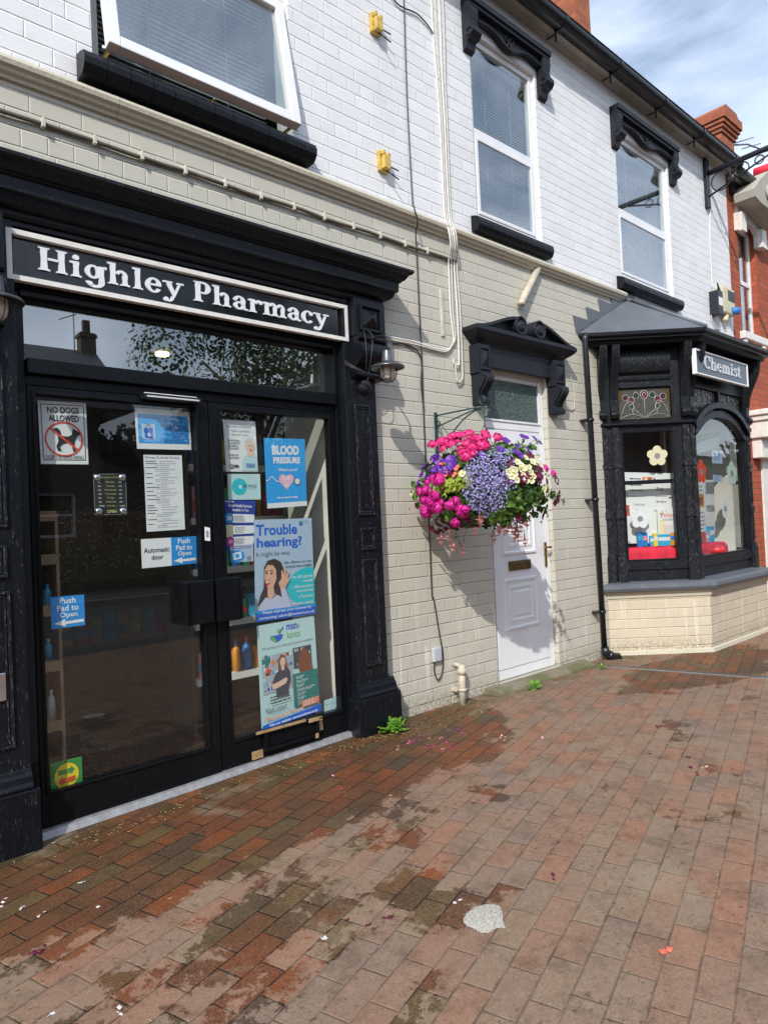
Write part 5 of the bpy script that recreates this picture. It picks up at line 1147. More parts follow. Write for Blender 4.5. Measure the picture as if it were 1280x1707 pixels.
# right door
s = doorsheet([(371.3, 699), (425.5, 702.4), (430.3, 786.6), (377.2, 786)], 'paper')
s.text('Stand up for Orthostatic', 9, 10, 86, 15, 'navy', .005); s.text('Tremor - have fitness', 20, 18, 80, 23, 'grey_ink'); s.text('Help that matters', 22, 26, 74, 31, 'grey_ink')
s.ell(78, 47, 17, 15, 'hair_white'); s.ell(79, 51, 10.5, 12, 'skin_pale'); s.poly([(70, 60), (88, 60), (90, 68), (64, 70)], 'skin_pale'); s.poly([(50, 78), (64, 66), (78, 72), (92, 66), (98, 70), (99, 98), (48, 98)], 'aqua')
s.ell(75, 49, 1.4, 1, 'dark_ink'); s.ell(83, 49, 1.4, 1, 'dark_ink'); s.poly([(75, 56), (84, 55.5), (80, 59)], 'red_ink'); s.line(79, 50, 80, 54, .8, 'skin')
s.body(11, 38, 50, 4, 5.2, 2.2, 'grey_ink', 11, .3); s.body(11, 66, 44, 2, 5.4, 2.2, 'grey_ink', 12, .2); s.rect(10, 85, 22, 93, 'grey_ink'); s.rect(24, 87, 38, 91, 'dark_ink'); s.body(62, 84, 92, 3, 3, 1.4, 'royal', 13, .3)
s.build('poster', 'pale poster with a white haired woman at the top of the right door', 'poster')
s = doorsheet([(379, 790), (433.5, 790), (434.8, 832.6), (380.6, 833)], 'aqua')
s.ell(35, 50, 23, 33, 'turquoise'); s.ell(38, 50, 6, 8, 'aqua'); s.text('SAFE SPACES', 43, 42, 88, 53, 'dark_ink'); s.text('in pharmacies', 60, 56, 88, 61, 'grey_ink')
s.build('card', 'pale card with a turquoise disc reading Safe Spaces', 'card')
s = doorsheet([(371.9, 830.7), (426, 835), (423, 913.6), (376.4, 919)], 'navy', .050)
s.body(6, 4, 34, 1, 3, 2.5, 'white_ink', 3, 0); s.text('Sexual Health Services', 14, 9, 88, 15, 'white_ink', .02); s.text('Available To You', 26, 18, 78, 23.5, 'white_ink', .02)
for i, (y0, cc, c3) in enumerate(((29, 'sky_blue', 'white_ink'), (52, 'cream_ink', 'cream_ink'), (74, 'magenta_ink', 'pink_ink'))):
    s.rect(18, y0, 94, y0+17, 'white_ink'); s.ell(94, y0+8.5, 4, 8.5, 'white_ink')
    if i == 1: s.rect(4, y0-2, 26, y0+22, cc)
    else: s.ell(16, y0+8.5, 14, 10, cc); s.rect(10, y0+5, 24, y0+12, c3)
    s.body(32, y0+3, 68, 5, 2.6, 1.2, 'grey_ink', 20+i, .2)
s.build('poster', 'dark blue poster of Sexual Health Services with three white bands', 'poster')
s = doorsheet([(383.3, 907), (421.8, 905), (422.3, 935.6), (383.8, 938)], 'pale_blue', .0455)
s.rect(12, 14, 90, 27, 'navy'); s.body(15, 18, 88, 1, 3, 5, 'white_ink', 3, .05); s.poly([(0, 38), (40, 34), (58, 50), (62, 72), (52, 92), (30, 99), (0, 99)], 'push_blue'); s.poly([(8, 52), (46, 42), (50, 80), (12, 88)], 'white_ink'); s.ell(30, 66, 10, 12, 'sky_blue'); s.body(72, 70, 92, 5, 5, 3, 'grey_ink', 4, .2)
s.build('card', 'small blue and white card below the dark blue poster', 'card')
s = doorsheet([(439.6, 729.8), (508, 732), (511.3, 843), (445.4, 847.7)], 'sky_blue')
s.text('BLOOD', 18, 10, 84, 24, 'white_ink', .055); s.text('PRESSURE', 20, 27, 86, 36.5, 'white_ink', .045); s.text("What's yours?", 31, 43, 78, 49, 'white_ink', .02)
hp = [(50+18.5*math.sin(R(t))**3, 62-(13*math.cos(R(t))-5*math.cos(R(2*t))-2*math.cos(R(3*t))-math.cos(R(4*t)))*.82) for t in range(0, 360, 8)]
s.poly(hp, 'pink_ink'); s.text('120', 41, 54.5, 61, 60.5, 'white_ink', .03); s.rect(36, 62.3, 66, 63.2, 'white_ink'); s.text('80', 44, 65, 58, 71, 'white_ink', .03)
wv = [(x_, 61-6*math.exp(-((x_-14)/6)**2)+(1.5 if x_ > 24 else 0)) for x_ in range(0, 36, 3)]
for i in range(len(wv)-1): s.line(wv[i][0], wv[i][1], wv[i+1][0], wv[i+1][1], 1.3, 'white_ink'); s.k -= 1
s.k += 1; s.ell(77, 63, 7.5, 5.5, 'navy'); s.ell(77, 63, 6.2, 4.5, 'white_ink'); s.ell(77, 63, 3, 2.2, 'cream_ink'); s.text('Ask to check it today', 24, 84, 76, 88.5, 'white_ink', .02); s.rect(0, 93, 100, 100, 'paper')
s.build('poster', 'bright blue Blood Pressure poster with a pink heart', 'poster')
s = doorsheet([(423, 866.6), (519.3, 863.7), (525, 1022.5), (425.8, 1037.4)], 'pale_blue')
s.text('Trouble', 3, 5, 73, 16, 'royal', .03); s.text('hearing?', 4, 18, 81, 30.5, 'royal', .03); s.text('It might be wax.', 3, 32, 60, 38, 'dark_ink', -.004); s.ell(80, 5, 3.5, 2.5, 'royal'); s.ell(81, 3.6, 2.2, 1.4, 'leaf_ink'); s.text('msn', 85, 2, 93, 4.5, 'pale_blue')
s.text('Safe, effective ear wax', 48, 43, 97, 46, 'dark_ink'); s.text('removal now available', 50, 47, 97, 50, 'dark_ink')
s.ell(90, 71, 40, 21, 'turquoise') if False else s.poly([(100, 52)]+[(92-40*math.sin(R(t)), 71-20*math.cos(R(t))) for t in range(0, 181, 10)]+[(100, 91)], 'turquoise')
for i, (t_, x_) in enumerate((('No GP referral', 62), ('needed', 80), ('Microsuction', 66), ('wax removal', 68), ('Pain-free', 76), ('Instant results', 64))):
    yy = (58.5, 63, 68.5, 73, 79, 85.5)[i]; s.text(t_, x_, yy, 97, yy+3.0, 'white_ink', .01)
    if i not in (1, 3): s.ell(x_-4, yy+1.6, 1, .7, 'white_ink')
s.poly([(14, 48), (20, 41), (32, 39.5), (42, 43), (46, 50), (46, 60), (43, 66), (44, 78), (46, 88), (41, 93), (36, 88), (34, 76), (28, 70), (20, 70), (18, 78), (8, 86), (3, 84), (8, 74), (13, 68), (14, 58)], 'hair_brown')
s.poly([(2, 97), (6, 84), (16, 77), (26, 79), (36, 76), (54, 84), (62, 97)], 'lilac'); s.poly([(19, 68), (29, 67), (30, 76), (24, 80), (19, 76)], 'skin')
s.poly([(15, 50), (20, 45), (29, 46), (34, 51), (34, 60), (29, 67), (22, 69.5), (17, 65), (14.5, 58)], 'skin'); s.poly([(16, 61), (21, 60.5), (24, 62.5), (20, 66), (17, 65)], 'red_strong'); s.poly([(16.5, 61.4), (22, 61.4), (21, 63), (17.5, 63.2)], 'white_ink')
s.ell(18, 53.5, 1.5, .9, 'dark_ink'); s.ell(26, 54, 1.7, .9, 'dark_ink'); s.line(15.5, 51.5, 19.5, 51, .7, 'hair_brown'); s.line(23.5, 51, 28.5, 51.5, .7, 'hair_brown'); s.poly([(20.5, 54), (22, 54), (22.5, 58.5), (19.5, 59)], 'skin_pale')
s.poly([(37, 64), (42, 60), (42, 52), (44.5, 51.5), (45.5, 57), (47.5, 50), (50, 50.5), (49.5, 58), (53, 53), (55, 54.5), (52, 61), (55, 60), (55.5, 62.5), (49, 68), (47, 71), (40, 70)], 'skin'); s.poly([(40, 70), (48, 70), (56, 86), (62, 97), (46, 97)], 'lilac')
s.rect(0, 92, 100, 100, 'royal'); s.rect(0, 89.5, 100, 92.2, 'push_blue')
s.text('Please express your interest by', 10, 90.3, 92, 94, 'white_ink', .01, 2); s.text('contacting: admin@msnlunts.co.uk', 5, 95.2, 97, 99, 'white_ink', .01, 2)
s.build('poster', 'Trouble hearing poster with a dark haired woman cupping her ear', 'poster')
s = doorsheet([(428, 1043.8), (523.3, 1026.8), (533.4, 1183.5), (436, 1216.7)], 'aqua')
s.poly([(24+11*math.cos(R(t))+8, 12.5+7*math.sin(R(t))) for t in range(0, 181, 15)], 'royal'); s.poly([(34+12*math.cos(R(t)), 12+8.5*math.sin(R(t))) for t in range(100, 175, 12)]+[(24, 12), (30, 16)], 'leaf_ink'); s.line(36, 12, 44, 5.5, 2.0, 'royal'); s.ell(36, 9, 3, 2, 'leaf_ink')
s.text('msn', 49, 4, 68, 9.5, 'royal', .02); s.text('&', 69, 5, 72, 9, 'grey_ink'); s.text('lunts', 50, 11, 72, 18, 'leaf_ink', .0)
s.text('We can help you with seven common conditions', 6, 22, 95, 25.5, 'grey_ink', 0, 2)
s.rect(5, 31, 56, 68, 'photo_grey'); s.rect(58, 29, 90, 50, 'dark_ink'); rr = random.Random(8)
for i in range(70): x_ = rr.uniform(6, 52); y_ = 32+5*rr.randint(0, 6); s.rect(x_, y_, x_+rr.uniform(1.5, 4), y_+3, rr.choice(('white_ink', 'sky_blue', 'orange_ink', 'paper', 'royal'))); s.k -= 1
s.k += 1
for i in range(16): x_ = rr.uniform(59, 88); y_ = 30+5*rr.randint(0, 3); s.rect(x_, y_, x_+2, y_+3, rr.choice(('mint', 'red_ink', 'paper'))); s.k -= 1
s.k += 1
s.rect(5, 33.5, 19, 38.5, 'teal'); s.rect(9.5, 30, 14.5, 42, 'teal'); s.rect(19, 37.4, 27, 39.6, 'orange_ink'); s.rect(21.8, 35, 24.2, 42, 'orange_ink'); s.rect(11, 44.4, 19, 46.6, 'red_ink'); s.rect(13.8, 42, 16.2, 49, 'red_ink')
s.poly([(32, 36), (37, 32), (43, 34), (46, 42), (48, 52), (46, 58), (41, 50), (34, 50), (30, 54)], 'hair_auburn'); s.poly([(34, 47), (44, 45), (50, 50), (51, 60), (46, 68), (46, 73), (25, 73), (27, 62), (20, 58), (26, 50)], 'dark_ink'); s.ell(39, 40, 4.5, 4.6, 'skin_pale'); s.poly([(36, 43), (41, 43), (41, 48), (36, 48)], 'skin_pale'); s.poly([(19, 60), (33, 58), (42, 56), (46, 58), (42, 62), (30, 64), (20, 65)], 'skin_pale')
s.ell(37.8, 39.4, .7, .4, 'dark_ink'); s.ell(41, 39.4, .7, .4, 'dark_ink'); s.line(38, 42.2, 41, 42.2, .6, 'red_strong')
s.poly([(68, 36), (74, 31), (82, 33), (87, 42), (90, 55), (68, 57), (64, 47)], 'hair_auburn')
s.poly([(54, 55), (98, 55), (99, 88), (54, 89)], 'teal')
for i, (t_, w_) in enumerate((('Sinusitis', 14), ('Sore Throat', 20), ('Earache', 13), ('Infected Insect bite', 32), ('Impetigo', 15), ('Shingles', 14), ('Urinary Tract Infection', 36))):
    yy = 57.5+i*4.3; s.text(t_, 60, yy, 60+w_, yy+2, 'white_ink', .01, 2); s.rect(60, yy+2.6, 60+w_*.8, yy+3.2, 'aqua')
s.rect(66, 84, 97, 90.5, 'orange_ink'); s.body(69, 85, 95, 4, 1.4, .6, 'white_ink', 6, .3); s.body(14, 71, 50, 3, 2.8, 1.3, 'dark_ink', 7, .2)
s.text('Visit your', 5, 80.5, 41, 87.5, 'dark_ink', .0); s.text('Pharmacy First!', 5, 88.8, 64, 94.5, 'orange_ink', .0); s.poly([(0, 96), (100, 93), (100, 100), (0, 100)], 'royal'); s.text('Visit our website: www.msnlunts.co.uk', 10, 96.4, 93, 99.2, 'white_ink', .02, 2)
s.build('poster', 'pale green Pharmacy First poster with a woman in black, lowest on the right door', 'poster')
s = doorsheet([(540.2, 1168), (564, 1160.5), (564.8, 1186.5), (541, 1191)], 'aqua'); s.text('QuasiCare', 8, 30, 92, 44, 'grey_ink'); s.rect(14, 78, 26, 84, 'grey_ink'); s.rect(42, 76, 50, 82, 'grey_ink'); s.rect(74, 66, 84, 76, 'grey_ink'); s.build('sticker', 'small pale green sticker in the lower right corner of the right door glass', 'sticker')
s = Sheet([P(x, y, -.0075) for x, y in ((341, 878), (350, 880), (350.5, 902), (341.5, 901))], (0, -1, 0), 'paper'); s.rect(25, 25, 75, 75, 'grey_ink'); s.build('label', 'tiny white label on the black door stile between the two doors', 'label')

# ================================================================ inside the shop
def bottle(name, x, y, z, r_, h, body, cap, label, group=None, cat='bottle'):
    t = thing(name, label, cat, (x, y, z), group)
    mb = MB(); mb.lathe([(0, 0), (r_, 0), (r_, h*.62), (r_*.75, h*.74), (r_*.38, h*.80), (r_*.38, h*.86)], (x, y, z), (0, 0, 1), 14); mb.build('body', body, t)
    mb = MB(); mb.lathe([(r_*.42, h*.85), (r_*.42, h), (0, h)], (x, y, z), (0, 0, 1), 12); mb.build('cap', cap, t); return t
def carton(x, y, z, w_, d_, h, mat, mat2, label, group=None, rz=0):
    t = thing('carton', label, 'box', (x, y, z), group)
    mb = MB(); mb.box(x-w_/2, x+w_/2, y-d_/2, y+d_/2, z, z+h); mb.build('box', mat, t, bevel=.001)
    mb = MB(); mb.box(x-w_*.42, x+w_*.42, y-d_/2-.0015, y-d_/2-.0002, z+h*.25, z+h*.6); mb.build('printed_band', mat2, t); return t
for nm, c_ in dict(pack_blue=(.03, .20, .55), pack_cyan=(.05, .40, .65), pack_yellow=(.80, .62, .05), pack_orange=(.75, .30, .03), pack_pink=(.75, .30, .38), pack_white=(.75, .76, .75), pack_red=(.65, .03, .04), pack_green=(.05, .40, .12), pack_brown=(.30, .13, .10)).items(): flat(nm, c_, .4)
t = thing('shelf_unit', 'narrow tan wooden shelf unit seen through the left edge of the left door', 'shelf', (1.08, .45, 0))
mb = MB(); mb.box(.90, .915, .30, .62, .02, 1.5); mb.box(1.065, 1.08, .30, .62, .02, 1.5); mb.box(.915, 1.065, .605, .62, .02, 1.5); mb.build('side', 'tan_wood', t)
for z_ in (.42, .72, 1.0, 1.26, 1.48): mb = MB(); mb.box(.916, 1.064, .302, .604, z_, z_+.018); mb.box(.916, 1.064, .296, .302, z_-.03, z_+.022); mb.build('shelf', 'tan_wood', t)
i = 0
for z_ in (.44, .74, 1.02):
    for x_ in ((.945, .99, 1.035) if z_ > .9 or z_ < .6 else (.965, 1.03)):
        i += 1; bottle('bottle', x_, .36, z_, .019, .15-.02*((i*7) % 3), ('pack_white', 'pack_white', 'pack_cyan')[(i+int(z_*9)) % 3], ('pack_blue', 'pack_white')[i % 2], 'small bottle among look-alikes on the narrow tan shelf unit', 'bottles on the narrow tan shelf')
t = thing('shelf_unit', 'cream shelf unit stocked with bottles behind the right door', 'shelf', (2.6, .95, 0))
mb = MB(); mb.box(2.05, 2.97, 1.15, 1.17, .02, 2.3); mb.box(2.03, 2.05, .82, 1.17, .02, 2.3); mb.build('back_panel', 'interior_dark', t)
for z_ in (.35, .72, 1.08, 1.42, 1.78): mb = MB(); mb.box(2.051, 2.969, .80, 1.149, z_, z_+.025); mb.box(2.051, 2.969, .79, .80, z_-.01, z_+.035); mb.build('shelf', 'interior_paint', t)
rr = random.Random(3); cols = ['pack_blue', 'pack_cyan', 'pack_yellow', 'pack_white', 'pack_red', 'pack_green', 'pack_orange', 'pack_pink']
k = 0
for z_ in (.375, .745, 1.105, 1.445, 1.805):
    x_ = 2.10
    while x_ < 2.93:
        w_ = rr.uniform(.05, .09); k += 1
        if rr.random() < .5: bottle('bottle', x_+w_/2, .90, z_, w_*.42, rr.uniform(.16, .25), rr.choice(cols), rr.choice(cols), 'coloured bottle stocked on the cream shelves behind the right door', 'bottles on the cream shelves')
        else: carton(x_+w_/2, .90, z_, w_*.9, .06, rr.uniform(.12, .24), rr.choice(cols), rr.choice(cols), 'coloured carton stocked on the cream shelves behind the right door', 'cartons on the cream shelves')
        x_ += w_+.012
t = thing('counter', 'low shelf of books and packets deep inside the left door', 'shelf', (2.4, 2.6, 0))
mb = MB(); mb.box(1.2, 3.0, 2.4, 2.9, .45, .48); mb.box(1.2, 3.0, 2.4, 2.9, 1.0, 1.03); mb.box(1.2, 3.0, 2.88, 2.9, .02, 1.6); mb.box(1.18, 1.2, 2.4, 2.9, .02, 1.6); mb.build('frame', 'tan_wood', t)
x_ = 1.3
while x_ < 2.9:
    w_ = rr.uniform(.05, .12); carton(x_+w_/2, 2.5, .48, w_, .1, rr.uniform(.18, .3), rr.choice(cols), rr.choice(cols), 'coloured packet on the low shelf deep inside the shop', 'packets on the deep shelf'); x_ += w_+.02

# ================================================================ window display of the bay
fA, fB = ff[0], ff[1]
def baysheet(f, c, px, base): return Sheet([f(*PL(f, x, y, c), c) for x, y in px], f.n, base)
s = baysheet(fA, -.14, [(1038, 787), (1127, 789), (1131, 905), (1044, 906)], 'paper')
s.rect(36, 6, 55, 14.5, 'orange_ink'); s.ell(43, 10, 3, 3.5, 'cream_ink'); s.poly([(46, 7), (53, 7), (53, 13), (47, 13)], 'pack_brown'); s.text('Pharmacy', 56, 7.5, 80, 14, 'dark_ink', .03); s.rect(82, 10, 96, 13, 'red_ink'); s.text('First', 62, 20, 74, 25.5, 'dark_ink', .02)
s.body(12, 8, 36, 3, 4.4, 1.8, 'dark_ink', 2, .15); s.body(10, 24, 38, 1, 3, 1.8, 'dark_ink', 4, .1); s.rect(10, 33.5, 40, 34, 'grey_ink'); s.rect(58, 33, 82, 33.5, 'grey_ink'); s.text('1. Insect bites', 16, 43, 38, 46.5, 'grey_ink'); s.text('and Stings', 20, 51, 36, 54.5, 'grey_ink'); s.rect(-.0, 46, 9, 61, 'red_ink'); s.ell(5, 53, 2.5, 4, 'pack_brown')
s.body(60, 40, 80, 1, 3, 1.6, 'grey_ink', 5, .1); s.body(84, 34, 98, 1, 3, 1.6, 'dark_ink', 5, .1); s.text('1. Six weeks', 54, 51.5, 73, 55, 'dark_ink'); s.rect(0, 98, 8, 98.6, 'dark_ink'); s.rect(46, 96, 60, 97, 'pack_brown')
s.build('poster', 'large white Pharmacy First sheet standing in the left light of the bay window', 'poster')
q = PL(fA, 1107, 890, -.12); 
s = baysheet(fA, -.10, [(1095, 847), (1124, 846), (1126, 900), (1097, 900)], 'cream_ink')
s.rect(0, 0, 100, 100, 'paper'); s.rect(6, 36, 46, 98, 'cream_ink'); s.text('Piriton', 24, 16, 98, 30, 'red_ink', .01); s.text('CHILDREN', 28, 34, 90, 40, 'dark_ink'); s.ell(22, 18, 7, 3, 'leaf_ink'); s.ell(30, 12, 5, 3, 'pack_yellow'); s.line(22, 22, 22, 30, 2, 'dark_ink'); s.line(50, 9, 54, 14, 3, 'leaf_ink')
s.body(30, 56, 96, 6, 6.5, .9, 'red_ink', 4, .1); s.build('display_card', 'tall white and cream Piriton show card behind the red cloth', 'card')
def flower(f, c, px, py, r_, mat, label, tilt=0):
    a, z = PL(f, px, py, c); mb = MB(); pts = []
    for i in range(60):
        t_ = 2*math.pi*i/60+tilt; rr_ = r_*(.72+.30*abs(math.cos(2.5*(t_-tilt)))**.8); pts.append((a+rr_*math.cos(t_), z+rr_*math.sin(t_)))
    mb.prism(pts, f, c-.002, c, mat); mb.poly([(a+r_*.3*math.cos(R(q_)), z+r_*.3*math.sin(R(q_))) for q_ in range(0, 360, 30)], f, c+.0008, 'grey_ink' if mat != 'pink_ink' else 'turquoise')
    return tag(mb.build('paper_flower', None), label, 'paper flower', 'paper flowers on the bay window glass')
flower(fA, -.034, 1095.5, 760, .098, 'cream_ink', 'yellow paper flower on the dark upper left light of the bay window', .3)
flower(fA, -.034, 1067, 865, .094, 'white_ink', 'white paper flower over the lower left light of the bay window', .2)
flower(fB, -.034, 1169, 786, .12, 'red_ink', 'red paper flower on the front light of the bay window', .3)
flower(fB, -.034, 1220, 789, .13, 'mint', 'pale green paper flower at the right of the front bay light', .3)
flower(fB, -.034, 1209, 848, .10, 'paper', 'white paper flower low on the front bay light', .3)
s = baysheet(fB, -.034, [(1187, 751), (1204, 752), (1204, 773), (1187, 772)], 'pale_blue'); s.body(15, 15, 85, 5, 14, 5, 'navy', 4, .2); s.build('notice', 'upper small pale blue notice on the front bay light', 'notice')
s = baysheet(fB, -.034, [(1188, 791), (1204, 793), (1204, 804), (1189, 803)], 'pale_blue'); s.body(15, 20, 85, 3, 24, 9, 'navy', 5, .2); s.build('notice', 'lower small pale blue notice on the front bay light', 'notice')
s = baysheet(fB, -.20, [(1150, 690), (1198, 700), (1200, 745), (1152, 760)], 'mint')
s.poly([(0, 58), (30, 50), (60, 48), (100, 44), (100, 62), (60, 66), (30, 70), (0, 80)], 'green_ink'); s.text('HEALTH', 8, 20, 70, 36, 'photo_grey'); s.build('banner', 'green and white banner hanging in the front bay light', 'banner')
s = baysheet(fB, -.25, [(1150, 800), (1190, 800), (1192, 890), (1152, 900)], 'paper'); s.rect(30, 26, 55, 48, 'pack_orange'); s.rect(34, 30, 50, 44, 'pack_brown'); s.body(8, 10, 50, 3, 7, 3, 'grey_ink', 3, .2); s.body(10, 56, 60, 5, 7, 3, 'grey_ink', 6, .2); s.build('poster', 'white sheet with an orange picture behind the front bay light', 'poster')
# red cloths over low steps
def cloth(f, pxs, c0, c1, label):
    (a0, z0), (a1, z1) = PL(f, *pxs[0], c1), PL(f, *pxs[1], c1); zt = z1; zb = .80; mb = MB(); n_ = 26; m_ = 9; vs = []
    for i in range(n_+1):
        a = a0+(a1-a0)*i/n_
        for j in range(m_+1):
            t_ = j/m_; edge = min(1, (min(i, n_-i)/2.5)); fold = .008*math.sin(i*1.4)+.005*math.sin(i*2.9+1)
            if t_ < .35: p = f(a, zt-(1-edge)*.03+.002*math.sin(i), c0+(c1-c0)*(t_/.35))
            else: q_ = (t_-.35)/.65; p = f(a, zt-(zt-zb)*q_-(1-edge)*.03*(1-q_), c1+.004+fold*q_+.012*q_)
            vs.append(p)
    mb.add(vs, [(i*(m_+1)+j, (i+1)*(m_+1)+j, (i+1)*(m_+1)+j+1, i*(m_+1)+j+1) for i in range(n_) for j in range(m_)], None, True)
    return tag(mb.build('display_cloth', 'red_cloth'), label, 'cloth'), (a0, a1, zt)
_, (a0, a1, zt) = cloth(fA, ((1044, 930), (1128, 910)), -.24, -.07, 'bright red cloth draped along the foot of the left bay light')
_, (b0, b1, ztb) = cloth(fB, ((1167, 925), (1212, 902)), -.24, -.09, 'bright red cloth draped in the front bay light')
def pack(f, x0, x1, ytop, ybot, c, mat, mat2, label, d_=.04, cat='box'):
    a_, zz = PL(f, x0, ybot, c); b_, z2 = PL(f, x1, ytop, c); t = thing('carton', label, cat, f(a_, zz, c))
    zz = zt+.004 if f is fA else ztb+.004
    mb = MB(); mb.tbox(f, a_, b_, zz, z2, c-d_, c); mb.build('box', mat, t, bevel=.001); mb = MB(); mb.tbox(f, a_+.004, b_-.004, zz+(z2-zz)*.45, zz+(z2-zz)*.75, c+.0002, c+.0012); mb.build('printed_band', mat2, t)
pack(fA, 1063, 1071, 887, 911, -.11, 'pack_blue', 'pack_cyan', 'tall dark blue carton at the left end of the red cloth')
pack(fA, 1072, 1079, 888, 911, -.12, 'pack_blue', 'pack_pink', 'tall blue carton with pink band beside the dark blue one')
pack(fA, 1084, 1089, 893, 911, -.11, 'pack_cyan', 'pack_white', 'narrow light blue carton in the middle of the red cloth')
pack(fA, 1090, 1096.5, 889, 910, -.10, 'pack_yellow', 'pack_white', 'narrow yellow carton on the red cloth')
pack(fA, 1097, 1117, 890, 910, -.095, 'pack_cyan', 'pack_white', 'wide sky blue carton on the red cloth')
pack(fA, 1118, 1125, 888, 910, -.095, 'pack_orange', 'pack_blue', 'orange carton at the right end of the red cloth')
pack(fB, 1167, 1176, 886, 905, -.13, 'pack_brown', 'pack_red', 'brown carton at the left of the front bay light')
pack(fB, 1177, 1183, 887, 905, -.13, 'pack_pink', 'pack_white', 'pink carton in the front bay light')
pack(fB, 1184, 1190, 877, 905, -.12, 'pack_cyan', 'pack_white', 'tall light blue carton in the front bay light')
a_, z_ = PL(fB, 1193, 915, -.06); t = thing('ladybird_box', 'round red ladybird box with black spots on the red cloth', 'toy', fB(a_, z_, -.07)); c_ = Vector(fB(a_, z_-.01, -.065))
mb = MB(); mb.lathe([(0, .05), (.05, .045), (.085, .02), (.09, 0), (.085, -.03), (0, -.035)], c_, (0, 0, 1), 20); mb.build('shell', 'pack_red', t)
mb = MB()
for k in range(6): mb.lathe([(0, .003), (.012, .002), (.014, 0)], c_+Vector((.065*math.cos(k*1.05), .065*math.sin(k*1.05), .032)), (math.cos(k*1.05)*.6, math.sin(k*1.05)*.6, .7), 10)
mb.build('spots', 'ink', t)

# ================================================================ hanging basket
yb_ = -.46
bt = P(727, 690, -.015); tip = P(808, 700, yb_)
t = thing('basket_bracket', 'green scrolled iron basket bracket on the cream wall', 'bracket', (bt.x, 0, bt.z))
mb = MB(); mb.box(bt.x-.011, bt.x+.011, -.014, -.001, bt.z-.30, bt.z+.012); mb.build('wall_plate', 'green_iron', t)
bx = bt.x; zt2 = bt.z-.012
mb = MB(); mb.tube([(bx, -.012, zt2), (bx, yb_+.02, zt2)], .0055, 6); mb.tube(bez([(bx, -.012, zt2-.085), (bx, -.20, zt2-.045), (bx, yb_+.04, zt2-.004)], 8), .005, 6); mb.tube(bez([(bx, -.012, zt2-.27), (bx, -.12, zt2-.18), (bx, -.28, zt2-.06), (bx, yb_+.02, zt2-.004)], 8), .005, 6); mb.build('arm', 'green_iron', t)
for cy, cz, rr_, a0_, a1_ in ((yb_+.01, zt2+.045, .032, -90, 260), (yb_-.01, zt2-.05, .034, 90, 420), (-.03, zt2-.06, .022, 0, 330)):
    mb = MB(); mb.tube([(bx, cy+rr_*(1-.5*i/18)*math.cos(R(a0_+(a1_-a0_)*i/18)), cz+rr_*(1-.5*i/18)*math.sin(R(a0_+(a1_-a0_)*i/18))) for i in range(19)], .0055, 6); mb.build('scroll', 'green_iron', t)
mb = MB(); mb.tube([(bx, yb_-.0, zt2-.08), (bx, yb_, zt2-.13), (bx, yb_+.012, zt2-.14)], .005, 6); mb.build('hook', 'green_iron', t)
cen = P(812, 812, yb_); cen = Vector((cen.x, yb_, cen.z)); RX, RY, RZ = .40, .36, .33
bk = thing('hanging_basket', 'hanging basket overflowing with pink geraniums, lobelia, petunias and fuchsias', 'hanging basket', (cen.x, yb_, cen.z))
mb = MB(); mb.lathe([(0, -.19), (.10, -.175), (.16, -.12), (.19, -.03), (.195, .02), (.17, .02), (0, .0)], cen, (0, 0, 1), 28); mb.build('basket', 'basket_liner', bk)
mb = MB(); hk = Vector((bx, yb_, zt2-.13))
for k in range(3): a = R(120*k+20); mb.tube([hk, (cen.x+.19*math.cos(a), cen.y+.19*math.sin(a), cen.z+.02)], .002, 5)
mb.build('chain', 'cast_iron_black', bk)
def surf(px, py, k=1.0):                              # sight line met with the swollen mass of the plants
    d = ray(px, py); o = EYE-cen; s_ = Vector((1/(RX*k), 1/(RY*k), 1/(RZ*k)))
    D = Vector((d.x*s_.x, d.y*s_.y, d.z*s_.z)); O = Vector((o.x*s_.x, o.y*s_.y, o.z*s_.z)); a = D.dot(D); b = 2*O.dot(D); c = O.dot(O)-1; q = b*b-4*a*c
    t_ = (-b-math.sqrt(q))/(2*a) if q > 0 else -b/(2*a)
    p = EYE+d*t_; n_ = Vector(((p.x-cen.x)*s_.x**2, (p.y-cen.y)*s_.y**2, (p.z-cen.z)*s_.z**2)).normalized(); p.y = min(p.y, -.05); return p, n_
ZB = lambda x, y: (680+x/4.571, 660+y/4.571)
def frame(n_, spin=0):
    n_ = n_.normalized(); a = n_.orthogonal().normalized(); b = n_.cross(a); return a*math.cos(spin)+b*math.sin(spin), b*math.cos(spin)-a*math.sin(spin), n_
def leafquad(mb, p, n_, sz, spin, mat, cup=.25, asp=1.0, lobes=0):
    a, b, n_ = frame(n_, spin)
    if lobes:
        k = lobes*2; vs = [p+n_*sz*cup*.2] + [p+(a*math.cos(2*math.pi*i/k)+b*math.sin(2*math.pi*i/k))*sz*(1 if i % 2 else .80)+n_*sz*(-cup if i % 2 else -cup*.3) for i in range(k)]
        mb.add(vs, [(0, 1+i, 1+(i+1) % k) for i in range(k)], mat)
    else:
        w_ = sz*asp*.5; vs = [p, p+a*sz*.5+b*w_-n_*cup*sz*.3, p+a*sz*1.1-n_*cup*sz, p+a*sz*.5-b*w_-n_*cup*sz*.3, p+a*sz*.55+n_*sz*.05]
        mb.add(vs, [(0, 4, 1), (1, 4, 2), (2, 4, 3), (3, 4, 0)], mat)
rr = random.Random(21)
def rnd(n_=1.0): return Vector((rr.gauss(0, 1), rr.gauss(0, 1), rr.gauss(0, 1)))*n_
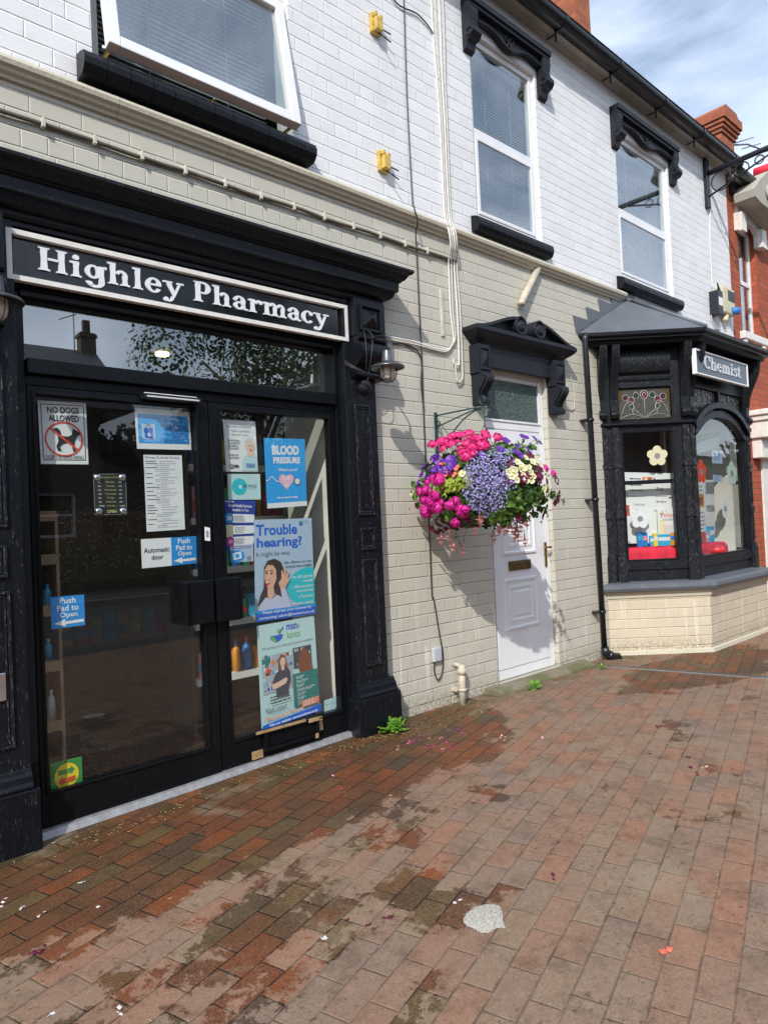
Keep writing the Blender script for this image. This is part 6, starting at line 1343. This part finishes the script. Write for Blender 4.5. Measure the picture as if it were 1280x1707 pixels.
# foliage: leaves through the whole mass
mb = MB()
for i in range(3400):
    v = rnd().normalized(); q = rr.uniform(.55, .97); p = cen+Vector((v.x*RX*q, v.y*RY*q, v.z*RZ*q))
    if v.z < -.55: p.z += .05
    if p.y > -.03: continue
    mid = 'leaf_mid' if rr.random() < .35 else 'leaf_dark'
    leafquad(mb, p, (v+rnd(.5)).normalized(), rr.uniform(.022, .045), rr.uniform(0, 6.3), mid, .3, 1.0, 5 if rr.random() < .4 else 0)
for px, py, sx_, sy_, mt, n_ in ((350, 640, 90, 60, 'leaf_lime', 90), (270, 700, 90, 60, 'leaf_lime', 60), (330, 900, 90, 60, 'leaf_mid', 70), (860, 800, 190, 110, 'leaf_dark', 260), (840, 830, 150, 90, 'leaf_mid', 150), (1020, 760, 60, 60, 'leaf_mid', 60), (730, 930, 60, 60, 'leaf_mid', 60), (420, 500, 60, 50, 'leaf_dark', 70), (240, 560, 80, 60, 'leaf_mid', 50), (110, 720, 60, 90, 'leaf_mid', 60), (600, 420, 60, 30, 'leaf_mid', 40), (850, 410, 90, 50, 'leaf_mid', 60), (430, 960, 90, 40, 'leaf_dark', 90)):
    for i in range(n_):
        p, nn = surf(*ZB(rr.gauss(px, sx_*.6), rr.gauss(py, sy_*.6)), rr.uniform(.93, 1.04)); leafquad(mb, p, (nn+rnd(.45)).normalized(), rr.uniform(.018, .040), rr.uniform(0, 6.3), mt, .3, 1.0, 5 if rr.random() < .3 else 0)
o = mb.build('foliage', None, bk); o['kind'] = 'stuff'
# lobelia cloud
mb = MB()
def inlob(x, y):
    x += 16*math.sin(y*.045)+9*math.sin(y*.13+1)+rr.gauss(0, 13); y += 14*math.sin(x*.05)+rr.gauss(0, 15)
    return ((x-600)/175)**2+((y-655)/265)**2 < 1 or ((x-680)/140)**2+((y-470)/80)**2 < 1 or ((x-780)/40)**2+((y-690)/25)**2 < 1
for i in range(4600):
    x, y = rr.uniform(400, 830), rr.uniform(390, 930)
    if not inlob(x, y): continue
    p, nn = surf(*ZB(x, y), rr.uniform(.92, 1.13)); a, b, nn = frame((nn+rnd(.5)).normalized(), rr.uniform(0, 6.3)); sz = rr.uniform(.0045, .0075)
    if rr.random() < .42: leafquad(mb, p-nn*.012, (nn+rnd(.6)).normalized(), .012, rr.uniform(0, 6), 'leaf_dark', .2, .4); continue
    for k in range(5):
        t_ = k*1.2566; d_ = a*math.cos(t_)+b*math.sin(t_); e_ = a*math.cos(t_+1.57)+b*math.sin(t_+1.57)
        mb.add([p, p+d_*sz*.6+e_*sz*.35, p+d_*sz*1.15, p+d_*sz*.6-e_*sz*.35], [(0, 1, 2, 3)], 'lobelia')
    mb.add([p+nn*.0008+a*.0022, p+nn*.0008+b*.0022, p+nn*.0008-a*.0022, p+nn*.0008-b*.0022], [(0, 1, 2, 3)], 'white_petal')
o = mb.build('lobelia_flowers', None, bk); o['kind'] = 'stuff'
def fan(mb, p, n_, sz, mat, mat2=None, lob=5, spin=0, cup=.2, notch=.12):
    a, b, n_ = frame(n_, spin); k = lob*6; vs = [p-n_*sz*cup]
    for i in range(k):
        t_ = 2*math.pi*i/k; r_ = sz*(1-notch+notch*abs(math.cos(t_*lob/2))**.5)*(1+.05*math.sin(i*2.3)); vs.append(p+(a*math.cos(t_)+b*math.sin(t_))*r_+n_*sz*.06*math.sin(t_*lob))
    mb.add(vs, [(0, 1+i, 1+(i+1) % k) for i in range(k)], mat, False)
    if mat2:
        vs = [p-n_*sz*(cup-.05)]+[p+(a*math.cos(2*math.pi*i/10)+b*math.sin(2*math.pi*i/10))*sz*(.62 if i % 2 else .28)+n_*sz*.02 for i in range(10)]; mb.add(vs, [(0, 1+i, 1+(i+1) % 10) for i in range(10)], mat2)
def geranium_mesh(mat, seed):
    r2 = random.Random(seed); mb = MB()
    for i in range(58):
        th = math.acos(1-r2.random()*1.15); ph = i*2.4; v = Vector((math.sin(th)*math.cos(ph), math.sin(th)*math.sin(ph), math.cos(th))); p = Vector((v.x*.046, v.y*.046, v.z*.028))*r2.uniform(.70, 1.15)
        a, b, v = frame(v, r2.uniform(0, 6)); 
        for k in range(5):
            t_ = k*1.2566; d_ = a*math.cos(t_)+b*math.sin(t_); e_ = a*math.cos(t_+1.57)+b*math.sin(t_+1.57); l_ = .0125*r2.uniform(.8, 1.25); v = (v+Vector((r2.gauss(0, .4), r2.gauss(0, .4), r2.gauss(0, .4)))).normalized()
            mb.add([p, p+d_*l_*.5+e_*l_*.40+v*.002, p+d_*l_*.95+e_*l_*.28+v*.001, p+d_*l_*1.02, p+d_*l_*.95-e_*l_*.28+v*.001, p+d_*l_*.5-e_*l_*.40+v*.002], [(0, 1, 2, 3, 4, 5)], mat)
    for i in range(6): mb.tube([(0, 0, -.03), (r2.gauss(0, .02), r2.gauss(0, .02), .02)], .0012, 4, 'stem_green')
    mb.tube([(0, 0, -.10), (0, 0, -.02)], .002, 5, 'stem_green'); return mb
def flower_mesh(kind):
    mb = MB(); z = Vector((0, 0, 1))
    if kind == 'violet': fan(mb, Vector((0, 0, .0)), z, .034, 'violet', None, 5, 0, .35, .10); fan(mb, Vector((0, 0, -.008)), z, .010, 'maroon', None, 5, 0, .5)
    elif kind == 'maroon': fan(mb, Vector((0, 0, 0)), z, .027, 'maroon', None, 5, 0, .35, .14)
    elif kind == 'striped': fan(mb, Vector((0, 0, 0)), z, .030, 'maroon', 'white_petal', 5, 0, .3, .16)
    elif kind == 'cream': fan(mb, Vector((0, 0, 0)), z, .025, 'cream_petal', None, 5, 0, .25, .24); fan(mb, Vector((0, 0, .001)), z, .006, 'leaf_lime', None, 5, 0, .3)
    elif kind == 'coral': fan(mb, Vector((0, 0, 0)), z, .014, 'coral', None, 5, 0, .3, .2); fan(mb, Vector((.018, .004, .002)), z, .012, 'coral', None, 5, 0, .3, .2)
    elif kind == 'fuchsia':
        mb.tube([(0, 0, .06), (0, 0, .03)], .0012, 4, 'stem_green'); mb.tube([(0, 0, .035), (0, 0, .015), (0, 0, .0)], [.003, .005, .007], 6, 'pale_pink')
        for k in range(4):
            t_ = k*1.5708+.3; d_ = Vector((math.cos(t_), math.sin(t_), 0)); e_ = Vector((-math.sin(t_), math.cos(t_), 0)); mb.add([(0, 0, .004), d_*.016+e_*.010, d_*.034+Vector((0, 0, .006)), d_*.016-e_*.010], [(0, 1, 2, 3)], 'pale_pink')
        fan(mb, Vector((0, 0, -.014)), Vector((0, 0, -1)), .015, 'coral' if False else 'pale_pink', None, 4, 0, -.9, .1)
        for k in range(4): mb.tube([(0, 0, -.005), (.004*math.cos(k*1.6), .004*math.sin(k*1.6), -.04)], .0006, 3, 'hot_pink')
    return mb
protos = {}
def place(kind, name, x, y, k=1.02, sc=1.0, hang=False):
    if kind not in protos:
        m_ = geranium_mesh(kind, 4) if kind in ('hot_pink', 'magenta') else flower_mesh(kind); o = m_.build(name, None, bk); protos[kind] = o
    else: o = protos[kind].copy(); C.objects.link(o); o.parent = bk
    if kind in ('hot_pink', 'magenta'): sc *= rr.uniform(.62, .95); k *= rr.uniform(.97, 1.06); x += rr.gauss(0, 7); y += rr.gauss(0, 6)
    p, nn = surf(*ZB(x, y), k); nn = (nn+Vector((-.25, -.5, .25))*(.0 if hang else .8)+rnd(.12)).normalized()
    if hang: q = Matrix.Rotation(rr.uniform(0, 6), 4, 'Z') @ Matrix.Rotation(rr.gauss(0, .2), 4, 'X')
    else: q = nn.to_track_quat('Z', 'Y').to_matrix().to_4x4() @ Matrix.Rotation(rr.uniform(0, 6.3), 4, 'Z')
    q = Matrix.Translation(p) @ q @ Matrix.Scale(sc*rr.uniform(.9, 1.1), 4)
    o.matrix_parent_inverse = Matrix.Identity(4); o.matrix_basis = Matrix.Translation(-bk.location) @ q
    return o
for x, y in ((185, 362), (250, 352), (322, 325), (268, 405), (385, 300), (470, 288), (440, 350), (408, 425), (475, 425), (520, 320), (580, 285), (560, 372), (602, 352), (684, 315), (440, 455), (330, 372), (378, 345), (510, 385), (300, 290+60)): place('hot_pink', 'geranium_head', x, y, 1.07, 1.0)
for x, y in ((190, 632), (235, 640), (118, 705), (128, 755), (205, 760), (165, 812), (115, 882), (225, 865), (300, 838), (352, 806), (415, 880), (452, 872), (178, 868), (360, 968), (1050, 545), (1103, 592)): place('magenta', 'geranium_head', x, y, 1.07, .92 if x < 1000 else .62)
for x, y in ((195, 462), (215, 480), (320, 480), (335, 530), (120, 540), (212, 552), (150, 603), (240, 520), (300, 560), (745, 335), (885, 308), (952, 385), (1008, 355), (965, 318), (905, 395), (830, 378)): place('violet', 'petunia_flower', x, y, 1.08, 1.0 if x not in (1008, 965, 905, 830) else .6)
for x, y in ((770, 580), (800, 555), (812, 590), (868, 555), (900, 468), (950, 498), (975, 505), (938, 580), (830, 638), (940, 642), (1036, 708), (885, 545), (790, 610), (905, 640), (415, 590), (25, 738)): place('cream', 'cream_flower', x, y, 1.07, 1.0)
for x, y in ((790, 488), (780, 645), (920, 450), (890, 660), (870, 640), (1000, 640), (1010, 610), (940, 455), (1090, 745), (1155, 745), (1140, 780), (1188, 805), (1122, 812), (1040, 888), (1030, 915), (1020, 870), (72, 690), (68, 838), (212, 960), (215, 1040), (292, 1012), (335, 1000), (460, 942), (845, 930), (250, 1030), (400, 985), (1010, 560), (985, 540), (240, 985), (180, 1010), (270, 950), (310, 965), (430, 930), (160, 920), (900, 600), (935, 610), (860, 590), (985, 600), (1060, 650), (1065, 700), (770, 520), (330, 575), (265, 585), (200, 590)): place('maroon', 'petunia_flower', x, y, 1.06, .95)
for x, y in ((215, 378), (350, 308), (420, 300), (495, 335), (545, 320), (450, 400), (395, 395), (240, 330), (290, 375), (540, 405), (505, 440), (610, 300)): place('hot_pink', 'geranium_head', x, y, 1.05, .9)
for x, y in ((150, 735), (190, 790), (140, 850), (200, 835), (95, 740), (250, 800), (330, 830), (150, 900), (400, 855), (160, 660), (110, 790)): place('magenta', 'geranium_head', x, y, 1.04, .85)
for x, y in ((180, 520), (260, 500), (170, 560), (345, 500), (130, 640), (100, 600), (560, 440), (820, 420), (700, 400), (860, 450), (930, 430), (260, 560), (75, 660)): place('violet', 'petunia_flower', x, y, 1.05, .8)
for x, y in ((835, 500), (860, 520), (925, 540), (960, 610), (990, 470), (1050, 690), (820, 560), (1010, 520), (880, 600)): place('cream', 'cream_flower', x, y, 1.08, .85)
place('striped', 'petunia_flower', 1133, 642, 1.08, 1.05); place('striped', 'petunia_flower', 885, 632, 1.10, .8)
for x, y in ((265, 515), (290, 598), (360, 590), (365, 555), (170, 495)): place('coral', 'coral_flower', x, y, 1.07, 1.0)
mb = MB()
for x, y in ((255, 1090), (345, 1150), (420, 1170), (510, 1010), (560, 930), (655, 1070), (740, 1010), (700, 1015), (790, 1010), (830, 1040), (868, 975), (900, 930), (890, 1100), (840, 1080), (320, 1070), (905, 960), (835, 1010), (545, 945), (765, 1005), (815, 1060)):
    o = place('fuchsia', 'fuchsia_flower', x, y, 1.0, 1.25, True); p = (bk.matrix_world @ o.matrix_basis).translation+bk.location*0
    q = Vector(o.matrix_basis.translation)+bk.location; top = cen+(q-cen)*.55; top.z = cen.z-.12; mb.tube(bez([q+Vector((0, 0, .05)), q*.5+top*.5+Vector((0, 0, .03)), top], 5), .0013, 4, 'stem_green')
    for k in range(3): leafquad(mb, q+(top-q)*rr.uniform(.2, .8)+rnd(.01), (rnd()+Vector((0, -1, .4))).normalized(), .026, rr.uniform(0, 6), 'leaf_dark' if k else 'leaf_mid', .3, .8)
for x0, y0, x1, y1 in ((845, 440, 885, 320), (870, 470, 955, 395), (900, 420, 1005, 360), (700, 420, 745, 345), (640, 400, 684, 330), (930, 360, 1010, 345), (1000, 700, 1160, 750), (1050, 760, 1190, 800), (980, 560, 1133, 640), (700, 420, 760, 370), (360, 1040, 400, 1150), (60, 700, 25, 738)):
    p0, _n = surf(*ZB(x0, y0), .9); p1, _n = surf(*ZB(x1, y1), 1.04); mb.tube(bez([p0, (p0+p1)/2+Vector((0, 0, .015)), p1], 5), .0016, 4, 'stem_green')
    for k in range(4): leafquad(mb, p0+(p1-p0)*rr.uniform(.2, .95), (rnd()+Vector((0, -1, .4))).normalized(), .022, rr.uniform(0, 6), 'leaf_mid', .3, .8)
mb.build('trailing_stems', None, bk)

# ================================================================ weeds, petals, litter on the paving
def weed(x, y, sc, label, seed, n_=34):
    r2 = random.Random(seed); g = gz(x); t = thing('weed', label, 'weed', (x, y, g)); mb = MB()
    for i in range(n_):
        a = r2.uniform(0, 6.28); el = r2.uniform(.15, 1.3); d_ = Vector((math.cos(a)*math.cos(el), math.sin(a)*math.cos(el), math.sin(el))); L_ = sc*r2.uniform(.5, 1.0); b_ = Vector((x, y, g)); e_ = b_+d_*L_
        if e_.y > -.03: e_.y = -.03
        side = d_.cross(Vector((0, 0, 1))).normalized(); up = side.cross(d_).normalized(); wl = sc*.16
        m1 = b_+(e_-b_)*.55+up*.004
        mb.add([b_, m1+side*wl*.6, b_+(e_-b_)*.72+side*wl-up*.002, b_+(e_-b_)*.85+side*wl*.6, e_-Vector((0, 0, sc*.08)), b_+(e_-b_)*.85-side*wl*.6, b_+(e_-b_)*.72-side*wl-up*.002, m1-side*wl*.6], [(0, 1, 7), (1, 2, 6, 7), (2, 3, 5, 6), (3, 4, 5)])
    mb.build('leaves', 'weed_green', t)
q = G(657, 1221, .035); weed(q.x, q.y, .13, 'bright green weed at the foot of the right pilaster', 4, 46)
q = G(890, 1150, .035); weed(q.x, q.y, .10, 'small green weed growing against the stone doorstep', 5, 26)
q = G(1003, 1116, .02); weed(q.x, q.y, .06, 'tiny green weed in the joint beside the foot of the downpipe', 6, 18)
rr = random.Random(77)
def petal(px, py, mat, sz, label, group, name='fallen_petal', cat='petal'):
    q = G(px, py, .03); q = G(px, py, gz(q.x)); mb = MB(); k = rr.choice((1, 2, 3))
    for _ in range(k):
        a = rr.uniform(0, 6.28); p = q+Vector((rr.gauss(0, .006), rr.gauss(0, .006), .003+.002*_)); leafquad(mb, p, (Vector((0, 0, 1))+rnd(.25)).normalized(), sz*rr.uniform(.7, 1.2), a, mat, .15, .9)
    return tag(mb.build(name, None), label, cat, group)
pz = lambda x, y: (680+x/6.4, 1060+y/6.4)
for x, y in ((165, 1080), (230, 1105), (40, 1140), (355, 1100), (450, 1015), (510, 1040), (230, 1170), (265, 1200), (375, 1215), (385, 1240), (440, 1210), (480, 1160), (130, 1080), (10, 1140), (600, 1035), (210, 1065), (255, 1180), (350, 1150), (400, 1140), (60, 1110), (-30, 1160), (-70, 1180), (-110, 1220), (540, 1010), (620, 1050)):
    petal(*pz(x, y), 'petal_litter' if rr.random() < .5 else 'magenta', .014, 'pink petal among look-alikes scattered on the paving below the basket', 'pink petals below the basket')
for x, y in ((492, 835), (445, 1125), (1045, 775), (955, 700), (1065, 690)): petal(500+x/6.4, 1140+y/6.4, 'magenta', .014, 'pink petal among look-alikes scattered on the paving below the basket', 'pink petals below the basket')
for px, py, lab in ((556, 1296, 'pale pink fuchsia bloom fallen just in front of the right pilaster'), (651, 1329, 'pale pink fuchsia bloom fallen farthest from the wall'), (836, 1229, 'pale pink fuchsia bloom fallen right of the waste pipe'), (839, 1236, 'pale pink fuchsia bloom lying against another one'), (903, 1232, 'small pink bloom fallen out in front of the doorstep'), (1043, 1178, 'pinkish leaf fallen out in front of the downpipe'), (1122, 1248, 'small pale petal on the paving in front of the bay window')):
    petal(px, py, 'pale_pink', .022, lab, None, 'fallen_bloom', 'flower')
petal(1114, 1591, 'coral', .022, 'bright orange petal alone on the near right paving', None)
petal(1173, 1281, 'cream_petal', .022, 'yellowish dry leaf on the right side of the paving', None, 'dry_leaf', 'leaf')
petal(675, 1225, 'leaf_lime', .024, 'yellow leaf beside the bright green weed', None, 'dry_leaf', 'leaf')
for px, py in ((122, 1453), (179, 1447), (136, 1476), (166, 1510), (8, 1502), (4, 1515), (35, 1515), (70, 1527), (542, 1569), (758, 1508), (200, 1693), (87, 1690)):
    petal(px, py, 'white_petal', .017, 'white scrap among look-alikes on the paving at the left', 'white scraps on the paving', 'paper_scrap', 'scrap')
for px, py in ((72, 1585), (67, 1587), (1089, 1257), (1150, 1264), (1151, 1281), (1098, 1213), (918, 1464), (580, 1532), (612, 1546), (640, 1534), (1165, 1290), (945, 1238)):
    petal(px, py, 'maroon', .020, 'dark fallen petal among look-alikes on the paving', 'dark petals on the paving')
mb = MB()
def straw(cx, cy, sx_, sy_, n_):
    for i in range(n_):
        x = rr.gauss(cx, sx_); y = min(rr.gauss(cy, sy_), -.03); a = rr.uniform(0, 3.14); l_ = rr.uniform(.006, .022); g = gz(x)+.004
        if 5.78 < x < 8.73 and y > -.68: y = -.68-rr.random()*.25
        d_ = Vector((math.cos(a), math.sin(a), rr.uniform(-.05, .15)))*l_; mb.tube([Vector((x, y, g)), Vector((x, y, g+.001))+d_], .0011, 3)
straw(2.75, -.18, .35, .05, 130); straw(3.5, -.20, .5, .10, 240); straw(4.9, -.25, .7, .06, 90); straw(6.9, -.80, .8, .12, 420); straw(1.2, -.18, .5, .05, 110); straw(3.0, -1.5, 1.6, .8, 110); straw(5.7, -.25, .15, .08, 80)
o = mb.build('straw_litter', 'straw'); o['kind'] = 'stuff'; tag(o, 'dry straw and crumbs swept along the foot of the walls', 'litter')
# dried white splat
pts = [(205, 590), (240, 530), (330, 470), (430, 445), (520, 438), (590, 460), (622, 520), (628, 620), (655, 690), (560, 690), (500, 720), (470, 740), (390, 735), (330, 695), (250, 665), (212, 630)]
w_ = [G(740+x/6.4, 1440+y/6.4, .02) for x, y in pts]; mb = MB(); c_ = sum(w_, Vector())/len(w_); vs = []; n_ = 6
for j in range(n_+1):
    for i, p in enumerate(w_):
        q = c_+(p-c_)*(j/n_); q.z = gz(q.x)+.0015+.004*(1-(j/n_)**3)+(.0018*math.sin(i*2.1+j*2.5)*(j/n_ < .95)); vs.append(q)
k = len(w_); mb.add(vs, [(j*k+i, j*k+(i+1) % k, (j+1)*k+(i+1) % k, (j+1)*k+i) for j in range(n_) for i in range(k)], None, True)
tag(mb.build('white_splat', 'white_splat'), 'flattened crinkled white splat dried on the paving', 'splat')
# drain channel
a, b = G(1010, 1112, .02), G(1290, 1133, .02); d_ = (b-a).normalized(); b = b+d_*1.6; n2 = Vector((-d_.y, d_.x, 0))*.035
t = thing('drain_channel', 'narrow grey drain channel crossing the paving from the downpipe', 'drain', (a.x, a.y, .02))
mb = MB(); v = [a-n2, b-n2, b+n2, a+n2]; g = .024; vs = [(p.x, p.y, g) for p in v]+[(p.x, p.y, g+.006) for p in v]; mb.add(vs, [(4, 5, 6, 7), (0, 1, 5, 4), (1, 2, 6, 5), (2, 3, 7, 6), (3, 0, 4, 7)]); mb.build('channel', 'drain_metal', t)
mb = MB(); mb.tube([(a+n2*.25)+Vector((0, 0, .0105)), (b+n2*.25)+Vector((0, 0, .0105))], .004, 4); mb.build('slot', 'ink', t)

# ================================================================ across the street (seen only mirrored in the glass)
OH = thing('opposite_house', 'brick house across the street mirrored in the shop glass', 'house', (-3, -17, 0))
OW = [(-2.0, -.8, 1.4, 2.65), (5.35, 6.5, 1.4, 2.65), (2.0, 3.2, 1.4, 2.65)]
fo = lambda a, b, c: (a, c, b)
mb = MB(); wall_cells(mb, -14, 7.2, -.1, 5.2, OW, -17, -.3, None); mb.box(-14, 7.2, -23, -17.5, -.1, 5.1); mb.build('wall', 'sooty_brick', OH)
mb = MB(); mb.prism([(-16.6, 5.1), (-19.8, 7.55), (-23.4, 5.1)], lambda a, b, c: (c, a, b), -14.2, 8.2); mb.build('roof', 'slate', OH)
for h in OW: mb = MB(); mb.ring(fo, h[0], h[1], h[2], h[3], .08, -17.2, -17.1); mb.box(h[0], h[1], -17.15, -17.14, (h[2]+h[3])/2-.03, (h[2]+h[3])/2+.03); mb.build('window', 'white_upvc', OH)
mb = MB(); mb.box(7.66, 8.16, -20.0, -19.6, 5, 8.15); mb.box(7.62, 8.20, -20.04, -19.56, 7.98, 8.1); mb.box(7.80, 8.02, -19.9, -19.7, 8.15, 8.6); mb.build('chimney', 'sooty_brick', OH)
mb = MB(); mb.tube([(7.45, -19.6, 7), (7.45, -19.6, 8.75)], .02, 5); mb.tube([(7.0, -19.6, 8.45), (7.55, -19.6, 8.72)], .02, 4); tag(mb.build('tv_aerial', 'drain_metal'), 'television aerial on the house across the street', 'aerial')
def tree(x, y, h, r_, seed, label, n_=9000):
    r2 = random.Random(seed); t = thing('street_tree', label, 'tree', (x, y, 0)); mb = MB(); mb.tube([(x, y, -.1), (x+.1, y, h*.3), (x-.1, y+.1, h*.6)], [.3, .22, .1], 8)
    for i in range(5): a = i*1.26; mb.tube([(x, y, h*(.3+.05*i)), (x+r_*.5*math.cos(a), y+r_*.5*math.sin(a), h*.62)], [.12, .04], 6)
    mb.build('trunk', 'trunk_bark', t); mb = MB(); cs = [Vector((x+r2.uniform(-1, 1)*r_*.75, y+r2.gauss(0, r_*.4), h*.62+r2.gauss(0, h*.13))) for _ in range(16)]
    for i in range(n_):
        c0 = r2.choice(cs); v = Vector((r2.gauss(0, 1), r2.gauss(0, 1), r2.gauss(0, 1))).normalized(); leafquad(mb, c0+v*r_*.38*r2.uniform(.6, 1), (v+Vector((0, 0, .5))).normalized(), r2.uniform(.09, .17), r2.uniform(0, 6), 'tree_leaf', .3, 1)
    mb.build('crown', None, t)
tree(13.6, -18.5, 12.5, 4.0, 2, 'broad dark tree across the street, left of its neighbour'); tree(17.5, -17, 11, 3.6, 3, 'second dark tree across the street'); tree(23, -16.5, 12, 3.6, 9, 'third dark tree across the street'); tree(29, -17, 11, 3.4, 12, 'fourth dark tree across the street, farthest along')
mb = MB(); r2 = random.Random(16)  # leaf mass added to keep bright sky out of the glass reflections
for i in range(16000):
    x = r2.uniform(7.1, 34); v = Vector((r2.gauss(0, .5), r2.gauss(.6, .5), r2.gauss(.4, .5))).normalized(); top = 5.6+.7*math.sin(x*1.1)+.5*math.sin(x*2.7); z = r2.uniform(0, top); leafquad(mb, Vector((x, -21+r2.uniform(-.8, .5), z)), v, .22, r2.uniform(0, 6), 'tree_leaf', .3, 1)
mb.box(7.3, 34, -22.5, -21.8, -.1, 4.9, 'tree_leaf')
for i in range(5000):
    x = r2.uniform(34, 130); z = r2.uniform(0, 6.5+1.2*math.sin(x*.4)); leafquad(mb, Vector((x, -22+r2.uniform(-.8, .5), z)), Vector((r2.gauss(0, .5), 1, .4)).normalized(), .6, r2.uniform(0, 6), 'tree_leaf', .3, 1)
mb.box(34, 130, -24, -23, -.1, 6.0, 'tree_leaf'); o = mb.build('foliage_screen', None); o['kind'] = 'stuff'; tag(o, 'dense dark leaf screen added across the street to block sky mirrored in the glass', 'foliage_screen')
mb = MB(); r2 = random.Random(6)
for i in range(5200):
    x = r2.uniform(-12, 28); v = Vector((r2.gauss(0, .5), r2.gauss(.6, .5), r2.gauss(.4, .5))).normalized(); z = r2.uniform(0, 1.35); leafquad(mb, Vector((x, -14.2-.4*(z/1.5)+r2.uniform(-.5, .1), z)), v, .16, r2.uniform(0, 6), 'tree_leaf', .3, 1)
mb.box(-12, 28, -14.9, -14.4, -.1, 1.15, 'tree_leaf'); tag(mb.build('hedge', None), 'long clipped hedge across the street mirrored in the doors', 'hedge')
for i, (x0, z0, x1, z1, lab) in enumerate(((-20, 7.2, 24, 8.6, 'lowest overhead wire along the street, mirrored in the open window'), (-20, 7.7, 24, 9.3, 'middle overhead wire along the street, mirrored in the open window'), (-20, 8.1, 24, 10.1, 'highest overhead wire along the street, mirrored in the open window'))):
    mb = MB(); mb.tube([(x0+(x1-x0)*k/16, -10.5-.4*i, z0+(z1-z0)*k/16-.6*math.sin(math.pi*k/16)) for k in range(17)], .018, 5); tag(mb.build('overhead_wire', 'black_cable'), lab, 'wire')
